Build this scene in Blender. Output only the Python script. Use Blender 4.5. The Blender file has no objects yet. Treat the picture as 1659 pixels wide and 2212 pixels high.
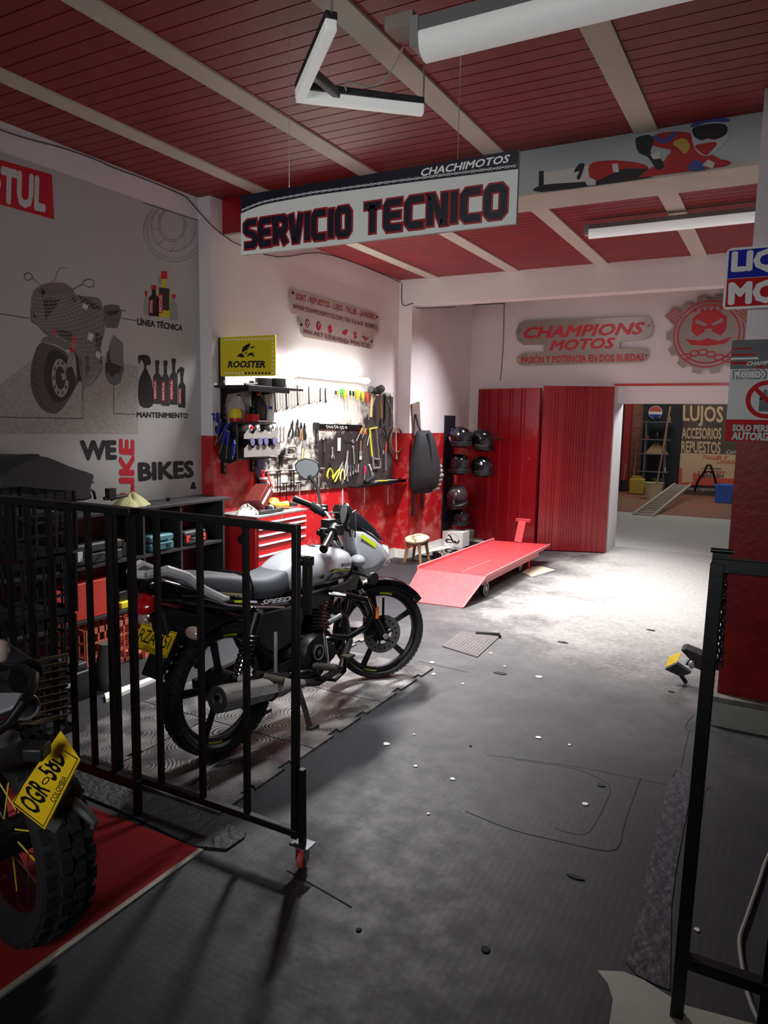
import bpy, math, random
from math import sin, cos, pi, radians, sqrt, atan2
from mathutils import Vector, Matrix
random.seed(7)
V = Vector
SC = bpy.context.scene
COL = SC.collection

# ------------------------------------------------------------------ camera
EYE = V((0, 0, 1.55)); FPX = 1578.5; YAW, PITCH, ROLL = -0.499023, 0.1256028, 0.0182797
fwd = V((sin(YAW) * cos(PITCH), cos(YAW) * cos(PITCH), -sin(PITCH)))
rt0 = V((cos(YAW), -sin(YAW), 0)); up0 = rt0.cross(fwd)
RT = rt0 * cos(ROLL) + up0 * sin(ROLL); UP = up0 * cos(ROLL) - rt0 * sin(ROLL)
cam = bpy.data.cameras.new('camera'); camo = bpy.data.objects.new('camera', cam); COL.objects.link(camo)
cam.sensor_fit = 'HORIZONTAL'; cam.sensor_width = 36; cam.lens = FPX / 1659 * 36; cam.clip_start = 0.02; cam.clip_end = 100
R3 = Matrix((RT, UP, -fwd)).transposed()
camo.matrix_world = Matrix.Translation(EYE) @ R3.to_4x4()
SC.camera = camo

def W(u, v, ax, val):
    """measure: the photograph's pixel (u, v) met with the plane axis = val (metres)"""
    d = RT * ((u - 829.5) / FPX) - UP * ((v - 1106) / FPX) + fwd
    return EYE + d * ((val - EYE[ax]) / d[ax])
def FL(u, v, z=0.0): return W(u, v, 2, z)

# ------------------------------------------------------------------ colour management, world, daylight, lamps
vs = SC.view_settings
vs.view_transform = 'Standard'; vs.look = 'None'; vs.exposure = 0.0; vs.gamma = 1.0; vs.use_curve_mapping = False
wd = bpy.data.worlds.new('world'); SC.world = wd; wd.use_nodes = True
wd.node_tree.nodes['Background'].inputs[0].default_value = (0.55, 0.62, 0.72, 1)
wd.node_tree.nodes['Background'].inputs[1].default_value = 0.022
def area(name, loc, aim, sx, sy, power, col=(1, 1, 1), spread=180):
    l = bpy.data.lights.new(name, 'AREA'); l.shape = 'RECTANGLE'; l.size = sx; l.size_y = sy; l.energy = power; l.color = col
    l.spread = radians(spread)
    o = bpy.data.objects.new(name, l); COL.objects.link(o); o.location = loc
    o.rotation_euler = (V(aim) - V(loc)).to_track_quat('-Z', 'Y').to_euler(); return o
LAMP_WALL = 40.0; LAMP_BAY = 0.26; LAMP_FRONT = 0.17; LAMP_TRI = 0.24
area('skylight_over_yard', (-1.2, 12.2, 3.0), (-2.6, 6.6, 0.2), 1.6, 1.0, 36, (0.97, 0.98, 1.0), 55)
area('added_fill_behind_beam', (-2.4, 7.7, 2.9), (-2.8, 6.8, 0), 1.1, 0.12, 54, (0.98, 0.98, 1.0), 105)  # unseen fill added above the alcove to brighten the floor by the doors
area('added_fill_behind_sign', (-2.9, 5.1, 2.86), (-2.55, 5.1, 0), 1.0, 0.12, 165, (1.0, 0.97, 0.97), 120)  # added fill, hidden by the sign, pools light on motorcycle and lift
area('yard_sky', (-1.6, 15.6, 3.6), (-1.6, 16.2, 0), 2.5, 2.0, 62, (1.0, 0.95, 0.88))
area('added_front_fill', (-0.9, -1.9, 2.2), (-1.95, 3.0, 1.5), 1.6, 1.0, 16, (0.97, 0.98, 1.0), 70)  # fill added behind the camera to light the hanging sign's front
area('angled_lamp_downlight', (-1.72, 3.02, 2.90), (-2.05, 3.25, 0.8), 0.5, 0.05, 20, (0.98, 0.99, 1.0), 70)

# ------------------------------------------------------------------ materials
def lin(c): return tuple(((x / 255) / 12.92 if x / 255 <= 0.04045 else ((x / 255 + 0.055) / 1.055) ** 2.4) for x in c)
MATS = {}
def mat(name, rgb, rough=0.5, metal=0.0, var=0.0, scale=8.0, rgb2=None, bump=0.0, bscale=60.0, thr=None, coat=0.0, emit=0.0, alpha=1.0, trans=0.0, spec=0.5):
    if name in MATS: return MATS[name]
    m = bpy.data.materials.new(name); m.use_nodes = True; nt = m.node_tree; b = nt.nodes['Principled BSDF']
    c = lin(rgb) + (1,)
    b.inputs['Base Color'].default_value = c; b.inputs['Roughness'].default_value = rough; b.inputs['Metallic'].default_value = metal
    b.inputs['Specular IOR Level'].default_value = spec
    if coat: b.inputs['Coat Weight'].default_value = coat; b.inputs['Coat Roughness'].default_value = 0.06
    if trans: b.inputs['Transmission Weight'].default_value = trans
    if alpha < 1: b.inputs['Alpha'].default_value = alpha
    if emit:
        b.inputs['Emission Color'].default_value = c; b.inputs['Emission Strength'].default_value = emit
    tc = None
    if var or rgb2 or bump:
        tc = nt.nodes.new('ShaderNodeTexCoord')
    if var or rgb2:
        n = nt.nodes.new('ShaderNodeTexNoise'); n.inputs['Scale'].default_value = scale; n.inputs['Detail'].default_value = 8; n.inputs['Roughness'].default_value = 0.65
        nt.links.new(tc.outputs['Object'], n.inputs['Vector'])
        r = nt.nodes.new('ShaderNodeValToRGB'); lo, hi = thr or (0.35, 0.65)
        r.color_ramp.elements[0].position = lo; r.color_ramp.elements[1].position = hi
        c2 = lin(rgb2) if rgb2 else tuple(max(0, x * (1 - var)) for x in c[:3])
        r.color_ramp.elements[0].color = tuple(c2) + (1,); r.color_ramp.elements[1].color = c
        nt.links.new(n.outputs['Fac'], r.inputs['Fac']); nt.links.new(r.outputs['Color'], b.inputs['Base Color'])
    if bump:
        n2 = nt.nodes.new('ShaderNodeTexNoise'); n2.inputs['Scale'].default_value = bscale; n2.inputs['Detail'].default_value = 4
        nt.links.new(tc.outputs['Object'], n2.inputs['Vector'])
        bp = nt.nodes.new('ShaderNodeBump'); bp.inputs['Strength'].default_value = bump; bp.inputs['Distance'].default_value = 0.01
        nt.links.new(n2.outputs['Fac'], bp.inputs['Height']); nt.links.new(bp.outputs['Normal'], b.inputs['Normal'])
    MATS[name] = m; return m

white_wall = mat('white_wall_paint', (226, 220, 222), 0.75, var=0.05, scale=3, bump=0.05, bscale=25)
red_wall = mat('red_wall_gloss', (170, 18, 26), 0.38, var=0.35, scale=5, bump=0.12, bscale=30, coat=0.25)
red_worn = mat('red_wall_worn', (178, 24, 30), 0.4, rgb2=(205, 105, 98), scale=4.5, thr=(0.36, 0.5), bump=0.15, bscale=28, coat=0.2)
red_board = mat('red_ceiling_board', (138, 32, 36), 0.5, var=0.25, scale=4, bump=0.05)
cream = mat('cream_beam', (196, 190, 176), 0.6, var=0.06, scale=4)
black = mat('black_paint', (14, 14, 17), 0.35, coat=0.1)
black_metal = mat('black_metal', (13, 13, 15), 0.38, metal=0.3, bump=0.05, bscale=120)
black_plastic = mat('black_plastic', (17, 18, 21), 0.5, bump=0.03, bscale=200)
dk_grey = mat('dark_grey_plastic', (44, 47, 52), 0.55)
rubber = mat('tyre_rubber', (24, 24, 25), 0.85, bump=0.1, bscale=90)
steel = mat('steel', (190, 189, 186), 0.33, metal=0.6, var=0.25, scale=14)
chrome = mat('chrome', (215, 215, 220), 0.12, metal=1.0)
dark_steel = mat('dark_steel', (52, 51, 52), 0.4, metal=0.8, var=0.3, scale=20)
brushed = mat('brushed_plate', (146, 134, 128), 0.4, metal=0.5, var=0.12, scale=9)
alu = mat('aluminium', (160, 160, 160), 0.45, metal=0.45, var=0.3, scale=18)
red = mat('red_paint', (186, 22, 28), 0.4, coat=0.2)
red_lift = mat('red_lift_paint', (190, 48, 54), 0.45, rgb2=(150, 60, 62), scale=14, thr=(0.3, 0.5), bump=0.35, bscale=160)
yellow = mat('yellow', (226, 205, 28), 0.5)
ygreen = mat('yellow_green', (200, 190, 40), 0.5)
lime = mat('lime_sticker', (206, 230, 30), 0.45)
orange = mat('orange_plastic', (235, 120, 30), 0.45)
blue = mat('blue_handle', (34, 48, 150), 0.4)
navy = mat('navy_print', (16, 16, 34), 0.45)
white = mat('white_plastic', (232, 232, 230), 0.5)
offwhite = mat('off_white_print', (205, 208, 206), 0.55)
wood = mat('raw_wood', (150, 108, 70), 0.6, var=0.3, scale=12)
green = mat('green_plastic', (40, 190, 80), 0.45)
teal = mat('teal_plastic', (62, 108, 118), 0.5)
glass_d = mat('smoked_screen', (30, 32, 36), 0.08, coat=0.6)
silver = mat('silver_paint', (186, 188, 194), 0.28, metal=0.25, coat=0.5)
seat_m = mat('seat_vinyl', (66, 70, 76), 0.62, bump=0.06, bscale=260)
amber = mat('amber_lens', (255, 120, 10), 0.25)
redlens = mat('red_lens', (150, 10, 18), 0.2, coat=0.5)
mirror = mat('mirror_glass', (190, 196, 198), 0.12, metal=0.55)
plate_y = mat('plate_yellow', (228, 190, 20), 0.5, var=0.12, scale=16)

# ------------------------------------------------------------------ mesh building
def frame_of(d):
    d = d.normalized(); a = V((0, 0, 1)) if abs(d.z) < 0.9 else V((1, 0, 0))
    x = a.cross(d).normalized(); return x, d.cross(x).normalized(), d
class MB:
    def __init__(s): s.v = []; s.f = []; s.m = []
    def add(s, vs, fs, m):
        o = len(s.v); s.v += [V(x) for x in vs]
        for f in fs: s.f.append([i + o for i in f]); s.m.append(m)
        return s
    def box(s, lo, hi, m):
        x0, y0, z0 = lo; x1, y1, z1 = hi
        return s.add([(x0, y0, z0), (x1, y0, z0), (x1, y1, z0), (x0, y1, z0), (x0, y0, z1), (x1, y0, z1), (x1, y1, z1), (x0, y1, z1)],
                     [(0, 3, 2, 1), (4, 5, 6, 7), (0, 1, 5, 4), (1, 2, 6, 5), (2, 3, 7, 6), (3, 0, 4, 7)], m)
    def cbox(s, c, sz, m, rot=None):
        h = V(sz) / 2; t = MB().box(-h, h, m)
        return s.merge(t, Matrix.Translation(V(c)) @ (rot.to_4x4() if rot else Matrix.Identity(4)))
    def merge(s, t, M=None):
        return_vs = [(M @ p) if M else p for p in t.v]; o = len(s.v); s.v += return_vs
        for f, m in zip(t.f, t.m): s.f.append([i + o for i in f]); s.m.append(m)
        return s
    def rings(s, R, m, closed=False, cap=True):
        n = len(R[0]); o = len(s.v)
        for r in R: s.v += [V(p) for p in r]
        k = len(R)
        for i in range(k if closed else k - 1):
            a = o + i * n; b = o + ((i + 1) % k) * n
            for j in range(n):
                s.f.append([a + j, a + (j + 1) % n, b + (j + 1) % n, b + j]); s.m.append(m)
        if cap and not closed:
            s.f.append([o + j for j in range(n)][::-1]); s.m.append(m)
            s.f.append([o + (k - 1) * n + j for j in range(n)]); s.m.append(m)
        return s
    def tube(s, pts, r, m, seg=8, closed=False):
        pts = [V(p) for p in pts]; k = len(pts); R = []; x = None
        for i, p in enumerate(pts):
            if closed: d = pts[(i + 1) % k] - pts[i - 1]
            else: d = pts[min(i + 1, k - 1)] - pts[max(i - 1, 0)]
            d.normalize()
            if x is None: x = frame_of(d)[0]
            else:
                x = (x - d * x.dot(d))
                x = x.normalized() if x.length > 1e-6 else frame_of(d)[0]
            y = d.cross(x); rr = r[i] if isinstance(r, (list, tuple)) else r
            R.append([p + (x * cos(2 * pi * j / seg) + y * sin(2 * pi * j / seg)) * rr for j in range(seg)])
        return s.rings(R, m, closed)
    def cyl(s, a, b, r, m, r2=None, seg=16): return s.tube([a, b], [r, r if r2 is None else r2], m, seg)
    def sq(s, a, b, w, h, m, up=(0, 0, 1)):
        """rectangular bar from a to b, w across, h along up"""
        a = V(a); b = V(b); d = (b - a).normalized(); u = V(up); u = (u - d * u.dot(d)).normalized(); x = u.cross(d)
        return s.rings([[p + x * (i * w / 2) + u * (j * h / 2) for i, j in ((-1, -1), (1, -1), (1, 1), (-1, 1))] for p in (a, b)], m)
    def lathe(s, prof, o, ax, m, seg=24, ref=None):
        x, y, d = frame_of(V(ax)); o = V(o)
        R = [[o + d * h + (x * cos(2 * pi * j / seg) + y * sin(2 * pi * j / seg)) * max(r, 1e-4) for j in range(seg)] for r, h in prof]
        return s.rings(R, m)
    def prism(s, pts, n, m):
        """polygon pts (3D) pushed along vector n"""
        pts = [V(p) for p in pts]; n = V(n); k = len(pts); o = len(s.v); s.v += pts + [p + n for p in pts]
        s.f.append(list(range(o, o + k))[::-1]); s.m.append(m); s.f.append(list(range(o + k, o + 2 * k))); s.m.append(m)
        for j in range(k): s.f.append([o + j, o + (j + 1) % k, o + k + (j + 1) % k, o + k + j]); s.m.append(m)
        return s
    def ell(s, c, r, m, rot=None, seg=20, rg=12, z0=-1.0, z1=1.0):
        c = V(c); R = []
        for i in range(rg + 1):
            t = -pi / 2 + pi * i / rg; zz = max(z0, min(z1, sin(t))); q = sqrt(max(1e-6, 1 - zz * zz))
            R.append([V((r[0] * q * cos(2 * pi * j / seg), r[1] * q * sin(2 * pi * j / seg), r[2] * zz)) for j in range(seg)])
        R = [[(c + (rot @ p if rot else p)) for p in ring] for ring in R]
        return s.rings(R, m)
    def torus(s, c, ax, R0, r, m, seg=36, rs=10, a0=0, a1=None):
        x, y, d = frame_of(V(ax)); c = V(c); full = a1 is None; a1 = 2 * pi if full else a1; k = seg if full else seg + 1
        P = [c + (x * cos(a0 + (a1 - a0) * i / seg) + y * sin(a0 + (a1 - a0) * i / seg)) * R0 for i in range(k)]
        return s.tube(P, r, m, rs, full)
    def ribbon(s, pts, w, n, m, closed=False):
        pts = [V(p) for p in pts]; n = V(n).normalized(); k = len(pts); L = []
        for i, p in enumerate(pts):
            d = (pts[(i + 1) % k] - pts[i - 1]) if closed else (pts[min(i + 1, k - 1)] - pts[max(i - 1, 0)])
            if d.length < 1e-9: d = V((1, 0, 0))
            t = n.cross(d.normalized()); L.append((p + t * w / 2, p - t * w / 2))
        for i in range(k if closed else k - 1):
            a, b = L[i], L[(i + 1) % k]; s.add([a[0], a[1], b[1], b[0]], [(0, 1, 2, 3)], m)
        return s
    def build(s, name, parent=None, local=False, bevel=0, sub=0, angle=35):
        me = bpy.data.meshes.new(name); vs = s.v; org = None
        if parent is not None and not local:
            M = PM[parent.name].inverted(); vs = [M @ p for p in vs]
        if parent is None:
            xs = [p.x for p in vs]; ys = [p.y for p in vs]; zs = [p.z for p in vs]
            org = V(((min(xs) + max(xs)) / 2, (min(ys) + max(ys)) / 2, min(zs))); vs = [p - org for p in vs]
        me.from_pydata([tuple(p) for p in vs], [], s.f)
        slots = []
        for m in s.m:
            if m not in slots: slots.append(m); me.materials.append(m)
        if len(slots) > 1: me.polygons.foreach_set('material_index', [slots.index(m) for m in s.m])
        me.polygons.foreach_set('use_smooth', [True] * len(s.f)); me.update(); me.set_sharp_from_angle(angle=radians(angle))
        o = bpy.data.objects.new(name, me); COL.objects.link(o)
        if parent is not None: o.parent = parent; PM[o.name] = PM[parent.name]
        else: o.location = org; PM[o.name] = Matrix.Translation(org)
        if bevel:
            b = o.modifiers.new('bevel', 'BEVEL'); b.width = bevel; b.segments = 2; b.limit_method = 'ANGLE'; b.angle_limit = radians(40)
        if sub:
            b = o.modifiers.new('subdivision', 'SUBSURF'); b.levels = sub; b.render_levels = sub
        return o
PM = {}
def T(name, label, cat, loc=(0, 0, 0), rot=(0, 0, 0), group=None):
    o = bpy.data.objects.new(name, None); COL.objects.link(o); o.empty_display_size = 0.05
    o.location = loc; o.rotation_euler = rot; o['label'] = label; o['category'] = cat
    if group: o['group'] = group
    from mathutils import Euler
    PM[o.name] = Matrix.Translation(V(loc)) @ Euler(rot).to_matrix().to_4x4(); return o
def tag(o, label, cat, group=None):
    o['label'] = label; o['category'] = cat
    if group: o['group'] = group
    return o
def struct(name, mb, **k):
    o = mb.build(name, **k); o['kind'] = 'structure'; return o
def dup(root, loc, rot=None, label=None, scale=None):
    r = root.copy(); COL.objects.link(r); r.location = loc
    if rot: r.rotation_euler = rot
    if scale: r.scale = (scale,) * 3
    if label: r['label'] = label
    for ch in list(root.children):
        c = ch.copy(); COL.objects.link(c); c.parent = r
        for g in list(ch.children):
            d = g.copy(); COL.objects.link(d); d.parent = c
    return r
_txt = {}
def txtmesh(s, bold, shear):
    """letters as a flat mesh in the unit square; heavier weights are the same outline laid down again round a small circle"""
    k = (s, bold, shear)
    if k in _txt: return _txt[k]
    cu = bpy.data.curves.new('t', 'FONT'); cu.body = s; cu.size = 1; cu.shear = shear; cu.resolution_u = 2
    o = bpy.data.objects.new('t', cu); COL.objects.link(o)
    dg = bpy.context.evaluated_depsgraph_get(); dg.update()
    me = bpy.data.meshes.new_from_object(o.evaluated_get(dg))
    b0 = [v.co.copy() for v in me.vertices]; f0 = [list(p.vertices) for p in me.polygons]
    bpy.data.objects.remove(o); bpy.data.curves.remove(cu); bpy.data.meshes.remove(me)
    vs = []; fs = []; n = 8 if bold > .055 else (6 if bold > .02 else 1)
    for q in range(n):
        d = V((cos(2 * pi * q / n), sin(2 * pi * q / n), 0)) * (bold * .8 if n > 1 else 0); o = len(vs)
        vs += [p + d + V((0, 0, q * .12)) for p in b0]; fs += [[i + o for i in f] for f in f0]
    x0 = min(v.x for v in vs); x1 = max(v.x for v in vs); y0 = min(v.y for v in vs); y1 = max(v.y for v in vs)
    vs = [V(((v.x - x0) / (x1 - x0), (v.y - y0) / (y1 - y0), v.z)) for v in vs]
    _txt[k] = (vs, fs); return _txt[k]
def text(mb, s, O, U, Vv, m, bold=0.03, shear=0.0, lift=0.001, thick=0.001, n=None):
    """letters fitted into the quad O, U (full width), Vv (full height)"""
    vs, fs = txtmesh(s, bold, shear); O = V(O); U = V(U); Vv = V(Vv); N = V(n).normalized() if n else U.cross(Vv).normalized()
    P = [O + U * p.x + Vv * p.y + N * (lift + .0003 * p.z) for p in vs]
    if U.cross(Vv).dot(N) < 0: fs = [f[::-1] for f in fs]
    return mb.add(P, fs, m)
def crom(P, k=4, closed=False):
    """smooth curve through the points"""
    P = [V(p) for p in P]; n = len(P); R = []
    for i in range(n if closed else n - 1):
        a, b, c, d = (P[(i - 1) % n], P[i], P[(i + 1) % n], P[(i + 2) % n]) if closed else (P[max(i - 1, 0)], P[i], P[i + 1], P[min(i + 2, n - 1)])
        for j in range(k):
            t = j / k; R.append(.5 * (2 * b + (c - a) * t + (2 * a - 5 * b + 4 * c - d) * t * t + (3 * b - a - 3 * c + d) * t ** 3))
    if not closed: R.append(P[-1])
    return R
BLOCK = {'S': [[(1, .92), (.25, .92), (.08, .85), (.08, .65), (.25, .56), (.78, .46), (.92, .38), (.92, .18), (.75, .08), (0, .08)]], 'E': [[(1, .92), (.2, .92), (.08, .8), (.08, .2), (.2, .08), (1, .08)], [(.08, .5), (.92, .5)]],
         'R': [[(.08, 0), (.08, .92), (.75, .92), (.92, .84), (.92, .56), (.75, .46), (.08, .46)], [(.5, .46), (.95, 0)]], 'V': [[(.06, 1), (.42, .08), (.58, .08), (.94, 1)]], 'I': [[(.5, 0), (.5, 1)]], 'C': [[(1, .92), (.25, .92), (.08, .8), (.08, .2), (.25, .08), (1, .08)]],
         'O': [[(.25, .92), (.75, .92), (.92, .8), (.92, .2), (.75, .08), (.25, .08), (.08, .2), (.08, .8), (.25, .92)]], 'T': [[(0, .92), (1, .92)], [(.5, 0), (.5, .92)]], 'N': [[(.08, 0), (.08, .92), (.2, .92), (.8, .08), (.92, .08), (.92, 1)]]}
def block_text(mb, s, O, U, Vv, m, w, lift, n, gap=.2, grow=0.0):
    """square techno letters drawn as mitred strokes of width w (metres)"""
    adv = [(.3 if c == 'I' else 1.0) for c in s]; tot = sum(adv) + gap * (len(s) - 1); O = V(O); U = V(U); Vv = V(Vv); N = V(n); x = 0
    ux = U.normalized(); uy = Vv.normalized(); h = Vv.length; cw = U.length / tot
    for c, a in zip(s, adv):
        for st in BLOCK[c]:
            P = [(((x + (px * a if c != 'I' else a * .5)) * cw), py * h) for px, py in st]
            inset = .5 * w
            Q = []
            for px, py in P: Q.append(V((px, py)))
            L = []; k = len(Q); cl = (Q[0] - Q[-1]).length < 1e-6 and k > 2
            for i in range(k):
                if cl and i == k - 1: L.append(L[0]); break
                p0 = Q[i - 1] if i > 0 else (Q[-2] if cl else None); p1 = Q[i + 1] if i < k - 1 else None
                d0 = (Q[i] - p0).normalized() if p0 is not None else None; d1 = (p1 - Q[i]).normalized() if p1 is not None else None
                if d0 is None: d0 = d1
                if d1 is None: d1 = d0
                n0 = V((-d0.y, d0.x)); n1 = V((-d1.y, d1.x)); mm = (n0 + n1); mm = mm / max(.3, mm.length_squared / 2)
                e = V((0, 0))
                if grow and not cl: e = -d1 * grow if i == 0 else (d0 * grow if i == k - 1 else e)
                L.append((Q[i] + e + mm * (w / 2), Q[i] + e - mm * (w / 2)))
            for i in range(len(L) - 1):
                q = [L[i][0], L[i][1], L[i + 1][1], L[i + 1][0]]; P3 = [O + ux * p.x + uy * p.y + N * (lift + .0003 * i) for p in q]
                f = (0, 1, 2, 3) if (P3[1] - P3[0]).cross(P3[2] - P3[0]).dot(N) > 0 else (3, 2, 1, 0); mb.add(P3, [f], m)
        x += a + gap
def tq(mb, s, tl, tr, bl, ax, val, m, **k):
    """letters on a plane, placed by measured corners"""
    A = W(tl[0], tl[1], ax, val); B = W(tr[0], tr[1], ax, val); D = W(bl[0], bl[1], ax, val)
    return text(mb, s, D, B - A, A - D, m, **k)
def poly(mb, pts, ax, val, m, lift=0.001, n=None, sm=0):
    N = n or (V((1, 0, 0)) if ax == 0 else V((0, -1, 0)))
    P = [W(u, v, ax, val) + N * lift for u, v in pts]
    if sm: P = crom(P, sm, True)
    from mathutils.geometry import tessellate_polygon
    tri = tessellate_polygon([P])
    fs = []
    for t in tri:
        a, b, c = t
        if (P[b] - P[a]).cross(P[c] - P[a]).dot(N) < 0: t = (a, c, b)
        fs.append(t)
    return mb.add(P, fs, m)
def lines(mb, pts, ax, val, m, w=0.004, lift=0.0015, closed=False):
    N = V((1, 0, 0)) if ax == 0 else V((0, -1, 0))
    return mb.ribbon([W(u, v, ax, val) + N * lift for u, v in pts], w, N, m, closed)
ORD = ['first', 'second', 'third', 'fourth', 'fifth', 'sixth', 'seventh', 'eighth', 'ninth', 'tenth', 'eleventh', 'twelfth', 'thirteenth', 'fourteenth',
       'fifteenth', 'sixteenth', 'seventeenth', 'eighteenth', 'nineteenth', 'twentieth', 'twenty-first', 'twenty-second', 'twenty-third', 'twenty-fourth']

# ================================================================== STRUCTURE
XP, XB, XA = -3.94, -3.82, -3.66          # poster wall, bay wall, alcove wall
YB1, YB1b, YC, YBK = 4.40, 4.74, 7.27, 9.0 # front beam, its back, rear column, back wall
ZF, ZR = 3.15, 3.06                        # front and rear ceilings
ZRED = 1.405

# floor: dark scratched rubber sheeting, reflected light painted pale towards the yard door
def floor_mat():
    m = bpy.data.materials.new('floor_rubber'); m.use_nodes = True; nt = m.node_tree; b = nt.nodes['Principled BSDF']; N = nt.nodes.new; Lk = nt.links.new
    tc = N('ShaderNodeTexCoord'); sp = N('ShaderNodeSeparateXYZ'); Lk(tc.outputs['Object'], sp.inputs[0])
    def noise(sc, det=8, vec=None):
        n = N('ShaderNodeTexNoise'); n.inputs['Scale'].default_value = sc; n.inputs['Detail'].default_value = det; n.inputs['Roughness'].default_value = .7
        Lk(vec or tc.outputs['Object'], n.inputs['Vector']); return n.outputs['Fac']
    def mr(x, a, c, lo=0, hi=1):
        n = N('ShaderNodeMapRange'); n.interpolation_type = 'SMOOTHSTEP'; n.inputs['From Min'].default_value = a; n.inputs['From Max'].default_value = c
        n.inputs['To Min'].default_value = lo; n.inputs['To Max'].default_value = hi; Lk(x, n.inputs['Value']); return n.outputs[0]
    def mth(op, x, y=None):
        n = N('ShaderNodeMath'); n.operation = op
        for i, q in enumerate((x, y)):
            if q is None: continue
            if isinstance(q, (int, float)): n.inputs[i].default_value = q
            else: Lk(q, n.inputs[i])
        return n.outputs[0]
    wob = mth('MULTIPLY', mth('SUBTRACT', noise(1.1, 5), .5), 2.2)
    yy = mth('ADD', sp.outputs['Y'], wob); xx = mth('ADD', sp.outputs['X'], wob)
    sheen = mth('MULTIPLY', mr(yy, 3.0, 7.0), mr(xx, -2.9, -1.2))  # pale mask paints the light reflected off the dark rubber
    grain = mr(noise(26, 10), .35, .75, .72, 1.0)
    mp = N('ShaderNodeMapping'); mp.inputs['Scale'].default_value = (22, 2.0, 1); mp.inputs['Rotation'].default_value = (0, 0, .5); Lk(tc.outputs['Object'], mp.inputs[0])
    scr = mr(noise(3.0, 6, mp.outputs[0]), .6, .72)
    f = mth('MULTIPLY', mth('ADD', sheen, .015), grain); f = mth('ADD', f, mth('MULTIPLY', mth('MULTIPLY', scr, .14), mth('ADD', sheen, .05)))
    r = N('ShaderNodeValToRGB'); r.color_ramp.elements[0].color = lin((22, 24, 30)) + (1,); r.color_ramp.elements[1].color = lin((205, 202, 196)) + (1,)
    e = r.color_ramp.elements.new(.3); e.color = lin((84, 82, 82)) + (1,)
    Lk(f, r.inputs['Fac']); Lk(r.outputs['Color'], b.inputs['Base Color'])
    Lk(mr(noise(9, 8), .3, .7, .54, .66), b.inputs['Roughness'])
    vo = N('ShaderNodeTexVoronoi'); vo.inputs['Scale'].default_value = 38; vo.inputs['Randomness'].default_value = .12; Lk(tc.outputs['Object'], vo.inputs['Vector'])
    hgt = mth('ADD', mth('MULTIPLY', vo.outputs['Distance'], .5), mth('MULTIPLY', noise(14, 8), .7))
    bp = N('ShaderNodeBump'); bp.inputs['Strength'].default_value = .09; bp.inputs['Distance'].default_value = .01; Lk(hgt, bp.inputs['Height']); Lk(bp.outputs[0], b.inputs['Normal'])
    return m
FM = floor_mat()
o = struct('floor', MB().box((-4.2, -1.2, -.12), (2.4, 9.5, 0), FM)); 
# keep object coordinates = world for the sheen and scratch map
me = o.data; off = o.location.copy()
for v in me.vertices: v.co += off
o.location = (0, 0, 0)
yardwhite = mat('yard_white_tile', (206, 205, 200), .5, var=.08, scale=3)
yardbrown = mat('yard_brown_tile', (120, 98, 78), .6, rgb2=(150, 84, 66), scale=1.2, bump=.05)
struct('floor_yard_near', MB().box((-4.2, 9.5, -.12), (2.4, 13.4, -.002), yardwhite))
struct('floor_yard_far', MB().box((-4.2, 13.4, -.12), (2.4, 18, -.004), yardbrown))

# ceilings of narrow red boards, real grooves between them
def boards(y0, y1, z, x0, x1, pitch):
    mb = MB(); y = y0; pr = []
    while y < y1 - .001:
        e = min(y + pitch, y1); pr += [(y, z + .012), (y + .004, z), (e - .004, z), (e, z + .012)]; y = e
    n = len(pr)
    mb.add([(x0, a, b) for a, b in pr] + [(x1, a, b) for a, b in pr], [(i, i + n, i + n + 1, i + 1) for i in range(n - 1)], red_board)
    mb.box((x0, y0, z + .03), (x1, y1, z + .1), red_board); return mb
struct('ceiling_front', boards(-.3, YB1, ZF, XP, 2.4, .094), angle=20)
struct('ceiling_rear', boards(YB1b, 9.1, ZR, XB - .1, 2.4, .082), angle=20)
n = 0
for xc in (-3.41, -2.53, -1.66, -.8, .07, .94):
    for z, y0, y1 in ((ZF, -.3, YB1), (ZR, YB1b, YC)):
        n += 1; struct('trim_%d' % n, MB().box((xc - .062, y0, z - .012), (xc + .062, y1, z + .02), cream))

# left walls
struct('wall_left_front', MB().box((XP - .2, -.3, 0), (XP, 4.29, 3.25), white_wall))
o = MB().box((XP - .2, 4.27, ZRED), (XB, YC, 3.25), white_wall)
struct('wall_left_bay', o)
struct('wall_left_bay_dado', MB().box((XP - .2, 4.27, 0), (XB + .002, YC, ZRED), red_worn))
struct('wall_left_alcove', MB().box((XP - .2, YC, ZRED), (XA, 9.5, 3.25), white_wall))
struct('wall_left_alcove_dado', MB().box((XP - .2, YC - .002, 0), (XA + .002, 9.5, ZRED), red_worn))
struct('baseboard_left', MB().box((XB, 4.9, 0), (XB + .016, YC - .004, .105), mat('white_tile', (222, 220, 214), .35, var=.05, scale=5)))
wt = MATS['white_tile']
struct('baseboard_alcove', MB().box((XB + .01, YC - .02, 0), (XA + .01, YC - .003, .10), wt).box((XA, YC, 0), (XA + .016, 8.98, .10), wt).box((XA + .016, 7.5, 0), (XA + .17, 8.75, .012), wt))
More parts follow.
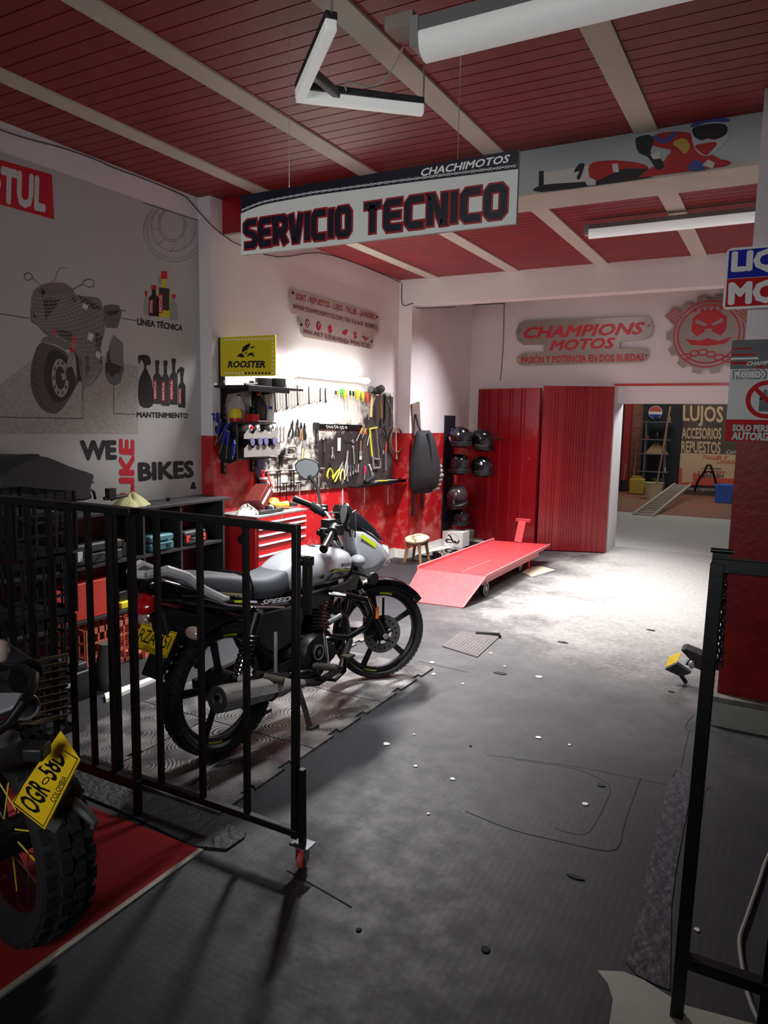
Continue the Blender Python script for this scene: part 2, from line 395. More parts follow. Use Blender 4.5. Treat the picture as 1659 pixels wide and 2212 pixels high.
# back wall with the opening to the yard
bw = MB().box((XP, YBK, 2.0), (2.4, YBK + .5, 3.25), white_wall).box((XP, YBK, 0), (-1.81, YBK + .5, 2.0), white_wall)
bw.box((.42, YBK, 0), (2.4, YBK + .5, 2.0), white_wall); bw.box((-1.82, YBK + .14, 1.80), (.42, YBK + .5, 2.02), white_wall)
struct('wall_back', bw)
struct('wall_back_dado', MB().box((XP, YBK - .004, 0), (-1.84, YBK - .0005, ZRED), red_wall))
struct('baseboard_back', MB().box((XA, YBK - .02, 0), (-3.3, YBK - .002, .13), wt).box((XA, YBK - .2, 0), (-3.3, YBK - .02, .012), wt))
struct('trim_13', MB().box((-1.83, YBK - .012, 1.995), (.42, YBK + .02, 2.02), red))
struct('wall_right', MB().box((.42, YB1b, 0), (.62, YBK, 3.25), white_wall))
struct('wall_right_front', MB().box((.034, 4.3, 0), (2.4, 4.5, 3.25), white_wall))
# beams
struct('beam_rear', MB().box((XA - .1, YC - .001, 2.785), (.42, YC + .17, 3.08), white_wall))
grey_face = mat('banner_grey_print', (178, 190, 190), .6, var=.05, scale=3)
struct('beam_front', MB().box((-2.45, YB1, 2.905), (.42, YB1b, 3.2), cream).box((XB - .05, YB1 - .001, 2.907), (-2.45, YB1b, 3.2), red_wall).box((XB - .05, YB1 + .005, 2.893), (.42, YB1b - .01, 2.91), cream))
# right pillar
struct('pillar_right', MB().box((-.215, 4.11, 1.47), (.034, 4.45, 3.2), white_wall).box((-.217, 4.108, .15), (.036, 4.45, 1.47), mat('red_pillar_paint', (142, 14, 22), .42, var=.4, scale=7, bump=.2, bscale=30, spec=.25)))
struct('trim_14', MB().box((-.262, 4.03, 0), (.05, 4.5, .125), mat('greenish_tile', (150, 156, 146), .4, var=.15, scale=9)).box((-.255, 4.04, .125), (.045, 4.5, .152), mat('rough_mortar', (120, 116, 108), .9, var=.4, scale=20, bump=.6, bscale=60)))
# corrugated red door leaves folded open against the back wall
def leaf(name, A, B, z0, z1, groups, pitch, amp):
    A = V(A); B = V(B); d = (B - A); Ln = d.length; d.normalize(); nn = V((d.y, -d.x, 0))
    if nn.y > 0: nn = -nn
    s = [0]; pr = [(0, 0)]; t = 0
    for g0, g1 in groups:
        pr.append((g0 * Ln, 0)); k = max(1, int((g1 - g0) * Ln / pitch)); p = (g1 - g0) * Ln / k
        for i in range(k):
            a = g0 * Ln + i * p; pr += [(a + p * .15, amp), (a + p * .5, amp), (a + p * .65, 0), (a + p * .98, 0)]
    pr.append((Ln, 0))
    f = [A + d * a + nn * (b + .02) for a, b in pr] + [A + d * a - nn * .015 for a, b in ((Ln, 0), (0, 0))]
    mb = MB().prism([V((p.x, p.y, z0)) for p in f], (0, 0, z1 - z0), red_door); return struct(name, mb, angle=25)
red_door = mat('red_door_gloss', (150, 16, 28), .3, var=.18, scale=3, coat=.35)
leaf('door_1', (-3.51, 8.96, 0), (-2.605, 8.645, 0), .03, 1.962, [(.1, .125), (.17, .25), (.33, .42), (.52, .6), (.70, .80)], .032, .018)
leaf('door_2', (-2.575, 8.64, 0), (-1.815, 8.93, 0), .012, 1.985, [(.1, .13), (.17, .24), (.3, .66), (.7, .73), (.78, .81), (.86, .885)], .030, .016)
# yard
brick = bpy.data.materials.new('yard_brick'); brick.use_nodes = True
bt = brick.node_tree.nodes.new('ShaderNodeTexBrick'); bt.inputs['Scale'].default_value = 1; bt.inputs['Brick Width'].default_value = .24; bt.inputs['Row Height'].default_value = .075; bt.inputs['Mortar Size'].default_value = .012
bt.inputs['Color1'].default_value = lin((150, 84, 62)) + (1,); bt.inputs['Color2'].default_value = lin((120, 66, 48)) + (1,); bt.inputs['Mortar'].default_value = lin((110, 96, 84)) + (1,)
tcn = brick.node_tree.nodes.new('ShaderNodeTexCoord'); mpn = brick.node_tree.nodes.new('ShaderNodeMapping'); mpn.inputs['Rotation'].default_value = (radians(90), 0, 0)
brick.node_tree.links.new(tcn.outputs['Object'], mpn.inputs[0]); brick.node_tree.links.new(mpn.outputs[0], bt.inputs['Vector']); brick.node_tree.links.new(bt.outputs['Color'], brick.node_tree.nodes['Principled BSDF'].inputs['Base Color'])
struct('wall_yard_back', MB().box((-4.2, 17.85, 0), (2.4, 18, 3.2), brick))
struct('wall_yard_left', MB().box((-4.2, 9.5, 0), (-3.45, 18, 3.2), mat('yard_plaster', (150, 160, 164), .8, var=.2, scale=2)))
struct('trim_15', MB().box((-3.3, 17.55, 0), (-3.16, 17.75, 3.0), mat('yard_red_post', (150, 30, 30), .5)))
struct('wall_yard_right', MB().box((1.6, 9.5, 0), (1.8, 18, 3.2), MATS['yard_plaster']))
# rubber mat tiles with pressed rings under the motorcycle
def mat_rubber():
    m = bpy.data.materials.new('rubber_mat_rings'); m.use_nodes = True; nt = m.node_tree; b = nt.nodes['Principled BSDF']; N = nt.nodes.new; Lk = nt.links.new
    b.inputs['Roughness'].default_value = .42
    tc = N('ShaderNodeTexCoord'); vo = N('ShaderNodeTexVoronoi'); vo.inputs['Scale'].default_value = 4.6; vo.inputs['Randomness'].default_value = .35; Lk(tc.outputs['Object'], vo.inputs['Vector'])
    q = N('ShaderNodeMath'); q.operation = 'MULTIPLY'; q.inputs[1].default_value = 80; Lk(vo.outputs['Distance'], q.inputs[0])
    s = N('ShaderNodeMath'); s.operation = 'SINE'; Lk(q.outputs[0], s.inputs[0])
    no = N('ShaderNodeTexNoise'); no.inputs['Scale'].default_value = 6; no.inputs['Detail'].default_value = 8; Lk(tc.outputs['Object'], no.inputs['Vector'])
    r = N('ShaderNodeValToRGB'); r.color_ramp.elements[0].position = .38; r.color_ramp.elements[1].position = .68; r.color_ramp.elements[0].color = lin((42, 42, 45)) + (1,); r.color_ramp.elements[1].color = lin((112, 110, 108)) + (1,)
    Lk(no.outputs['Fac'], r.inputs['Fac']); Lk(r.outputs['Color'], b.inputs['Base Color'])
    bp = N('ShaderNodeBump'); bp.inputs['Strength'].default_value = .3; bp.inputs['Distance'].default_value = .003; Lk(s.outputs[0], bp.inputs['Height']); Lk(bp.outputs[0], b.inputs['Normal'])
    return m
RM = mat_rubber()
ys = [2.06, 2.72, 3.38, 4.05, 4.72, 5.38]; k = 0
mt_lab = {0: 'grey ring-pattern rubber mat tile just behind the sliding gate', 1: 'grey ring-pattern rubber mat tile under the rear wheel of the silver motorcycle', 2: 'grey ring-pattern rubber mat tile under the silver motorcycle engine', 3: 'grey ring-pattern rubber mat tile under the front wheel of the silver motorcycle', 4: 'grey ring-pattern rubber mat tile beside the foot of the red ramp'}
mt_in = ['inner rubber mat tile nearest the fence, towards the shelves', 'inner rubber mat tile left of the rear wheel, towards the shelves', 'inner rubber mat tile left of the engine, towards the shelves', 'inner rubber mat tile in front of the red tool chest']
for i in range(5):
    for j, (xa, xb) in enumerate(((-2.49, -1.83), (-2.95, -2.49))):
        y0, y1 = ys[i] + .004, ys[i + 1] - .004
        if i == 4 and j == 0: xb = -1.95
        if i == 4 or (i == 3 and j == 0): continue
        e = []  # puzzle edge along +X side
        x1 = xb - .004; P = [(xa + .003, y0), (x1, y0)]
        for q in (.3, .7):
            yc = y0 + (y1 - y0) * q; P += [(x1, yc - .03), (x1 - .03, yc - .045), (x1 - .03, yc + .045), (x1, yc + .03)]
        P += [(x1, y1), (xa + .003, y1)]
        t = MB().prism([V((a, b, 0)) for a, b in P], (0, 0, .012), RM).build('rubber_mat')
        tag(t, mt_lab[i] if j == 0 else mt_in[i], 'floor mat', 'rubber mat tiles')
# red carpet and its pale edge strip
rc = mat('red_carpet', (150, 22, 24), .9, var=.12, scale=20, bump=.2, bscale=300)
cp = T('floor_carpet', 'flat red floor covering with a pale edge strip, under the yellow-plated motorcycle', 'carpet', (-2.6, 1.0, 0))
MB().box((-3.93, -.6, 0), (-1.742, 1.85, .006), rc).build('covering', cp); MB().box((-1.742, -.6, 0), (-1.722, 1.852, .0075), mat('pale_strip', (172, 166, 156), .6, var=.2, scale=30)).build('edge_strip', cp)
t = MB().prism([FL(*p) for p in ((150, 1665), (262, 1695), (532, 1800), (528, 1812), (490, 1838), (420, 1832), (250, 1750), (130, 1700))], (0, 0, .009), mat('stud_rubber', (30, 33, 36), .6, bump=.9, bscale=45)).build('studded_rubber_strip')
tag(t, 'dark studded rubber strip lying along the foot of the gate', 'floor mat')
# bare white tile patch where the rubber is torn, and the torn strip with studs by the right post
t = MB().prism([FL(*p) for p in ((1290, 2098), (1345, 2100), (1390, 2118), (1440, 2150), (1475, 2172), (1659, 2222), (1760, 2300), (1330, 2330), (1316, 2212), (1324, 2160), (1312, 2125))], (0, 0, .003), mat('worn_tile', (158, 158, 148), .5, var=.15, scale=8)); 
struct('trim_16', t)
sm = mat('studded_strip', (42, 43, 52), .55, bump=.8, bscale=24)
t = MB().prism([FL(*p) for p in ((1470, 1660), (1500, 1662), (1495, 1700), (1475, 1800), (1460, 1880), (1450, 1960), (1447, 2140), (1420, 2130), (1375, 2108), (1352, 2080), (1362, 2040), (1385, 1960), (1400, 1880), (1420, 1790), (1440, 1700))], (0, 0, .004), sm).build('studded_rubber_patch')
tag(t, 'long worn studded rubber patch in front of the right gate post', 'floor mat')
# thin black seams between the floor sheets
sm2 = mat('seam_black', (12, 12, 13), .9)
sb = MB()
def seam(pts, w=.006): sb.ribbon(crom([FL(u, v, .0012) for u, v in pts], 3), w * .55, (0, 0, 1), sm2)
seam([(1005, 1752), (1100, 1790), (1200, 1815), (1312, 1838), (1340, 1820), (1345, 1795), (1362, 1740), (1385, 1680)])
seam([(1110, 1640), (1240, 1660), (1305, 1688), (1318, 1705), (1310, 1730), (1290, 1770), (1262, 1803), (1200, 1790)], .004)
seam([(1050, 1630), (1240, 1655), (1390, 1685), (1470, 1700), (1530, 1700)], .004)
seam([(1460, 1662), (1448, 1692), (1440, 1720), (1430, 1752), (1424, 1800), (1418, 1850), (1405, 1900), (1390, 1960), (1372, 2020), (1355, 2075)], .007)
seam([(1535, 1700), (1522, 1712), (1520, 1750), (1505, 1785), (1497, 1830), (1492, 1880)], .006)
seam([(620, 1880), (700, 1925), (760, 1960)], .01); seam([(1500, 1545), (1485, 1560), (1483, 1575), (1500, 1580), (1545, 1580)], .006); seam([(1488, 1580), (1475, 1640), (1466, 1680)], .006)
seam([(860, 1390), (900, 1395)], .01); seam([(905, 1428), (935, 1435), (1010, 1452)], .008); seam([(1105, 1335), (1180, 1340)], .004)
o = struct('trim_17', sb)

# ================================================================== FENCE, GATES
YG = 1.923
def gx(u, v): return W(u, v, 1, YG).x
fm = mat('fence_black', (9, 9, 11), .42, metal=.2, bump=.04, bscale=90)
fe = T('security_fence', 'fixed black barred metal fence at the left, in front of the dark shelves', 'fence', (-2.5, YG, 0))
MB().sq((-3.9, YG - .02, 1.19), (-2.09, YG - .02, 1.195), .04, .028, fm).build('top_rail', fe, bevel=.003)
MB().sq((-3.9, YG - .02, .13), (-2.09, YG - .02, .13), .03, .04, fm).build('bottom_rail', fe, bevel=.003)
for x in (-3.72, -3.5, -3.28, -3.06, -2.945, -2.833, -2.70, -2.567, -2.452, -2.34, -2.226):
    MB().sq((x, YG - .02, .13), (x, YG - .02, 1.18), .019, .019, fm, up=(0, 1, 0)).build('bar', fe)
MB().sq((-2.105, YG - .02, 0), (-2.105, YG - .02, 1.2), .024, .024, fm, up=(0, 1, 0)).build('post', fe)
ga = T('sliding_gate', 'black barred sliding gate with a red caster wheel, standing half open', 'gate', (-1.7, YG, 0))
z0, z1 = .125, 1.19
MB().sq((-2.48, YG + .025, z1), (-1.378, YG + .025, z1), .026, .028, fm).build('top_rail', ga, bevel=.003)
MB().sq((-2.48, YG + .025, z0), (-1.378, YG + .025, z0), .026, .026, fm).build('bottom_rail', ga, bevel=.003)
for x in (-2.25, -2.022, -1.81, -1.6): MB().sq((x, YG + .025, z0), (x, YG + .025, z1), .019, .019, fm, up=(0, 1, 0)).build('bar', ga)
MB().sq((-1.389, YG + .025, z0 - .02), (-1.389, YG + .025, z1 + .012), .024, .024, fm, up=(0, 1, 0)).build('end_post', ga, bevel=.002)
MB().sq((-1.362, YG + .03, .09), (-1.365, YG + .03, .36), .02, .02, fm, up=(0, 1, 0)).build('caster_stem', ga)
p = MB().sq((-1.347, YG + .03, .905), (-1.347, YG + .03, 1.10), .026, .024, fm, up=(0, 1, 0)).sq((-1.385, YG + .03, 1.085), (-1.33, YG + .03, 1.085), .03, .03, fm)
lt = p.build('latch_channel', ga, bevel=.002); MB().cyl((-1.356, YG + .01, 1.088), (-1.356, YG + .0, 1.088), .006, chrome).build('rivet', lt)
c = V((-1.362, YG + .03, .032))
w = MB().lathe([(.008, -.012), (.026, -.012), (.03, -.008), (.03, .008), (.026, .012), (.008, .012)], c, (1, .15, 0), mat('red_caster', (176, 60, 62), .5), 20).build('caster_wheel', ga)
MB().lathe([(.009, -.016), (.014, -.016), (.014, .016), (.009, .016)], c, (1, .15, 0), chrome, 12).build('hub', w)
MB().sq(c + V((-.018, 0, -.002)), c + V((-.018, 0, .055)), .004, .026, chrome, up=(0, 1, 0)).sq(c + V((.018, 0, -.002)), c + V((.018, 0, .055)), .004, .026, chrome, up=(0, 1, 0)).cbox(c + V((0, 0, .056)), (.075, .055, .006), chrome).build('caster_fork', ga)
# right hand gate
rg = T('barrier_gate', 'black square-tube gate frame at the right edge, hung with a chain', 'gate', (-.13, YG, 0))
MB().sq((-.138, YG, .0), (-.122, YG, 1.22), .032, .032, fm, up=(0, 1, 0)).build('post', rg, bevel=.002)
MB().sq((-.135, YG, 1.215), (.75, YG, 1.225), .03, .034, fm).build('top_rail', rg, bevel=.002)
MB().sq((-.135, YG, .165), (.75, YG, .165), .03, .034, fm).build('bottom_rail', rg, bevel=.002)
MB().sq((.058, YG, .0), (.092, YG, 1.22), .026, .026, fm, up=(0, 1, 0)).build('upright', rg)
MB().cbox((-.115, YG - .0, 1.238), (.04, .02, .014), dark_steel).cyl((-.14, YG, 1.25), (-.09, YG, 1.25), .006, dark_steel).build('hasp', rg)
# chain hanging from the gate
ch = T('steel_chain', 'steel link chain hanging from the top corner of the right gate', 'chain', (-.075, YG - .03, 1.2))
cx0 = W(1566, 1235, 1, YG + .03); cx1 = W(1555, 1432, 1, YG + .03); nl = 15
lk = mat('chain_steel', (70, 66, 74), .4, metal=.8)
for i in range(nl):
    c = cx0.lerp(cx1, i / (nl - 1)); a = .0155; bb = .006; axx = V((1, 0, 0)) if i % 2 == 0 else V((.3, .95, 0)).normalized(); pts = []
    for t in range(16):
        q = 2 * pi * t / 16; pts.append(c + axx * (bb * cos(q)) + V((0, 0, a * (1.0 if sin(q) > 0 else -1) * abs(sin(q)) ** .7)))
    MB().tube(pts, .0022, lk, 6, True).build('link', ch)

# ================================================================== LAMPS
def led(name, A, B, w, h, em, label, base=None, ends=True, down=(0, 0, 1), cat='lamp'):
    A = V(A); B = V(B); d = (B - A).normalized(); dn = V(down); t = T(name, label, cat, (A + B) / 2); dv = dn
    x = d.cross(dv).normalized(); R = []
    for p in (A + d * .02, B - d * .02): R.append([p + x * (w / 2 * cos(q)) - dv * (h * .15 + h * .75 * max(0, sin(q))) + dv * (h * .15 if sin(q) < 0 else 0) for q in [2 * pi * k / 14 for k in range(14)]])
    MB().rings(R, em).build('diffuser', t)
    if base: MB().sq(A + dv * h * .25, B + dv * h * .25, w * .95, h * .45, base, up=dv).build('base', t)
    if ends:
        for p, s in ((A, 1), (B, -1)): MB().sq(p - d * .012 * s, p + d * .022 * s, w * 1.05, h * 1.05, mat('lamp_end_grey', (150, 150, 150), .5), up=dv).build('end_cap', t)
    return t
grey_base = mat('lamp_base', (120, 122, 122), .5)
L0 = mat('wall_lamp_glow', (255, 255, 246), .5, emit=LAMP_WALL); L1 = mat('bay_lamp_glow', (235, 240, 240), .5, emit=LAMP_BAY); L2 = mat('front_lamp_glow', (238, 240, 236), .5, emit=LAMP_FRONT); L3 = mat('triangle_lamp_glow', (235, 238, 234), .5, emit=LAMP_TRI)
led('tube_lamp', (XB + .075, 5.3, 1.935), (XB + .075, 6.47, 1.935), .055, .05, L0, 'bright wall lamp above the tool board', white, False, down=(-1, 0, 0))
MB().box((XB + .001, 5.36, 1.925), (XB + .05, 6.41, 1.945), white).build('bracket', bpy.data.objects['tube_lamp'])
led('tube_lamp', (-1.43, 5.72, 2.985), (-.27, 5.72, 2.985), .075, .07, L1, 'long ceiling tube lamp in the rear bay, near the white pillar', grey_base)
A = W(908, 84, 2, 3.0); tl = led('tube_lamp', A, A + V((1.25, 0, 0)), .13, .1, L2, 'big ceiling tube lamp at the top of the photo, above the hanging sign', grey_base)
MB().cbox(A + V((-.07, .0, .06)), (.12, .1, .05), mat('lamp_box_beige', (150, 140, 128), .6)).build('junction_box', tl)
a = W(716, 52, 2, 2.99); b = W(648, 205, 2, 2.94); c = W(914, 238, 2, 2.94)
tr = T('angled_tube_lamp', 'V-shaped hanging lamp of two tubes with a brace between them', 'lamp', (a + b + c) / 3)
def stick(nm, p, q, w, h, m): return MB().sq(p, q, w, h, m).build(nm, tr, bevel=.006)
stick('diffuser', a, b, .045, .045, L3); stick('diffuser', b - V((.02, 0, 0)), c, .045, .045, L3)
bk = mat('lamp_channel', (46, 48, 50), .5)
stick('channel', a + V((0, 0, .034)), b + V((0, 0, .034)), .048, .03, bk); stick('channel', b + V((0, 0, .034)), c + V((0, 0, .034)), .048, .03, bk); m1 = a.lerp(b, .68); m2 = b.lerp(c, .3); stick('brace', m1 + V((0, 0, .02)), m2 + V((0, 0, .02)), .03, .04, grey_base)
for p in (a, c): MB().cyl(p + V((0, 0, .04)), (p.x, p.y, ZF), .004, steel, seg=6).build('hanger', tr)
pts = [W(u, v, 2, z) for u, v, z in ((872, 98, 3.05), (860, 125, 3.03), (840, 160, 3.0), (820, 180, 2.99), (795, 187, 2.98), (775, 182, 2.98), (755, 177, 2.98), (745, 182, 2.97), (748, 195, 2.965))]
t = MB().tube(crom(pts, 4), .004, mat('lamp_flex', (160, 160, 156), .6), 6).build('lamp_cable'); tag(t, 'pale cable looping from the big ceiling tube to the V-shaped lamp', 'cable')

# ================================================================== HANGING SIGN
YS = 2.75
tlp, trp, blp, brp = [W(u, v, 1, YS) for u, v in ((520, 425), (1121, 320), (527, 551), (1121, 482))]
zt = (tlp.z + trp.z) / 2; zb = (blp.z + brp.z) / 2; x0, x1 = tlp.x, trp.x
hs = T('hanging_sign', 'white hanging sign with big navy lettering outlined in red, on two wires', 'sign', ((x0 + x1) / 2, YS, zb))
MB().box((x0, YS, zb), (x1, YS + .018, zt), mat('sign_panel', (214, 217, 211), .5)).build('panel', hs)
def hp(u, w): return V((x0 + (x1 - x0) * u, YS, zb + (zt - zb) * w))
n_ = V((0, -1, 0)); top = MB()
cur = [hp(0, .70)] + [hp(.0 + .14 * t, .70 + .10 * sin(t * pi / 2)) for t in (.1, .25, .45, .7, 1)] + [hp(.3, .815), hp(.6, .79), hp(1, .74)]
pl = [q + n_ * .001 for q in cur + [hp(1, 1), hp(0, 1)]]
from mathutils.geometry import tessellate_polygon
top.add(pl, [t[::-1] for t in tessellate_polygon([pl])], navy); top.build('navy_band', hs)
cm = MB(); cp_ = []
def along(t):
    f = t * (len(cur) - 1); i = min(int(f), len(cur) - 2); return cur[i].lerp(cur[i + 1], f - i)
Ltot = [0]
for i in range(len(cur) - 1): Ltot.append(Ltot[-1] + (cur[i + 1] - cur[i]).length)
s = .012
while s < Ltot[-1] - .01:
    i = max(j for j in range(len(Ltot)) if Ltot[j] <= s); i = min(i, len(cur) - 2)
    p = cur[i].lerp(cur[i + 1], (s - Ltot[i]) / (Ltot[i + 1] - Ltot[i])) + n_ * .002 + V((0, 0, .012)); d = (cur[i + 1] - cur[i]).normalized()
    k = int(s / .0115) % 3
    if k < 2: cm.torus(p, (0, 1, 0), .0042, .0014, white, 10, 4)
    else: cm.sq(p - d * .004, p + d * .004, .002, .005, white)
    s += .0115
cm.build('printed_chain', hs)
def htx(s, u0, u1, w0, w1, m, **k):
    mb = MB(); a = hp(u0, w0); text(mb, s, a, hp(u1, w0) - a, hp(u0, w1) - a, m, n=n_, **k); return mb
mb = htx('CHACHIMOTOS', .695, .975, .845, .955, white, shear=.25, bold=.035, lift=.0015); mb.build('heading_lettering', hs)
rO = mat('sign_red_outline', (150, 22, 32), .5)
for wd_, u0, u1 in (('SERVICIO', .02, .445), ('TECNICO', .50, .965)):
    b1 = MB(); b2 = MB(); a = hp(u0, .11); uu = hp(u1, .11) - a; vv = hp(u0, .56) - a
    block_text(b1, wd_, a, uu, vv, rO, .043, .0012, n_, .3, .008); block_text(b2, wd_, a, uu, vv, navy, .0275, .0045, n_, .3); b1.build('lettering_outline', hs); b2.build('lettering', hs)

for u in (622, 985):
    p = W(u, 400, 1, YS); MB().cyl((p.x, YS + .009, zt - .02), (p.x, YS + .009, ZF), .0016, steel, seg=6).build('wire', hs)

# ================================================================== LEFT POSTER
PV = XP + .004
po = T('wall_poster', 'big grey wall poster with a printed wireframe motorbike, bottles and red logo', 'poster', (XP, 3.2, .96))
psheet = mat('poster_sheet', (182, 184, 182), .6, var=.05, scale=2)
e0 = W(430, 478, 0, XP); MB().box((XP, 1.6, .93), (PV, e0.y, e0.z + .0), psheet).build('sheet', po)
def z3(x, y): return (x / 3.352, y / 3.352 + 440)
def pz(mb, pts, m, lift=.001, sm=0): return poly(mb, [z3(*p) for p in pts], 0, PV, m, lift, None, sm or (3 if len(pts) > 8 else 0))
def lz(mb, pts, m, w=.004, lift=.0018, closed=False): return lines(mb, [z3(*p) for p in pts], 0, PV, m, w, lift, closed)
ink = mat('poster_ink', (28, 28, 30), .6); inkred = mat('poster_red', (196, 28, 48), .6); inkg = mat('poster_grey', (96, 96, 98), .6); inkl = mat('poster_light', (215, 214, 212), .6); inkd = mat('poster_dark', (48, 46, 48), .6)
mb = MB(); poly(mb, [(-60, 328), (112, 377), (117, 474), (-60, 425)], 0, PV, inkred)
tq(mb, 'MOTUL', (-95, 331), (97, 383), (-92, 418), 0, PV, offwhite, bold=.06, shear=.1, lift=.002, n=(1, 0, 0)); mb.build('logo', po)
mb = MB(); pz(mb, [(0, 1310), (230, 1130), (600, 1060), (1000, 1180), (1000, 1668), (0, 1668)], mat('poster_floor_print', (172, 170, 164), .7, var=.3, scale=60), .0006); mb.build('printed_floor', po)
mb = MB()
pz(mb, [(290, 1010), (250, 1080), (222, 1200), (225, 1330), (260, 1430), (310, 1490), (370, 1520), (430, 1505), (490, 1430), (540, 1340), (565, 1290), (520, 1180), (480, 1080), (420, 1040), (350, 1015)], mat('poster_tyre', (84, 80, 80), .6))
pz(mb, [(375, 1060), (330, 1130), (315, 1230), (330, 1330), (380, 1420), (440, 1440), (510, 1380), (545, 1300), (510, 1180), (450, 1080)], inkd, .0015)
ringp = [(435 + 62 * cos(t), 1262 + 138 * sin(t) + 15 * cos(t)) for t in [2 * pi * i / 28 for i in range(28)]]; pz(mb, ringp, mat('poster_disc', (150, 148, 146), .6), .002)
pz(mb, [(435 + 36 * cos(t), 1262 + 84 * sin(t) + 8 * cos(t)) for t in [2 * pi * i / 24 for i in range(24)]], inkd, .0025)
for i in range(10):
    t = 2 * pi * i / 10; pz(mb, [(435 + 50 * cos(t) + 6 * cos(q), 1262 + 112 * sin(t) + 14 * sin(q)) for q in [2 * pi * k / 8 for k in range(8)]], inkd, .0026)
mb.build('printed_wheel', po); mb = MB(); pz(mb, [(770, 1080), (760, 1240), (790, 1300), (830, 1318), (870, 1300), (897, 1200), (885, 1050), (840, 990)], inkg); pz(mb, [(780, 1090), (775, 1200), (810, 1260), (860, 1200), (855, 1060), (820, 1020)], inkd, .0015)
mb.build('printed_wheel', po)
mb = MB(); bodyc = mat('poster_body', (112, 110, 110), .6)
pz(mb, [(240, 640), (300, 590), (400, 575), (520, 620), (560, 665), (700, 680), (740, 740), (760, 900), (730, 1040), (745, 1180), (700, 1270), (640, 1325), (590, 1310), (545, 1090), (440, 1000), (330, 950), (265, 880), (222, 850), (225, 720)], bodyc, .002)
pz(mb, [(750, 740), (800, 728), (860, 735), (882, 790), (850, 900), (770, 900), (745, 820)], inkg, .002); pz(mb, [(756, 780), (860, 770), (845, 800), (790, 810)], inkd, .003)
pz(mb, [(310, 685), (440, 690), (325, 850)], inkd, .003); pz(mb, [(225, 770), (270, 830), (240, 830)], inkd, .003); pz(mb, [(390, 900), (520, 930), (560, 1090), (590, 1100), (605, 1280), (560, 1290), (545, 1100), (450, 1000)], inkd, .0022); pz(mb, [(560, 660), (640, 690), (740, 760), (700, 770), (600, 740)], inkd, .0026)
pz(mb, [(680, 920), (740, 960), (720, 1060), (740, 1170), (700, 1120)], inkd, .0026); pz(mb, [(760, 1150), (880, 1180), (860, 1230), (760, 1220)], inkd, .0027); pz(mb, [(820, 950), (890, 1010), (890, 1180), (800, 1150), (785, 1040)], bodyc, .0028)
pz(mb, [(290, 1000), (320, 965), (400, 955), (480, 990), (520, 1040), (470, 1060), (400, 1020)], bodyc, .0026)
pz(mb, [(345, 590), (400, 570), (470, 575), (530, 620), (500, 632), (330, 625)], mat('poster_screen', (120, 108, 110), .6), .003)
mb.build('printed_fairing', po)
mb = MB()
pz(mb, [(520, 955), (550, 968), (538, 1080), (505, 1068)], inkred, .0032); pz(mb, [(380, 905), (408, 908), (402, 955), (375, 950)], inkred, .0032); pz(mb, [(505, 1070), (538, 1080), (500, 1250), (460, 1270), (470, 1200)], mat('poster_forkgrey', (140, 138, 136), .6), .003); mb.build('printed_forks', po)
mb = MB()
L_ = [(240, 640), (225, 740), (235, 830), (300, 890), (400, 960), (500, 1010), (560, 1100), (590, 1290)]; R_ = [(520, 630), (560, 680), (700, 700), (740, 780), (755, 900), (725, 1040), (740, 1170), (650, 1310)]
for i in range(22):
    t = i / 21 * 7; j = min(int(t), 6); f = t - j; a = [L_[j][k] + (L_[j + 1][k] - L_[j][k]) * f for k in (0, 1)]; b = [R_[j][k] + (R_[j + 1][k] - R_[j][k]) * f for k in (0, 1)]
    lz(mb, [(a[0] + (b[0] - a[0]) * q, a[1] + (b[1] - a[1]) * q + 34 * sin(pi * q)) for q in [k / 8 for k in range(9)]], mat('poster_wire', (176, 174, 172), .6), .002, .0042)
for i in range(17):
    q = i / 16; lz(mb, [(L_[j][0] + (R_[j][0] - L_[j][0]) * q, L_[j][1] + (R_[j][1] - L_[j][1]) * q + 34 * sin(pi * q)) for j in range(8)], mat('poster_wire', (176, 174, 172), .6), .002, .0042)
lz(mb, [(205, 500), (175, 510), (175, 540), (205, 557), (237, 535), (225, 512)], inkg, .006, closed=True); lz(mb, [(235, 540), (310, 600)], inkg, .004)
lz(mb, [(600, 560), (650, 545), (680, 560), (675, 600), (640, 605), (600, 585)], inkg, .006, closed=True); lz(mb, [(600, 580), (510, 630)], inkg, .006); lz(mb, [(345, 595), (400, 550), (410, 500), (430, 470), (460, 460), (490, 470)], inkg, .003); lz(mb, [(860, 770), (900, 775), (910, 780)], inkg, .008)
mb.build('printed_wireframe', po)
mb = MB()
for pts in ([(0, 798), (208, 830)], [(880, 830), (990, 848)], [(822, 1310), (822, 1520), (976, 1524)], [(597, 1325), (600, 1556), (0, 1545)]): lz(mb, pts, ink, .004, .002)
mb.build('leader_lines', po)
mb = MB(); tg = mat('poster_tread', (52, 48, 48), .6)
for k in range(9):
    t = k / 8; lz(mb, [(300 - 62 * sin(pi * (.18 + .8 * t)) - 4, 1040 + 420 * t), (300 - 30 * sin(pi * (.18 + .8 * t)), 1060 + 420 * t), (318 - 10 * sin(pi * t), 1092 + 400 * t)], tg, .004, .0016)
lz(mb, [(262, 1130), (240, 1230), (250, 1340), (300, 1450), (370, 1500)], tg, .004, .0016); mb.build('printed_tread', po)
mb = MB()
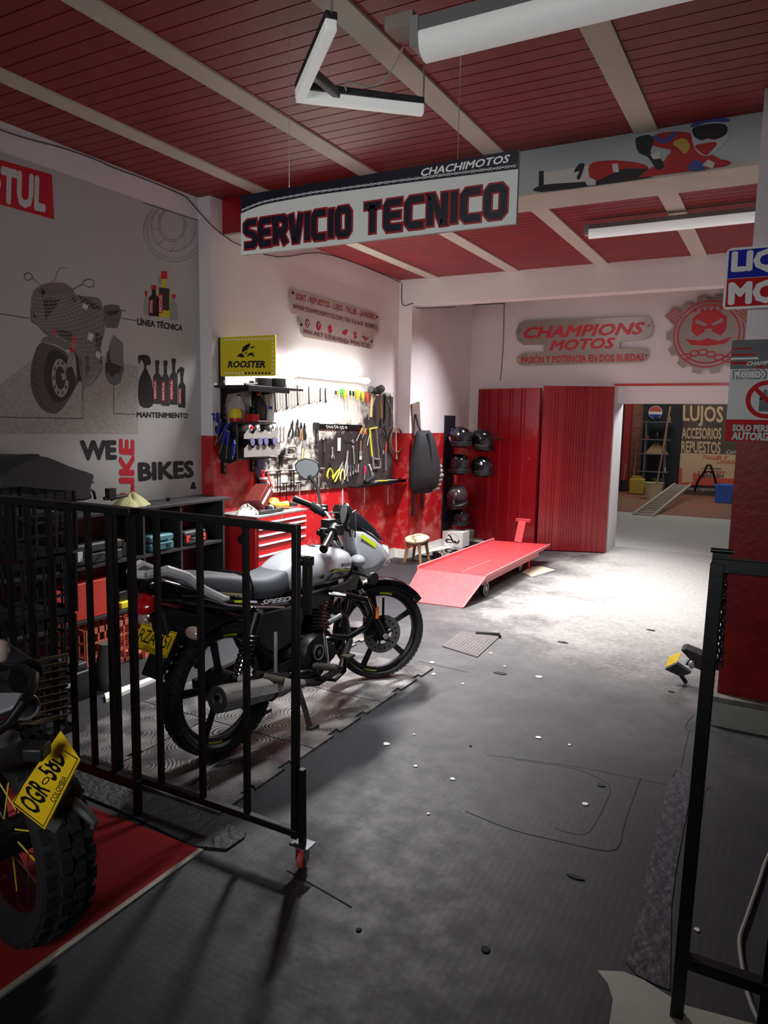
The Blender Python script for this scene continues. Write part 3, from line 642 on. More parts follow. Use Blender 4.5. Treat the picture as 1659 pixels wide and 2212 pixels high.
for P, m in (([(300, 610), (330, 640), (305, 680), (290, 650)], inkd), ([(520, 660), (560, 690), (545, 720), (515, 700)], inkd), ([(480, 1190), (520, 1180), (530, 1260), (500, 1290), (470, 1270)], tg), ([(440, 1230), (470, 1225), (480, 1265), (450, 1280)], mat('poster_disc', (150, 148, 146), .6)), ([(610, 1110), (640, 1090), (650, 1200), (620, 1260)], inkd), ([(640, 930), (680, 950), (660, 1000), (630, 980)], inkl), ([(600, 720), (640, 740), (620, 770), (590, 750)], inkl), ([(700, 1060), (730, 1090), (715, 1130), (690, 1100)], inkl)): pz(mb, P, m, .0034)
for k in range(7): lz(mb, [(566 + k * 4, 1000 + k * 34), (600 + k * 4, 1010 + k * 34)], bodyc, .004, .0046)
mb.build('printed_details', po)
def ptx(s, tl, tr, bl, m, **k):
    mb = MB(); tq(mb, s, z3(*tl), z3(*tr), z3(*bl), 0, PV, m, n=(1, 0, 0), lift=.002, **k); return mb.build('lettering', po)
ptx('LÍNEA TÉCNICA', (992, 818), (1322, 868), (992, 878), ink, bold=.045); ptx('MANTENIMIENTO', (988, 1506), (1360, 1516), (988, 1548), ink, bold=.045)
ptx('WE', (575, 1712), (842, 1712), (580, 1862), ink, bold=.07); ptx('BIKES', (996, 1872), (1402, 1858), (1000, 2012), ink, bold=.06)
mb = MB(); D = [W(*z3(x, y), 0, PV) for x, y in ((972, 2140), (972, 1708), (862, 2140))]; text(mb, 'LIKE', D[0], D[1] - D[0], D[2] - D[0], inkred, bold=.06, lift=.002, n=(1, 0, 0)); mb.build('lettering', po)
mb = MB()   # printed bottles
def bottle(x0, x1, y0, y1, c, cap, capc, lab=None, cy=None):
    mb = MB()
    w = x1 - x0; nk = y0 + (y1 - y0) * .22
    pz(mb, [(x0, nk + (y1 - y0) * .1), (x0 + w * .3, nk), (x0 + w * .3, y0), (x0 + w * .7, y0), (x0 + w * .7, nk), (x1, nk + (y1 - y0) * .1), (x1, y1), (x0, y1 - 4)], c)
    pz(mb, [(x0 + w * .25, y0 - cap), (x0 + w * .75, y0 - cap), (x0 + w * .75, y0 + 6), (x0 + w * .25, y0 + 6)], capc, .0015)
    if lab:
        q = (y1 - y0); pz(mb, [(x0 + w * .05, nk + q * .18), (x0 + w * .4, nk + q * .18), (x0 + w * .4, y1 - q * .12), (x0 + w * .05, y1 - q * .12)], lab, .0015)
        D = [W(*z3(a, b), 0, PV) for a, b in ((x0 + w * .34, y1 - q * .15), (x0 + w * .34, nk + q * .2), (x0 + w * .1, y1 - q * .15))]; text(mb, 'MOTUL', D[0], D[1] - D[0], D[2] - D[0], inkl, bold=.04, lift=.002, n=(1, 0, 0), thick=.0003)
    return mb.build('printed_bottle', po)
g2 = mat('poster_pale_bottle', (150, 152, 150), .6); py = mat('poster_yellow', (205, 196, 40), .6)
bottle(1040, 1074, 660, 812, g2, 30, inkred); bottle(1076, 1150, 615, 816, ink, 26, inkred, inkred); bottle(1142, 1232, 540, 826, py, 50, inkred, inkred); pz(mb, [(1150, 605), (1226, 615), (1224, 775), (1150, 765)], inkd, .0012)
bottle(1228, 1284, 680, 846, g2, 24, inkred); pz(mb, [(1145, 525), (1170, 525), (1170, 580), (1228, 590), (1145, 580)], g2, .0014)
pz(mb, [(1004, 1098), (1060, 1095), (1088, 1120), (1088, 1165), (1062, 1170), (1062, 1200), (1100, 1290), (1104, 1462), (1010, 1458), (1004, 1290), (1040, 1200), (1040, 1165), (1022, 1130), (1008, 1165), (1000, 1130)], ink)
bottle(1108, 1168, 1160, 1452, inkd, 26, ink, inkred); bottle(1168, 1226, 1165, 1466, inkd, 30, ink, inkred); bottle(1228, 1286, 1150, 1458, inkd, 30, ink, inkred); bottle(1290, 1342, 1240, 1478, ink, 30, ink, inkred); pz(mb, [(1285, 1200), (1310, 1180), (1335, 1195), (1330, 1225), (1300, 1215), (1275, 1250)], ink, .0014)
pz(mb, [(1376, 2065), (1385, 2030), (1400, 2010), (1415, 2030), (1408, 2045), (1424, 2052), (1415, 2066)], ink)
mb.build('printed_bottle', po)
mb = MB(); gl = mat('poster_line_art', (90, 88, 84), .6)
topy = lambda x: -5 + (x - 1035) * .31
def arc(cx, cy, rx, ry, w=.0025, k=72):
    run = []
    for i in range(k + 1):
        t = 2 * pi * i / k; p = (cx + rx * cos(t), cy + ry * sin(t))
        if p[1] > topy(p[0]) and p[0] < 1436: run.append(p)
        else:
            if len(run) > 1: lz(mb, run, gl, w)
            run = []
    if len(run) > 1: lz(mb, run, gl, w)
arc(1260, 200, 222, 222); arc(1245, 150, 100, 125); arc(1245, 150, 88, 112); arc(1255, 170, 160, 175)
for i in range(40):
    t = 2 * pi * i / 40; x, y = 1260 + 198 * cos(t), 200 + 198 * sin(t)
    if y > topy(x) + 12 and x < 1425: arc(x, y, 9, 9, .0018, 8)
for i in range(9):
    t = 2 * pi * i / 9; a = (1245 + 100 * cos(t), 150 + 125 * sin(t)); b = (1258 + 165 * cos(t + .35), 180 + 180 * sin(t + .35))
    if min(a[1] - topy(a[0]), b[1] - topy(b[0])) > 0 and max(a[0], b[0]) < 1430: lz(mb, [a, ((a[0] + b[0]) / 2 + 12, (a[1] + b[1]) / 2), b], gl, .0025)
lz(mb, [(1035, -5), (1440, 122)], gl, .006); mb.build('printed_brake_disc', po)

# ================================================================== BANNER ON THE FRONT BEAM
ba = T('beam_banner', 'long grey banner on the front beam printed with a red motocross rider', 'banner', (-.9, YB1, 2.92))
x0 = -1.95; MB().box((x0, YB1 - .004, 2.915), (-.19, YB1 - .0005, 3.148), grey_face).build('sheet', ba)
BV = YB1 - .005
def z2(x, y): return (830 + x / 2.001, y / 2.001)
def bz(mb, pts, m, lift=.001): return poly(mb, [z2(*p) for p in pts], 1, BV, m, lift, None, 3 if len(pts) > 5 else 0)
br = mat('banner_red', (176, 40, 36), .6); bbk = mat('banner_black', (36, 36, 40), .6); bw_ = mat('banner_white', (205, 205, 200), .6); bb_ = mat('banner_blue', (58, 84, 150), .6); by_ = mat('banner_yellow', (196, 170, 70), .6)
mb = MB(); bz(mb, [(668, 740), (690, 738), (690, 820), (668, 828)], bbk); bz(mb, [(690, 745), (890, 715), (890, 785), (760, 800), (690, 810)], bw_); bz(mb, [(680, 800), (880, 785), (905, 775), (1120, 765), (1120, 772), (680, 830)], bbk, .0015)
bz(mb, [(888, 712), (960, 694), (1060, 698), (1140, 720), (1110, 765), (920, 785), (890, 775)], br, .002); bz(mb, [(900, 790), (1040, 728), (1150, 730), (1130, 765)], bbk, .0025); bz(mb, [(985, 710), (1010, 706), (1015, 745), (990, 745)], bw_, .003)
bz(mb, [(820, 745), (840, 712), (866, 708), (858, 745), (845, 775), (832, 770), (842, 742)], bbk, .003); bz(mb, [(870, 790), (890, 768), (915, 780), (915, 800), (880, 803)], bw_, .003); mb.build('printed_motorbike', ba)
mb = MB()
bz(mb, [(1100, 765), (1220, 690), (1300, 680), (1400, 700), (1470, 690), (1478, 718), (1180, 758)], br, .003); bz(mb, [(1160, 590), (1240, 570), (1330, 580), (1350, 640), (1420, 670), (1460, 700), (1380, 730), (1240, 740), (1215, 690), (1240, 650), (1160, 630)], br, .0035)
bz(mb, [(1086, 610), (1100, 592), (1150, 585), (1165, 615), (1150, 660), (1190, 680), (1210, 720), (1180, 735), (1140, 680), (1100, 660)], bbk, .004); bz(mb, [(1150, 668), (1195, 655), (1195, 685), (1165, 690)], bw_, .0045)
bz(mb, [(1160, 590), (1190, 590), (1200, 610), (1240, 580), (1270, 575), (1230, 615), (1190, 620)], bb_, .0045); bz(mb, [(1260, 608), (1300, 600), (1322, 632), (1300, 665), (1270, 640), (1248, 625)], by_, .0045)
bz(mb, [(1305, 725), (1345, 690), (1380, 705), (1390, 735), (1330, 742)], bb_, .0045); bz(mb, [(1375, 715), (1400, 690), (1430, 705), (1420, 730)], bw_, .0048); mb.build('printed_rider', ba)
mb = MB()
bz(mb, [(1325, 545), (1345, 522), (1400, 510), (1480, 512), (1490, 540), (1488, 600), (1440, 650), (1400, 675), (1355, 660), (1332, 610)], mat('banner_helmet', (190, 196, 200), .6), .005); bz(mb, [(1325, 545), (1345, 522), (1400, 510), (1480, 512), (1488, 528), (1400, 530), (1335, 552)], bb_, .0055)
bz(mb, [(1335, 555), (1400, 538), (1475, 540), (1480, 580), (1430, 605), (1400, 600), (1370, 608), (1340, 590)], bbk, .0056); bz(mb, [(1345, 630), (1400, 618), (1440, 620), (1410, 660), (1390, 672), (1360, 655)], br, .0056); mb.build('printed_helmet', ba)

# ================================================================== SIGNS ON THE WALLS
def plate(pts, ax, val, th, m):
    N = V((1, 0, 0)) if ax == 0 else V((0, -1, 0)); P = [W(u, v, ax, val) for u, v in pts]
    return MB().prism(P, N * th, m)
etch = mat('etched_red', (178, 26, 36), .45); etch_d = mat('etched_dark', (96, 30, 34), .5)
SX = XB + .02
so = T('steel_sign', 'brushed steel stepped sign with red cut lettering, on the wall above the tool board', 'sign', (SX, 6, 2.3))
plate([(631, 626), (814, 679), (818, 684), (818, 716), (815, 720), (806, 719), (805, 749), (801, 754), (655, 728), (648, 719), (645, 682), (630, 678), (628, 670), (627, 632)], 0, SX, .006, mat('pale_brushed_plate', (196, 182, 174), .42, metal=.3, var=.1, scale=9)).build('plate', so)
TX = SX + .007
mb = MB(); tq(mb, 'SOAT - REPUESTOS - LUJOS - TALLER - LAVADERO', (638.5, 632), (811, 679), (638.5, 651), 0, TX, mat('etched_mid', (138, 28, 34), .5), bold=.03, n=(1, 0, 0)); mb.build('lettering', so)
mb = MB(); tq(mb, 'WWW.CHAMPIONSMOTOS.COM | CRA 19 # 36-37  3057887015', (632.7, 656), (815, 703), (632.7, 670.5), 0, TX, etch_d, bold=.03, n=(1, 0, 0)); mb.build('lettering', so)
mb = MB(); zz = lambda x, y: (420 + x / 3.456, 580 + y / 3.456)
for s, xa, xb, y in (('YAMAHA', 808, 882, 446), ('AKT', 890, 962, 466), ('SUZUKI', 970, 1058, 486), ('HONDA', 1065, 1155, 510), ('BAJAJ', 1165, 1232, 530), ('VICTORY', 1240, 1312, 546)):
    tq(mb, s, zz(xa, y), zz(xb, y + (xb - xa) * .27), zz(xa, y + 34), 0, TX, etch_d, bold=.03, n=(1, 0, 0))
mb.build('maker_names', so); mb = MB()
def cz(cx, cy, rx, ry, k=14): return [zz(cx + rx * cos(2 * pi * i / k), cy + ry * sin(2 * pi * i / k)) for i in range(k)]
poly(mb, cz(843, 410, 17, 32), 0, TX, etch_d); poly(mb, cz(843, 410, 12, 24), 0, TX, MATS['pale_brushed_plate'], .0014)
for q in range(3): lines(mb, [zz(843, 410), zz(843 + 13 * sin(q * 2.09), 410 - 26 * cos(q * 2.09))], 0, TX, etch_d, .008, .002)
poly(mb, cz(927, 430, 18, 33), 0, TX, etch_d); poly(mb, cz(932, 430, 11, 22), 0, TX, MATS['pale_brushed_plate'], .0014); poly(mb, [zz(930, 415), zz(950, 425), zz(935, 445), zz(948, 450), zz(920, 455)], 0, TX, etch, .002)
poly(mb, [zz(1012, 420), zz(1028, 440), zz(1018, 446), zz(1030, 465), zz(1014, 490), zz(996, 468), zz(1006, 462), zz(995, 445)], 0, TX, etch)
for q in range(4): poly(mb, [zz(1100 + q * 4, 492 - q * 2), zz(1108 + q * 8, 470 - q * 3), zz(1143, 455 + q * 6), zz(1128, 484 + q * 6)], 0, TX, etch, .001 + q * .0002)
poly(mb, [zz(1190, 476), zz(1214, 478), zz(1205, 498), zz(1214, 510), zz(1202, 528), zz(1188, 515), zz(1198, 502), zz(1188, 490)], 0, TX, etch)
poly(mb, [zz(1250, 500), zz(1275, 512), zz(1277, 545)], 0, TX, etch_d); poly(mb, [zz(1305, 512), zz(1283, 515), zz(1278, 545)], 0, TX, etch); mb.build('maker_emblems', so)
for p in ((733, 182), (1362, 362), (797, 420), (1322, 545)): a = W(*zz(*p), 0, TX); MB().cyl(a, a + V((.006, 0, 0)), .012, dark_steel, seg=10).build('fixing_bolt', so)
SY = YBK - .035
cs = T('steel_sign', 'brushed steel sign with red italic lettering on the back wall above the red doors', 'sign', (-2.2, SY, 2.2))
plate([(1135, 692), (1122, 699), (1115, 716), (1118, 735), (1131, 745), (1174, 745), (1175, 761), (1130, 763), (1119, 770), (1116, 780), (1122, 788), (1135, 789.5), (1388, 782), (1398, 776), (1401, 767), (1398, 757), (1388, 753), (1339, 753.5), (1339, 737), (1392, 734), (1406, 725), (1411.5, 708), (1407, 692), (1395, 684)], 1, SY, .008, brushed).build('plate', cs)
TY = SY - .009
for s, a, b, c, sh in (('CHAMPIONS', (1131, 707), (1394, 695), (1131, 732), .3), ('MOTOS', (1186, 735), (1330, 728), (1186, 758.5), .3), ('PASIÓN Y POTENCIA EN DOS RUEDAS', (1126, 767), (1392, 759), (1126, 785.5), 0)):
    mb = MB(); tq(mb, s, a, b, c, 1, TY, etch, bold=.05, shear=sh, n=(0, -1, 0)); mb.build('lettering', cs)
for u, v in ((1121, 717), (1403, 703), (1121, 777), (1396, 768)): a = W(u, v, 1, TY); MB().cyl(a, a + V((0, -.006, 0)), .012, chrome, seg=10).build('fixing_bolt', cs)
gs = T('gear_sign', 'gear shaped steel emblem with red cut-out rings and chain on the back wall', 'sign', (-.87, SY, 2.1))
GC = W(1530, 722, 1, SY); GR = (W(1622, 722, 1, SY) - GC).length; pts = []
for i in range(14):
    t = 2 * pi * i / 14
    for da, r in ((-.15, .9), (-.1, 1.03), (.1, 1.03), (.15, .9)): pts.append(GC + V((cos(t + da) * GR * r, 0, sin(t + da) * GR * r)))
MB().prism(pts, (0, -.008, 0), brushed).build('gear_plate', gs)
def gq(x, y, l=.0095): return GC + V((x * GR, -l, y * GR))
def gpoly(mb, P, m, l=.0095):
    P = [gq(x, y, l) for x, y in P]; mb.add(P, [tuple(t) if (P[t[1]] - P[t[0]]).cross(P[t[2]] - P[t[0]]).y < 0 else (t[0], t[2], t[1]) for t in tessellate_polygon([P])], m)
mb = MB()
for r, w in ((.84, .035), (.74, .04)):
    mb.ribbon([gq(r * cos(2 * pi * i / 60), r * sin(2 * pi * i / 60)) for i in range(60)], w * GR, (0, -1, 0), etch, True)
mb.build('red_rings', gs); mb = MB()
gpoly(mb, [(-.42, .1), (-.4, .42), (-.2, .6), (.2, .6), (.42, .42), (.42, .1), (.3, -.05), (.1, .06), (-.1, .06), (-.28, -.05)], etch)
gpoly(mb, [(-.34, .3), (-.1, .2), (-.05, .26), (-.3, .4)], brushed, .0105); gpoly(mb, [(.34, .3), (.1, .2), (.05, .26), (.3, .4)], brushed, .0105); gpoly(mb, [(-.1, .14), (.1, .14), (.06, -.0), (-.06, 0)], brushed, .0105)
for q in range(6): gpoly(mb, [(-.4 + q * .15, .6), (-.33 + q * .15, .74 - .03 * abs(q - 2.5)), (-.3 + q * .15, .58)], etch)
gpoly(mb, [(-.55, -.1), (-.2, -.16), (0, -.1), (.25, -.18), (.6, -.08), (.4, -.26), (0, -.3), (-.4, -.26)], etch); mb.build('red_mask', gs); mb = MB()
for i in range(6):
    c = (-.5 + i * .2, -.56 + .1 * sin(i * .9)); mb.ribbon([gq(c[0] + .12 * cos(t) * cos(.5 * (i % 2)) , c[1] + .07 * sin(t), .0105 + .0005 * (i % 2)) for t in [2 * pi * k / 20 for k in range(20)]], .035 * GR, (0, -1, 0), etch, True)
mb.build('red_chain', gs)
for sx in (-1, 1):
    mb = MB(); d = V((sx * .707, 0, .707)); e = V((sx * .707, 0, -.707)); c = GC + V((sx * .86 * GR, -.012, .5 * GR))
    for k in range(5): mb.ribbon([c + d * GR * (-.15 + .07 * k) - e * GR * .16, c + d * GR * (-.15 + .07 * k) + e * GR * .16], .03 * GR, (0, -1, 0), etch)
    mb2 = MB().prism([c + d * GR * a + e * GR * b + V((0, .012, 0)) for a, b in ((-.2, -.17), (.2, -.17), (.2, .17), (-.2, .17))], (0, -.01, 0), brushed); o = mb2.build('piston', gs); mb.build('piston_ring', o)
# right-hand signs
LY = 4.06
ls = T('oil_sign', 'blue over red enamel sign with white block letters, cut off by the right edge', 'sign', (0, LY, 2.1))
a = W(1568, 537, 1, LY); b = W(1562, 669, 1, LY); x0, zt, zb = a.x + .004, a.z, b.z; x1 = x0 + .40; zm = W(1562, 603, 1, LY).z
def rrect(x0, x1, z0, z1, r, y, n=5):
    P = []
    for cx, cz_, s in ((x0 + r, z0 + r, pi), (x1 - r, z0 + r, 1.5 * pi), (x1 - r, z1 - r, 0), (x0 + r, z1 - r, .5 * pi)): P += [V((cx + r * cos(s + pi / 2 * k / n), y, cz_ + r * sin(s + pi / 2 * k / n))) for k in range(n + 1)]
    return P
MB().prism(rrect(x0, x1, zb, zt, .025, LY), (0, .012, 0), white).build('backing', ls)
sgb = mat('enamel_blue', (16, 26, 165), .6, spec=.2); sgr = mat('enamel_red', (190, 14, 26), .6, spec=.2)
MB().box((x0 + .012, LY - .002, zm), (x1 - .012, LY + .001, zt - .012), sgb).build('blue_field', ls); MB().box((x0 + .012, LY - .002, zb + .012), (x1 - .012, LY + .001, zm - .002), sgr).build('red_field', ls)
mb = MB(); tq(mb, 'LIQUI', (1581, 543), (1752, 530), (1578, 596), 1, LY - .002, white, bold=.07, n=(0, -1, 0)); mb.build('lettering', ls)
mb = MB(); tq(mb, 'MOLY', (1574, 610), (1772, 596), (1572, 660), 1, LY - .002, white, bold=.07, n=(0, -1, 0)); mb.build('lettering', ls)
ps = T('warning_sign', 'white prohibition sign with red band and barred hand, on the right pillar', 'sign', (0, LY, 1.48))
a = W(1582, 735, 1, LY); b = W(1573, 953, 1, LY); x0, zt, zb = a.x, a.z, b.z; x1 = x0 + .36
MB().box((x0, LY, zb), (x1, LY + .006, zt), offwhite).build('board', ps)
z_ = lambda v: W(1582, v, 1, LY).z
MB().box((x0, LY - .001, z_(797)), (x1, LY, zt), navy).build('header_band', ps); MB().box((x0, LY - .001, zb), (x1, LY, z_(906)), sgr).build('red_band', ps)
mb = MB()
for v, w, m, l in ((752, 3, sgr, .25), (765, 4, sgr, .3), (773, 4, white, .34), (782, 5, sgr, .25)): mb.box((x0, LY - .002, z_(v + w)), (x0 + l * .36, LY - .001, z_(v)), m)
mb.build('header_stripes', ps)
mb = MB(); n_ = (0, -1, 0)
for s, A, B, D, m, bo, sh in (('CHAMPIONS', (1613, 781), (1693, 778), (1613, 790), white, .04, .3), ('MOTOS', (1634, 789), (1680, 787), (1634, 798), sgr, .04, .3)): tq(mb, s, A, B, D, 1, LY - .002, m, bold=bo, shear=sh, n=n_)
mb.build('heading_lettering', ps)
mb = MB(); tq(mb, 'PROHIBIDO', (1583, 799), (1657, 798), (1583, 820), 1, LY, navy, bold=.1, n=n_); tq(mb, 'PROHIBIDO', (1586, 802), (1654, 801), (1586, 817), 1, LY - .0035, white, bold=.055, n=n_); mb.build('lettering', ps)
mb = MB()
for s, A, B, D in (('SOLO PERSONAL', (1583, 917), (1707, 919), (1582, 931)), ('AUTORIZADO', (1582, 933), (1711, 936), (1580, 950))):
    tq(mb, s, (A[0] - 2, A[1] - 1.5), (B[0] + 2, B[1] - 1.5), (D[0] - 2, D[1] + 1.5), 1, LY - .001, navy, bold=.1, n=n_); tq(mb, s, A, B, D, 1, LY - .003, offwhite, bold=.05, n=n_)
mb.build('lettering', ps)
pc = W(1656, 863, 1, LY); pr_ = (W(1613, 863, 1, LY) - pc).length
MB().ribbon([pc + V((pr_ * .93 * cos(t), -.002, pr_ * .93 * sin(t))) for t in [2 * pi * k / 48 for k in range(48)]], .022, n_, sgr, True).ribbon([pc + V((-pr_ * .62, -.0035, pr_ * .62)), pc + V((pr_ * .62, -.0035, -pr_ * .62))], .02, n_, sgr).build('barred_circle', ps)
mb = MB(); q = pr_; mb.box(pc + V((-.36 * q, -.0015, -.66 * q)), pc + V((.36 * q, -.001, .08 * q)), navy)
for k in range(4): mb.box(pc + V((-.36 * q + k * .185 * q, -.0015, 0)), pc + V((-.21 * q + k * .185 * q, -.001, (.42, .55, .52, .36)[k] * q)), navy)
mb.sq(pc + V((.34 * q, -.0013, -.4 * q)), pc + V((.56 * q, -.0013, -.02 * q)), .001, .13 * q, navy, up=(1, 0, 0)); mb.build('hand_symbol', ps)

# ================================================================== WIRES
def wire(pts, label, r=.004, m=black):
    t = MB().tube(crom(pts, 3), r, m, 6).build('wall_cable'); return tag(t, label, 'cable')
wire([W(u, v, 0, XP + .012) for u, v in ((-30, 268), (0, 280), (60, 300), (130, 318), (200, 342), (245, 362), (300, 382), (350, 402), (395, 422), (408, 432))] + [W(450, 480, 0, XB + .03), W(485, 510, 0, XB + .015), W(520, 530, 0, XB + .012), W(600, 555, 0, XB + .012), W(690, 538 + 8, 0, XB + .012), W(780, 573, 0, XB + .01), W(866, 610, 0, XB + .01)], 'black cable sagging along the top of the left wall to the rear corner')
p = [W(868, 612, 1, YC - .01), W(869, 658, 1, YC - .01), W(889, 656, 1, YC - .01), V((XA + .008, YC - .01, W(889, 656, 1, YC - .01).z)), V((XA + .012, YC + .1, 2.77)), V((XA + .4, YC + .25, 2.78))]
wire(p, 'thin black cable bent around the top of the rear corner column')
p = [W(u, v, 1, YBK - .012) for u, v in ((990, 660), (1040, 658), (1086, 656), (1089, 664), (1087, 740), (1083, 800), (1080, 822))]; wire(p, 'black cable hanging down the back wall above the red doors')

# ================================================================== TOOL BOARD AND TOOLS
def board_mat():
    m = bpy.data.materials.new('stained_glare_board'); m.use_nodes = True; nt = m.node_tree; b = nt.nodes['Principled BSDF']; N = nt.nodes.new; Lk = nt.links.new; b.inputs['Roughness'].default_value = .6
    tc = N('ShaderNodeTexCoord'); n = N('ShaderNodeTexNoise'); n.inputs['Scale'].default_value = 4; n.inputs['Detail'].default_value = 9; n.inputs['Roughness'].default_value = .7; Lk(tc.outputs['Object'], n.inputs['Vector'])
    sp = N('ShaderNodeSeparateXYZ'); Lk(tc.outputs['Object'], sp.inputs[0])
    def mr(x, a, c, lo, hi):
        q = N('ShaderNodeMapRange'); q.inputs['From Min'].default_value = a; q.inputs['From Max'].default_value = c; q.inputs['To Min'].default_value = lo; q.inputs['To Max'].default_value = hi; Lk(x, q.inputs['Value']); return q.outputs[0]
    ad = N('ShaderNodeMath'); ad.operation = 'ADD'; Lk(n.outputs['Fac'], ad.inputs[0]); Lk(mr(sp.outputs['Z'], .46, .74, -.1, .24), ad.inputs[1])  # lamp glare painted in: the stained board pales towards its top
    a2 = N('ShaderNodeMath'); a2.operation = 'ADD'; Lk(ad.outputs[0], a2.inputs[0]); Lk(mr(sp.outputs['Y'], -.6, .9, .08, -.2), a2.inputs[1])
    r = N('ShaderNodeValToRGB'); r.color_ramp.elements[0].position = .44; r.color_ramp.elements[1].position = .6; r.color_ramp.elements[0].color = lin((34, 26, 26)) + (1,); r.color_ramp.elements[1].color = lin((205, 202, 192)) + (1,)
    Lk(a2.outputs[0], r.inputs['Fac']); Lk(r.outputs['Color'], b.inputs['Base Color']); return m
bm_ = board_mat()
BX = XB + .022
c = [W(u, v, 0, BX) for u, v in ((540, 838), (851, 848), (847, 1046), (560, 1066))]
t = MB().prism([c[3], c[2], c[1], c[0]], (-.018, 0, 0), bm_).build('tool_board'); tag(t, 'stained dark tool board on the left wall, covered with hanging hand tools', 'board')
t = MB().prism([V((BX + .001, 6.35, .86)), V((BX + .001, W(847, 1046, 0, BX).y - .01, .86)), V((BX + .001, W(850, 850, 0, BX).y - .01, 1.8)), V((BX + .001, 6.75, 1.8)), V((BX + .001, 6.55, 1.45))], (.002, 0, 0), mat('oily_board', (24, 20, 22), .6, rgb2=(58, 50, 48), scale=9, thr=(.6, .75))).build('board_panel'); tag(t, 'oily black panel at the right end of the tool board, behind hammers and saws', 'board')
HX = BX + .012
def tz(x, y): return (640 + x / 6.9125, 820 + y / 6.9125)
def tb(x, y): return (560 + x / 7.541, 960 + y / 7.541)
class Tool:
    def __init__(s, name, A, B, label, cat='tool', group=None, off=0.0):
        s.A = W(A[0], A[1], 0, HX + off); s.B = W(B[0], B[1], 0, HX + off); s.L = (s.B - s.A).length
        s.d = (s.B - s.A).normalized(); s.x = V((1, 0, 0)); s.a = s.d.cross(s.x).normalized()
        if s.a.y < 0: s.a = -s.a
        s.t = T(name, label, cat, s.A, (0, 0, 0), group)
    def p(s, a, b, c=0.0): return s.A + s.a * a + s.d * b + s.x * c
    def flat(s, pts, th, m, c=-.004): return MB().prism([s.p(a, b, c) for a, b in pts], s.x * th, m)
    def part(s, name, mb, parent=None): return mb.build(name, parent or s.t)
def arcp(cx, cy, r, a0, a1, n=10): return [(cx + r * cos(a0 + (a1 - a0) * i / n), cy + r * sin(a0 + (a1 - a0) * i / n)) for i in range(n + 1)]
def jaw(cy, r, op=.9): # C shaped open jaw pointing +b
    return arcp(0, cy, r, pi / 2 + op * .55, pi / 2 + 2 * pi - op * .55, 14) + arcp(0, cy, r * .52, pi / 2 + 2 * pi - op * .75, pi / 2 + op * .75, 10)
def wrench(A, B, label, w=.012, m=steel, group=None, cat='wrench'):
    t = Tool('combination_wrench', A, B, label, cat, group); L = t.L
    t.part('shaft', t.flat([(-w / 2, w), (w / 2, w), (w / 2, L - w * 1.2), (-w / 2, L - w * 1.2)], .006, m)); t.part('ring_end', MB().torus(t.p(0, w * .7), t.x, w * .72, w * .27, m, 16, 6)); t.part('open_jaw', t.flat(jaw(L - w * .8, w * 1.05), .007, m)); return t
def driver(A, B, label, hc, hl=.42, r=.012, group=None, bm=steel):
    t = Tool('screwdriver', A, B, label, 'screwdriver', group, .008); L = t.L; h = L * hl
    t.part('handle', MB().lathe([(r * .5, 0), (r, h * .06), (r * .85, h * .4), (r, h * .75), (r * .6, h * .9), (r * .75, h)], t.A, t.d, hc, 10)); t.part('blade', MB().cyl(t.p(0, h), t.p(0, L), .0035, bm, seg=8)); return t
for i in range(22):
    f = i / 21; x = 568 + 130 * f; e = .88 + .24 * random.random()
    wrench((x, 826 + 12 * f), (x + 4 - 4 * f, 826 + 12 * f + (70 - 42 * f) * (1.0 if i % 3 else .93)), 'combination wrench, %s from the left in the graded top row' % ORD[i], .014 - .004 * f, steel if i % 4 else dark_steel, 'wrenches in the top row')
wrench(tz(435, 130), tz(440, 345), 'dark wrench hanging alone at the right end of the wrench row', .014, dark_steel)
for x, y1, cl, nm in ((590, 280, black_plastic, 'black'), (625, 275, ygreen, 'olive')):
    driver(tz(x, 165), tz(x, y1), 'short %s handled screwdriver beside the green one' % nm, cl, .5)
for x, y0, y1, cl, nm, r in ((680, 135, 290, green, 'bright green handled screwdriver in the top row', .018), (722, 150, 480, ygreen, 'yellow-green handled long screwdriver next to the green one', .017), (765, 140, 470, mat('pale_handle', (190, 190, 140), .5), 'pale handled long screwdriver right of the yellow-green one', .013), (805, 165, 300, black_plastic, 'black handled nut driver in the middle of the top row', .012), (850, 170, 310, black_plastic, 'second black handled nut driver, left of the big yellow screwdriver', .012),
                            (908, 150, 500, yellow, 'big yellow handled screwdriver in the top row', .02), (988, 175, 520, ygreen, 'dull yellow handled screwdriver left of the red one', .018), (1060, 190, 600, mat('handle_salmon', (214, 80, 66), .5), 'red handled long screwdriver left of the mallets', .019)):
    driver(tz(x, y0), tz(x + (22 if y1 > 480 and x > 900 else 4), y1), nm, cl, .4 if y1 > 460 else .55, r)
def mallet(A, B, label, head, hm, hl, hr):
    t = Tool('mallet', A, B, label, 'hammer', None, .045); t.part('head', MB().lathe([(hr * .8, -hl / 2), (hr, -hl / 2 + .006), (hr * .92, 0), (hr, hl / 2 - .006), (hr * .8, hl / 2)], t.A, t.a * -1 + t.x * .25, head, 18)); t.part('handle', MB().tube([t.p(0, hr * .5), t.p(0, t.L * .6), t.p(0, t.L)], [.011, .013, .014], hm, 10)); return t
mallet(tz(1140, 160), tz(1115, 560), 'rubber mallet with a pale wooden handle, left of two', mat('mallet_rubber', (40, 38, 38), .7), mat('pale_wood', (186, 164, 120), .6), .14, .036)
mallet(tz(1245, 150), tz(1275, 570), 'rubber mallet with a brown wooden handle, right of two', MATS['mallet_rubber'], wood, .13, .042)
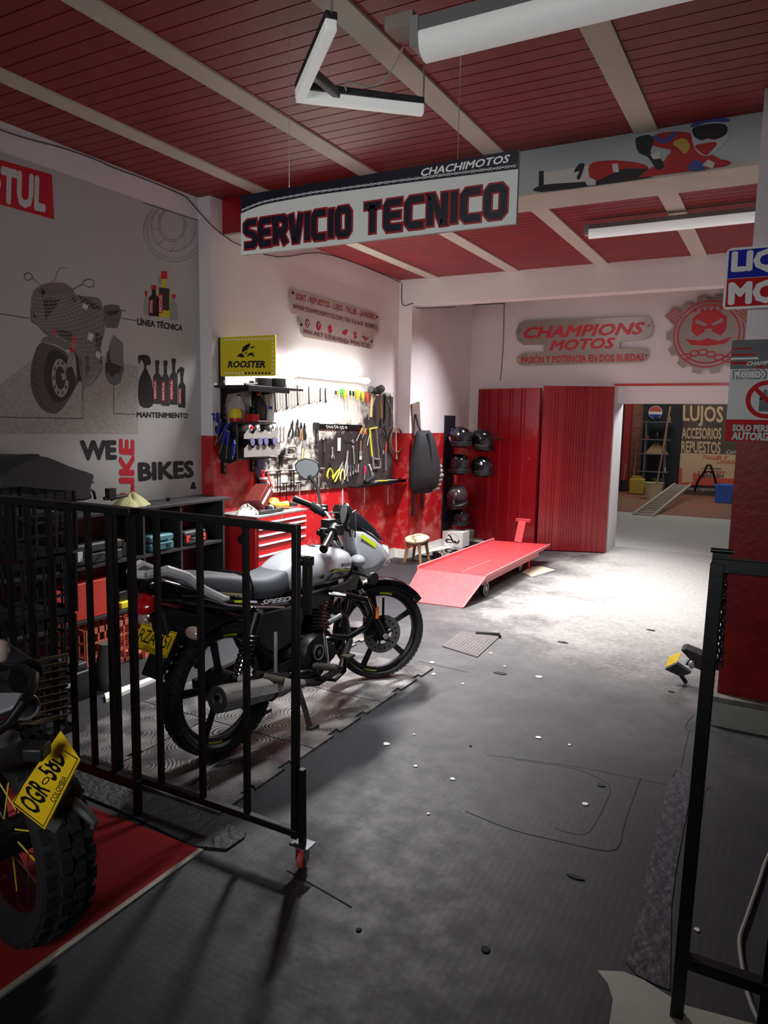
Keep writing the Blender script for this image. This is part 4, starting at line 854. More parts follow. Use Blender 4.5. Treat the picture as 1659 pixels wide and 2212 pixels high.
def bar(A, B, label, r=.006, m=dark_steel, hook=.03, name='pry_bar', cat='tool'):
    t = Tool(name, A, B, label, cat); t.part('rod', MB().tube([t.p(-hook, .012), t.p(-hook * .5, 0), t.p(0, .01), t.p(0, t.L * .5), t.p(0, t.L)], r, m, 8)); return t
bar(tz(1330, 215), tz(1318, 640), 'long grey pry bar hanging right of the mallets', .009); bar(tz(1410, 225), tz(1398, 690), 'thin bent rod near the right end of the tool board', .005)
bar(tz(1375, 300), tz(1430, 520), 'pale thin rod leaning across the right end of the board', .004, steel, .01); bar(tz(1262, 590), tz(1260, 715), 'short dark punch under the brown handled mallet', .008, dark_steel, .0, 'punch')
# middle zone
for i, (x, y0, y1) in enumerate(((1128, 1515, 1650), (1196, 1510, 1800), (1252, 1510, 1785), (1305, 1510, 1765))):
    wrench((440 + x / 7.541, 720 + y0 / 7.541), (440 + (x - 4) / 7.541, 720 + y1 / 7.541), 'small chrome wrench, %s from the left of four beside the can rack' % ORD[i], .011, chrome, 'four small wrenches')
def pliers(A, B, label, hc, spread=.03, jm=dark_steel, up=False, cat='pliers'):
    t = Tool('pliers', A, B, label, cat, None, .006); L = t.L; j = L * .36
    t.part('jaws', t.flat([(-.004, 0), (.004, 0), (.012, j * .7), (.011, j), (-.011, j), (-.012, j * .7)], .009, jm))
    for s in (-1, 1): t.part('handle', MB().tube([t.p(0, j * .9), t.p(s * spread * .75, j + (L - j) * .35), t.p(s * spread, j + (L - j) * .75), t.p(s * spread * .8, L)], [.006, .008, .0085, .007], hc, 8))
    return t
zr = lambda x, y: (440 + x / 7.541, 720 + y / 7.541)
pliers(zr(1450, 1420), zr(1415, 1700), 'dark gripping pliers hanging left of the black pliers', dark_steel, .03); pliers(zr(1530, 1400), zr(1520, 1690), 'black handled pliers in the middle of the board', black_plastic, .022); pliers(tz(70, 640), tz(75, 905), 'pliers with brown handles beside the black pliers', wood, .014); pliers(tz(120, 650), tz(130, 900), 'narrow black pliers right of the brown handled pair', black_plastic, .012)
def ratchet(A, B, label, grip=None, m=chrome, r=.017):
    t = Tool('ratchet', A, B, label, 'ratchet', None, .004); L = t.L
    t.part('head', MB().cyl(t.p(0, r, -.006), t.p(0, r, .014), r, m, seg=18)); t.part('shaft', MB().tube([t.p(0, r * 1.6), t.p(0, L * .6)], [.008, .006], m, 8)); t.part('handle', MB().tube([t.p(0, L * .55), t.p(0, L)], .010, grip or m, 10)); return t
ratchet(tz(418, 865), tz(415, 1245), 'chrome ratchet with a long black grip', black_plastic, r=.02); ratchet(tz(325, 650), tz(325, 1000), 'plain chrome ratchet hanging from a black head', None, r=.014)
t = Tool('torque_wrench', tz(300, 640), tz(295, 960), 'black torque wrench behind the plain chrome ratchet', 'wrench', None, .014); t.part('head', MB().cyl(t.p(-.005, 0), t.p(-.005, .06), .026, black_plastic)); t.part('tube', MB().cyl(t.p(0, .06), t.p(0, t.L), .009, black_metal))
t = Tool('tool_rail', tz(350, 700), tz(990, 715), 'black rail across the middle of the tool board holding ring tools', 'rail'); t.part('strip', MB().sq(t.p(0, 0, -.006), t.p(0, t.L, -.006), .01, .05, black_metal, up=(0, 0, 1)))
for i, (x, y, r) in enumerate(((462, 705, .0135), (500, 708, .012), (537, 710, .012), (580, 708, .0145), (615, 710, .012), (665, 722, .0155), (700, 718, .014), (745, 718, .012))):
    t = Tool('ring_spanner', tz(x, y), tz(x, y + 30), 'steel ring tool on the middle rail, %s from the left' % ORD[i], 'spanner', 'ring tools on the middle rail', .008); t.part('ring', MB().torus(t.A, t.x, r, .003, steel, 20, 6)); t.part('tail', MB().cyl(t.p(0, r, -.004), t.p(0, r + .016, -.004), .003, dark_steel, seg=6))
t = Tool('paper_tag', tz(645, 870), tz(642, 1062), 'white rectangular card pinned in the middle of the tool board', 'card'); t.part('card', t.flat([(-.026, 0), (.026, 0), (.026, t.L), (-.026, t.L)], .003, white))
t = Tool('adjustable_spanner', tz(540, 1020), tz(545, 1190), 'adjustable spanner hanging jaw down left of the white card', 'spanner'); t.part('shaft', t.flat([(-.006, 0), (.006, 0), (.011, t.L * .7), (-.011, t.L * .7)], .007, steel)); t.part('jaw', t.flat(jaw(t.L * .84, .024, 1.5), .009, steel)); t.part('eye', MB().torus(t.p(0, .004), t.x, .007, .003, steel, 14, 6))
t = Tool('locking_pliers', tz(120, 910), tz(108, 1180), 'big bright locking pliers above the motorcycle mirror', 'pliers', None, .006); t.part('jaw', t.flat([(-.012, .0), (.008, .0), (.022, .04), (.016, .075), (-.016, .075), (-.024, .04)], .012, alu)); t.part('handle', MB().tube([t.p(-.016, .07), t.p(-.019, t.L)], .008, mat('pale_yellow_steel', (196, 194, 150), .4, metal=.5), 8)); t.part('handle', MB().tube([t.p(.014, .07), t.p(.018, t.L * .6), t.p(.012, t.L)], .008, MATS['pale_yellow_steel'], 8))
pliers(tz(500, 1240), tz(505, 1470), 'wide open pliers with yellow handles at the bottom of the board', yellow, .05); pliers(tz(700, 1235), tz(560, 1510), 'pliers with pale yellow handles crossing the white cutters', ygreen, .024, steel); pliers(tz(690, 1240), tz(690, 1500), 'bolt cutters with cream handles in the lower middle of the board', mat('cream_handle', (222, 214, 140), .5), .042, steel); pliers(tz(770, 1060), tz(735, 1440), 'long nosed pliers with steel handles', steel, .02, steel)
wrench(tz(768, 1290), tz(768, 1520), 'steel wrench hanging ring down below the long nosed pliers', .014, steel)
t = Tool('feeler_gauge', tz(850, 980), tz(868, 1260), 'slim steel ring puller hanging right of the white card', 'tool'); t.part('ring', MB().torus(t.p(0, .02), t.x, .014, .003, steel, 18, 6)); t.part('leg', MB().tube([t.p(-.004, .035), t.p(-.003, t.L)], .004, steel, 6)); t.part('leg', MB().tube([t.p(.004, .035), t.p(.006, t.L)], .004, steel, 6))
t = Tool('hook_tool', tz(730, 918), tz(845, 922), 'horizontal rod with a ring end right of the white card', 'tool'); t.part('rod', MB().cyl(t.p(0, 0), t.p(0, t.L), .004, dark_steel, seg=6)); t.part('ring', MB().torus(t.p(0, t.L), t.x, .015, .003, steel, 18, 6))
t = Tool('paint_brush', tz(963, 910), tz(960, 1195), 'paint brush with a wooden handle hanging on the black panel', 'brush'); t.part('handle', MB().tube([t.p(0, 0), t.p(0, t.L * .3), t.p(0, t.L * .55)], [.005, .008, .007], wood, 8)); t.part('ferrule', t.flat([(-.017, t.L * .55), (.017, t.L * .55), (.018, t.L * .8), (-.018, t.L * .8)], .010, steel)); t.part('bristles', t.flat([(-.017, t.L * .8), (.017, t.L * .8), (.016, t.L), (-.016, t.L)], .009, cream))
for x0, x1, lab in ((985, 895, 'orange handled hook tool, left of two'), (1045, 985, 'orange handled hook tool, right of two')):
    t = Tool('hook_tool', tz(x0, 735), tz(x1, 915 if x0 < 1000 else 865), lab, 'tool', None, .01); t.part('handle', MB().tube([t.p(-.006, .0), t.p(0, .03), t.p(0, .055)], .007, orange, 8)); t.part('handle_wing', MB().tube([t.p(0, .02), t.p(.035, .045)], .006, orange, 8)); t.part('rod', MB().cyl(t.p(0, .05), t.p(0, t.L), .004, steel, seg=6))
t = Tool('hacksaw', tz(1110, 720), tz(1200, 1310), 'hacksaw with a yellow frame bar hanging on the black panel', 'saw', None, .012); yb = mat('saw_yellow', (214, 204, 60), .45)
P_ = lambda x, y: W(*tz(x, y), 0, HX + .012)
t.part('frame', MB().tube([P_(1100, 750), P_(1110, 900), P_(1135, 1145)], .009, yb, 8)); t.part('cross_bar', MB().tube([P_(1100, 735), P_(1205, 718)], .009, yb, 8)); t.part('blade', MB().tube([P_(1195, 740), P_(1215, 950), P_(1240, 1190)], .006, alu, 6))
hd = [P_(x, y) for x, y in ((1138, 1150), (1170, 1185), (1245, 1190), (1255, 1240), (1250, 1315), (1160, 1325), (1150, 1240))]; hm = MB().tube(hd + [hd[0]], .011, mat('saw_grey', (120, 122, 124), .5), 8); t.part('handle', hm)
bar(tz(1110, 735), tz(1060, 985), 'thin steel rod leaning left of the hacksaw', .004, steel, .0)
t = Tool('filter_wrench', tz(1283, 810), tz(1298, 1395), 'strap wrench with a big black loop right of the hacksaw', 'wrench', None, .008); lp = [P_(1283 + 45 * cos(q), 920 + 115 * sin(q) * (1 if sin(q) < 0 else 1.15)) for q in [2 * pi * k / 24 for k in range(24)]]
t.part('strap_loop', MB().tube(lp, .004, black_metal, 6, True)); t.part('grip', MB().tube([P_(1295, 1050), P_(1298, 1110)], .013, alu, 8)); t.part('handle', MB().tube([P_(1298, 1110), P_(1298, 1395)], .006, dark_steel, 8))
t = Tool('file', tz(1335, 930), tz(1338, 1355), 'long file with an orange handle at the right end of the board', 'file'); t.part('handle', MB().cyl(t.p(0, 0), t.p(0, t.L * .33), .010, MATS['handle_salmon'], seg=10)); t.part('blade', MB().cyl(t.p(0, t.L * .33), t.p(0, t.L), .006, steel, seg=8))
t = Tool('claw_tool', tz(1330, 680), tz(1340, 885), 'curved steel claw hanging above the orange handled file', 'tool', None, .006); t.part('hook', MB().tube([P_(1352, 685), P_(1320, 690), P_(1318, 740), P_(1340, 800), P_(1340, 885)], .007, dark_steel, 8))
for i, (x, y0, y1, l) in enumerate(((808, 1285, 1440, 'chrome'), (850, 1285, 1415, 'chrome'), (888, 1270, 1385, 'chrome'), (930, 1265, 1385, 'chrome'))):
    t = Tool('long_socket', tz(x, y0), tz(x - (6 if x < 920 else 14) + 4, y1), 'chrome long socket, %s from the left of four above the tray' % ORD[i], 'socket', 'long sockets above the tray', .01); t.part('barrel', MB().cyl(t.p(0, 0), t.p(0, t.L * .6), .011, chrome, seg=12)); t.part('stem', MB().cyl(t.p(0, t.L * .6), t.p(0, t.L), .0085, steel, seg=10))
driver(tz(1030, 1290), tz(1020, 1490), 'magenta handled screwdriver above the tray', mat('magenta_handle', (190, 40, 90), .5), .6, .012)
t = Tool('scraper', tz(1090, 1270), tz(1150, 1440), 'pale metal scraper above the right end of the tray', 'scraper'); t.part('handle', MB().cyl(t.p(0, 0), t.p(0, t.L * .5), .009, white, seg=8)); t.part('blade', t.flat([(-.012, t.L * .45), (.012, t.L * .45), (.03, t.L), (-.03, t.L)], .004, alu))
# clamps
t = Tool('c_clamp', zr(1420, 1840), zr(1420, 1990), 'grey C-clamp hanging left of the motorcycle mirror', 'clamp', None, .012); Q = lambda x, y: W(*zr(x, y), 0, HX + .012)
t.part('frame', MB().tube([Q(1345, 1975), Q(1345, 1870), Q(1370, 1848), Q(1480, 1843), Q(1505, 1865), Q(1505, 1960)], .012, alu, 8)); t.part('screw', MB().cyl(Q(1330, 1985), Q(1560, 1960), .006, steel, seg=8))
t = Tool('drill', zr(1150, 1960), zr(1250, 2150), 'grey hand drill on the board beside the can rack', 'tool', None, .012); t.part('body', MB().tube([Q(1280, 1950), Q(1275, 2010), Q(1255, 2130)], [.02, .018, .012], dark_steel, 8)); t.part('shaft', MB().cyl(Q(1145, 1962), Q(1230, 1965), .007, steel, seg=8)); t.part('arm', MB().tube([Q(1270, 2000), Q(1410, 2030)], .008, alu, 6))
wrench(zr(1085, 2050), zr(1078, 2180), 'small wrench hanging under the can rack', .012, steel)
# hanging T-handles on two rails
R_m = mat('rail_grey', (150, 146, 140), .5, metal=.4)
for (a, b, lab) in ((tb(50, 437), tb(1060, 388), 'long thin rail at the bottom of the tool board with hanging T-handles'), (tb(270, 632), tb(765, 598), 'short thin rail below the long one with hanging hex keys')):
    t = Tool('tool_rail', a, b, lab, 'rail', None, .006); t.part('rod', MB().cyl(t.A, t.B, .005, R_m, seg=6))
rods = [(115, 450, 830), (300, 450, 768), (340, 430, 890), (515, 428, 742), (565, 425, 905), (970, 400, 860), (400, 640, 752), (445, 630, 940), (620, 630, 728), (655, 620, 978)]
rods.sort()
for i, (x, y0, y1) in enumerate(rods):
    t = Tool('t_handle_key', tb(x, y0), tb(x, y1), 'dark T-handle key, %s from the left on the bottom rails' % ORD[i], 'hex key', 'T-handle keys on the bottom rails', .01); t.part('rod', MB().cyl(t.p(0, 0), t.p(0, t.L), .0055, black_metal if x < 600 else R_m, seg=8)); t.part('cross_handle', MB().cyl(t.p(-.022, .0), t.p(.022, .0), .006, black_metal, seg=8))
t = Tool('hook_tool', tb(140, 470), tb(222, 715), 'bent red handled pick hanging under the can rack', 'tool', None, .012); t.part('handle', MB().tube([t.p(0, 0), t.p(-.008, t.L * .4), t.p(0, t.L)], .006, MATS['handle_salmon'], 8)); t.part('rod', MB().tube([t.p(-.006, t.L * .6), t.p(-.03, t.L * .95)], .004, black_metal, 6))
# cable coil
ck = T('hose_coil', 'coil of brown hose hanging at the right end of the tool board', 'hose', (HX, 7, 1.3)); mb = MB()
for k in range(4):
    cx_, cy_ = 1490 + 4 * k, 905; mb.tube([W(*tz(cx_ + (78 + 5 * k) * cos(q), cy_ + (205 - 8 * k) * sin(q)), 0, HX + .012 + .006 * k) for q in [2 * pi * j / 28 for j in range(28)]], .006, mat('brown_hose', (128, 92, 76), .5), 6, True)
mb.build('loops', ck); MB().tube([W(*tz(x, y), 0, HX + .02) for x, y in ((1440, 1060), (1470, 1110), (1540, 1185))], .006, MATS['brown_hose'], 6).build('loose_end', ck); MB().tube([W(*tz(x, y), 0, HX + .02) for x, y in ((1485, 720), (1490, 1000), (1498, 1185))], .008, mat('pale_hose', (190, 170, 150), .5), 6).build('inner_hose', ck)
# little tray shelf with clutter below the board
s0, s1 = W(752, 1042, 0, XB + .03).y, 7.22; zs = .885
t = T('tool_tray', 'narrow black tray shelf under the right end of the tool board', 'shelf', (XB + .09, s0, zs)); MB().box((XB + .026, s0, zs - .012), (XB + .16, s1, zs), black_metal).build('shelf_plate', t); MB().box((XB + .152, s0, zs), (XB + .16, s1, zs + .018), dark_steel).build('lip', t)
random.seed(3)
items = [('black_plastic', 'air gun', .14, 'black air gun lying on the tool tray'), ('alu', 'socket', .05, 'grey socket lying on the tool tray, near its middle'), ('ygreen', 'scraper', .1, 'yellow plastic lever lying on the tool tray'), ('steel', 'wrench', .15, 'steel wrench lying on the tool tray, right of the yellow lever'), ('dark_steel', 'wrench', .14, 'dark wrench lying on the far end of the tool tray')]
mm = {'black_plastic': black_plastic, 'alu': alu, 'ygreen': ygreen, 'steel': steel, 'dark_steel': dark_steel}
for i, (m, ct, ln, lb) in enumerate(items):
    y = s0 + .3 + i * .145; a = V((XB + .05 + .03 * (i % 2), y, zs + (.027 if i == 0 else .017))); mb = MB()
    if ct == 'air gun': mb.tube([a, a + V((.02, .1, .03)), a + V((.02, .19, .035))], [.02, .024, .014], mm[m], 8)
    elif ct == 'socket': mb.cyl(a, a + V((0, .05, 0)), .015, mm[m])
    else: mb.tube([a, a + V((.05, ln, 0))], [.010, .006], mm[m], 8).ell(a, (.016, .016, .008), mm[m], None, 10, 6)
    tag(mb.build(ct.replace(' ', '_')), lb, ct)
for i, (u, v0, v1) in enumerate(((740, 1052, 1128), (787, 1050, 1086), (838, 1050, 1090))):  # narrow upright white strips on the red wall
    a = W(u, v0, 0, XB + .008); b = W(u, v1, 0, XB + .008); t = MB().sq(a, b, .014, .004, white, up=(1, 0, 0)).build('white_strip'); tag(t, 'white strip on the red wall below the tray, %s from the left' % ORD[i], 'strip', 'white strips below the tray')

# ================================================================== WALL RACK, ROOSTER SIGN
rk = T('wall_rack', 'black wall rack of slotted uprights with a top shelf and a can holder below', 'rack', (XB + .01, 4.5, 1.1))
for y in (4.372, 4.72): 
    u = MB().box((XB + .001, y - .014, 1.11), (XB + .026, y + .014, 2.13 if y < 4.5 else 1.84), black_metal).build('upright', rk)
    mb = MB()
    for k in range(16): mb.box((XB + .026, y - .004, 1.13 + k * .045), (XB + .0275, y + .004, 1.15 + k * .045), alu)
    mb.build('slots', u)
    MB().prism([V((XB + .02, y - .006, 1.765)), V((XB + .3, y - .006, 1.765)), V((XB + .3, y - .006, 1.75)), V((XB + .06, y - .006, 1.72)), V((XB + .02, y - .006, 1.62))], (0, .012, 0), black_metal).build('bracket', rk)
MB().box((XB + .003, 4.285, 1.768), (-3.49, 4.99, 1.786), black).build('top_shelf', rk, bevel=.002)
MB().box((-3.505, 4.29, 1.742), (-3.49, 4.80, 1.768), black_metal).build('front_lip', rk)
X1 = -3.625; y0, y1 = 4.335, 4.80; zt, zb = 1.512, 1.225
MB().box((XB + .003, y0, zt - .01), (X1, y1, zt), black).build('lower_shelf', rk)
MB().prism([V((XB + .01, y0 - .02, zt)), V((X1, y0 - .02, zt)), V((X1, y0 - .02, zb + .0)), V((XB + .12, y0 - .02, zb - .03)), V((XB + .03, y0 - .02, zb))], (0, .012, 0), black).build('side_panel', rk)
MB().prism([V((XB - .06, y0 - .04, zt + .002)), V((XB + .15, y0 - .04, zt - .12)), V((X1 - .03, y0 - .04, zb + .01)), V((XB + .05, y0 - .04, zb)), V((XB + .02, y0 - .04, zt - .1))], (0, .016, 0), black_plastic).build('slanted_holder', rk)
MB().box((XB + .003, y0, zb), (X1 - .01, y1, zb + .01), black).box((XB + .003, y0, zb), (XB + .01, y1, zt), black).build('backing', rk)
def wavy(za, zb_, nm):
    P = [V((X1, y0 + .06, zb_)), V((X1, y1 + .02, zb_))]; k = 24
    for i in range(k + 1): P.append(V((X1, y1 + .02 - (y1 - y0 - .04) * i / k, za - .018 * (1 + cos(i / k * 8 * pi)) )))
    return MB().prism(P, (.003, 0, 0), mat('rack_steel', (152, 148, 144), .45, metal=.5, var=.15, scale=20)).build(nm, rk)
wavy(1.455, 1.385, 'can_cradle'); wavy(1.345, 1.245, 'can_cradle')
cl = mat('can_white', (205, 200, 196), .35, metal=.4)
for i, (y, m, cap, lb) in enumerate(((4.47, cl, red, 'pale spray can with a red nozzle in the upper can cradle'), (4.565, cl, chrome, 'pale spray can in the middle of the upper can cradle'), (4.73, alu, chrome, 'grey spray can at the right of the upper can cradle'))):
    t = T('spray_can', lb, 'spray can', (X1 - .06, y, 1.46)); a = V((X1 - .17, y, 1.462)); d = V((1, .05, .05)).normalized()
    MB().lathe([(.028, 0), (.031, .005), (.031, .15), (.028, .165), (.02, .172)], a, d, m, 18).build('can', t); MB().torus(a + d * .168, d, .0275, .004, chrome, 20, 6).build('rim', t); MB().cyl(a + d * .17, a + d * .19, .008 if cap is chrome else .012, cap, seg=10).build('nozzle', t)
for i, (y, lb) in enumerate(((4.465, 'dark can with a violet base in the lower cradle, first from the left'), (4.56, 'dark can with a violet base in the lower cradle, second from the left'), (4.635, 'dark can with a violet base in the lower cradle, third from the left'), (4.745, 'dark can with a violet base in the lower cradle, fourth from the left'))):
    t = T('aerosol_tin', lb, 'can', (X1 - .06, y, 1.355), group='dark cans in the lower cradle'); a = V((X1 - .15, y, 1.352)); d = V((1, .1, .06)).normalized()
    MB().cyl(a, a + d * .165, .033, black_plastic, seg=18).build('body', t); MB().lathe([(.030, .165), (.031, .169), (.008, .1695)], a, d, mat('violet_base', (96, 92, 128), .35, metal=.3), 18).build('base', t)
# blue screwdrivers in the slanted holder
zq = lambda x, y: (400 + x / 11.06, 900 + y / 11.06)
for i, (x0, yy0, x1, yy1, lb) in enumerate(((660, -100, 668, 140, 'blue handled screwdriver standing at the far left of the rack'), (765, -100, 755, 125, 'blue handled screwdriver standing second at the top of the rack'), (845, 95, 780, 400, 'blue handled screwdriver below the two standing ones'), (1035, 150, 900, 380, 'blue handled screwdriver lying slanted in the holder'), (985, 335, 900, 615, 'blue handled screwdriver in the middle of the slanted holder, left of a pair'), (1035, 370, 1005, 690, 'blue handled screwdriver in the middle of the slanted holder, right of a pair'), (1175, 600, 1135, 950, 'blue handled screwdriver lowest in the slanted holder'))):
    A = W(*zq(x0, yy0), 1, y0 - .055); B = W(*zq(x1, yy1), 1, y0 - .05); d = (B - A).normalized(); h = (B - A).length
    t = T('screwdriver', lb, 'screwdriver', A); MB().lathe([(.007, 0), (.0135, .01), (.011, h * .4), (.0135, h * .7), (.008, h * .95), (.011, h)], A, d, blue, 10).build('handle', t); MB().cyl(A - d * .012, A, .006, steel, seg=8).build('cap', t)
    if i in (2, 4, 5, 6, 3): MB().cyl(B, B + d * (.1 if i != 6 else .02), .003, steel, seg=6).build('blade', t)
rs = T('rooster_sign', 'yellow advertising sign bordered with white dots, standing on the black rack', 'sign', (-3.5, 4.34, 1.85))
zR = lambda x, y: (440 + x / 7.541, 720 + y / 7.541); RY = 4.335
tl_ = W(*zR(268, 68), 1, RY); br_ = W(*zR(1170, 690), 1, RY)
MB().prism(rrect(tl_.x, br_.x, br_.z, tl_.z, .012, RY), (0, .006, 0), yellow).build('panel', rs); MB().box((tl_.x - .016, RY - .002, br_.z - .08), (tl_.x, RY + .02, tl_.z), black_metal).build('post', rs)
dm = mat('dot_white', (246, 236, 214), .5); dots = MB(); dd = MB()
def dot(mb, x, y, m, r=.0085): c = W(*zR(x, y), 1, RY); mb.cyl(c + V((0, -.0005, 0)), c + V((0, -.0025, 0)), r, m, seg=14)
for i in range(15): dot(dots, 358 + i * 54.8, 106 - i * 1.3, dm)
for i in range(1, 9): dot(dots, 1126, 90 + i * 69.5, dm)
for i in range(14): dot(dots if i < 6 else dd, 362 + i * 54.5, 648, dm if i < 6 else black)
for i in range(8): dot(dots, 308, 100 + i * 69, ygreen, .006)
dots.build('white_dots', rs); dd.build('black_dots', rs)
mb = MB(); n_ = (0, -1, 0); tq(mb, 'ROOSTER', zR(392, 448), zR(1005, 445), zR(392, 562), 1, RY, black, bold=.06, shear=.18, lift=.001, n=n_); mb.build('lettering', rs)
mb = MB()
for P in ([(625, 320), (622, 270), (650, 215), (700, 185), (765, 155), (745, 220), (705, 275), (660, 295)], [(750, 250), (775, 222), (845, 207), (810, 240)], [(540, 390), (565, 345), (615, 322), (640, 345), (665, 362), (655, 390), (620, 398), (590, 380)], [(650, 335), (680, 320), (712, 288), (705, 318), (685, 340)], [(665, 400), (700, 385), (720, 340), (760, 318), (835, 312), (800, 330), (825, 360), (822, 390), (790, 362), (740, 360)]): poly(mb, [zR(*p) for p in P], 1, RY, black)
mb.build('bird_emblem', rs)
# things standing on the rack
ZS = 1.787
t = MB().lathe([(.055, 0), (.062, .02), (.066, .07), (.06, .07)], (-3.66, 4.68, ZS), (0, 0, 1), black_plastic, 20).build('black_pot'); tag(t, 'black round pot on the top shelf behind the yellow sign, left of two', 'pot')
t = MB().lathe([(.05, 0), (.062, .02), (.064, .075), (.058, .075)], (-3.62, 4.82, ZS), (0, 0, 1), black_plastic, 20).build('black_pot'); tag(t, 'black round pot on the top shelf behind the yellow sign, right of two', 'pot')
t = MB().tube([(-3.6, 4.38, ZS + .008), (-3.585, 4.46, ZS + .012), (-3.58, 4.5, ZS + .02)], .011, black_plastic, 8).build('marker'); tag(t, 'small black marker lying on the top shelf of the rack', 'marker')
ZL = zt + .001
b = T('plastic_jug', 'yellow jug with a red base at the left on the lower rack shelf', 'jug', (-3.72, 4.42, ZL)); MB().lathe([(.045, 0), (.048, .02), (.047, .03)], (-3.72, 4.42, ZL), (0, 0, 1), red, 16).build('base', b); MB().lathe([(.047, .03), (.048, .07), (.04, .085), (.036, .1), (.03, .102)], (-3.72, 4.42, ZL), (0, 0, 1), yellow, 16).build('body', b)
b = T('clear_bottle', 'clear flask with a black cap behind the yellow jug', 'bottle', (-3.762, 4.51, ZL)); MB().lathe([(.04, 0), (.042, .1), (.03, .15), (.012, .185), (.012, .2)], (-3.762, 4.51, ZL), (0, 0, 1), mat('cloudy_plastic', (206, 204, 204), .3, alpha=.5), 16).build('flask', b); MB().cyl((-3.762, 4.51, ZL + .2), (-3.762, 4.51, ZL + .212), .015, black_plastic, seg=12).build('cap', b)
t = MB().cbox((-3.675, 4.56, ZL + .032), (.08, .085, .062), mat('red_tin', (190, 34, 40), .5)).build('red_box', bevel=.004); tag(t, 'small red tin box beside the yellow jug on the lower rack shelf', 'box')
b = T('oil_bottle', 'black motor oil bottle with a red cap on the lower rack shelf', 'bottle', (-3.68, 4.68, ZL)); mb = MB(); c0 = V((-3.69, 4.68, ZL))
mb.rings([[c0 + V((sx * .028 * s, sy * .055 * w + o, h)) for sx, sy in ((-1, -1), (1, -1), (1, 1), (-1, 1))] for h, s, w, o in ((0, 1, 1, 0), (.13, 1, 1, 0), (.17, 1, .75, -.012), (.195, .8, .35, -.02), (.21, .7, .3, -.02))], black_plastic); mb.build('body', b, bevel=.006); MB().cyl(c0 + V((0, -.02, .205)), c0 + V((0, -.02, .235)), .019, red, seg=14).build('cap', b); MB().box(c0 + V((.0285, -.03, .03)), c0 + V((.0295, .03, .12)), dk_grey).build('label_patch', b)
b = T('white_bottle', 'small white bottle with a blue cap at the right end of the lower rack shelf', 'bottle', (-3.66, 4.775, ZL)); MB().lathe([(.026, 0), (.027, .08), (.02, .1), (.014, .105)], (-3.66, 4.775, ZL), (0, 0, 1), white, 16).build('body', b); MB().cyl((-3.66, 4.775, ZL + .103), (-3.66, 4.775, ZL + .128), .016, blue, seg=12).build('cap', b)
t = MB().cbox((-3.655, 4.66, ZL + .008), (.05, .16, .012), white, Matrix.Rotation(.15, 3, 'Z')).build('paint_tube'); tag(t, 'flat white tube lying on the edge of the lower rack shelf', 'tube')

# ================================================================== RED TOOL CHEST
CX, c0, c1, ct = -3.45, 4.33, 4.985, .805
tc_ = T('tool_chest', 'red tool chest with bright drawer handles against the left wall', 'tool chest', (-3.62, 4.66, 0))
MB().box((XB + .005, c0, .1), (CX - .004, c1, ct - .012), red).build('body', tc_, bevel=.012)
MB().box((XB + .003, c0 - .004, ct - .012), (CX + .004, c1 + .004, ct), alu).build('top_mat', tc_)
zs_ = [ct - .012, ct - .068, ct - .11, ct - .165, ct - .235, ct - .32, ct - .41, ct - .66]
for i in range(7):
    a, b = zs_[i], zs_[i + 1]; d = MB().box((CX - .01, c0 + .012, b + .004), (CX + .004, c1 - .03, a - .003), red).build('drawer', tc_)
    MB().box((CX + .002, c0 + .014, b + .004), (CX + .012, c1 - .02, b + .019), white).build('handle_strip', d, bevel=.003)
    if i == 0: MB().cyl((CX + .003, 4.66, a - .03), (CX + .011, 4.66, a - .03), .012, chrome).build('lock', d)
MB().cyl((-3.6, c0 + .002, .62), (-3.6, c0 - .003, .62), .035, black_plastic, seg=20).build('round_badge', tc_)
for x in (XB + .06, CX - .06):
    for y in (c0 + .06, c1 - .06): MB().cyl((x - .015, y, .05), (x + .015, y, .05), .048, black_plastic, seg=18).build('caster', tc_)
def rag(c, sx, sy, h, m, name, lab, cat='rag', seed=1, rotz=0.0):
    r_ = random.Random(seed); mb = MB(); N, K = 30, 9; R = []; ph = [r_.uniform(0, 6) for _ in range(5)]
    for i in range(K + 1):
        q = 1 - i / K; ring = []
        for j in range(N):
            t = 2 * pi * j / N; f = 1 + .14 * sin(3 * t + ph[0]) + .1 * sin(7 * t + ph[1]); rr = q * f
            hh = h * (1 - q ** 1.6) * (1 + .25 * sin(5 * t + ph[2] + 3 * q)) + h * .22 * sin(9 * t + ph[3]) * q * (1 - q) * 2 + .003
            ring.append(V((c[0] + sx * rr * cos(t + rotz), c[1] + sy * rr * sin(t + rotz), c[2] + max(.002, hh) if i else c[2])))
        R.append(ring)
    mb.rings(R, m); o = mb.build(name, angle=70); return tag(o, lab, cat)
ZC = ct + .001
rag((-3.62, 4.42, ZC), .085, .1, .065, mat('glove_white', (190, 192, 180), .9, rgb2=(48, 48, 44), scale=26, thr=(.4, .52)), 'work_gloves', 'crumpled white and black work gloves at the left on the tool chest', 'gloves', 2)
rm = Matrix.Rotation(radians(38), 3, 'X') @ Matrix.Rotation(radians(8), 3, 'Z'); bx_ = T('parts_box', 'tilted dark red cardboard box with a white lettered end on the tool chest', 'box', (-3.66, 4.62, ZC)); cc = V((-3.66, 4.62, ZC + .115)); MB().cbox(cc, (.14, .2, .1), mat('box_darkred', (92, 30, 26), .5), rm).build('carton', bx_, bevel=.002)
MB().cbox(cc + rm @ V((0, .102, 0)), (.138, .004, .098), dk_grey, rm).build('end_flap', bx_); MB().cbox(cc + rm @ V((.071, .0, .0)), (.003, .17, .02), white, rm).build('printed_band', bx_)
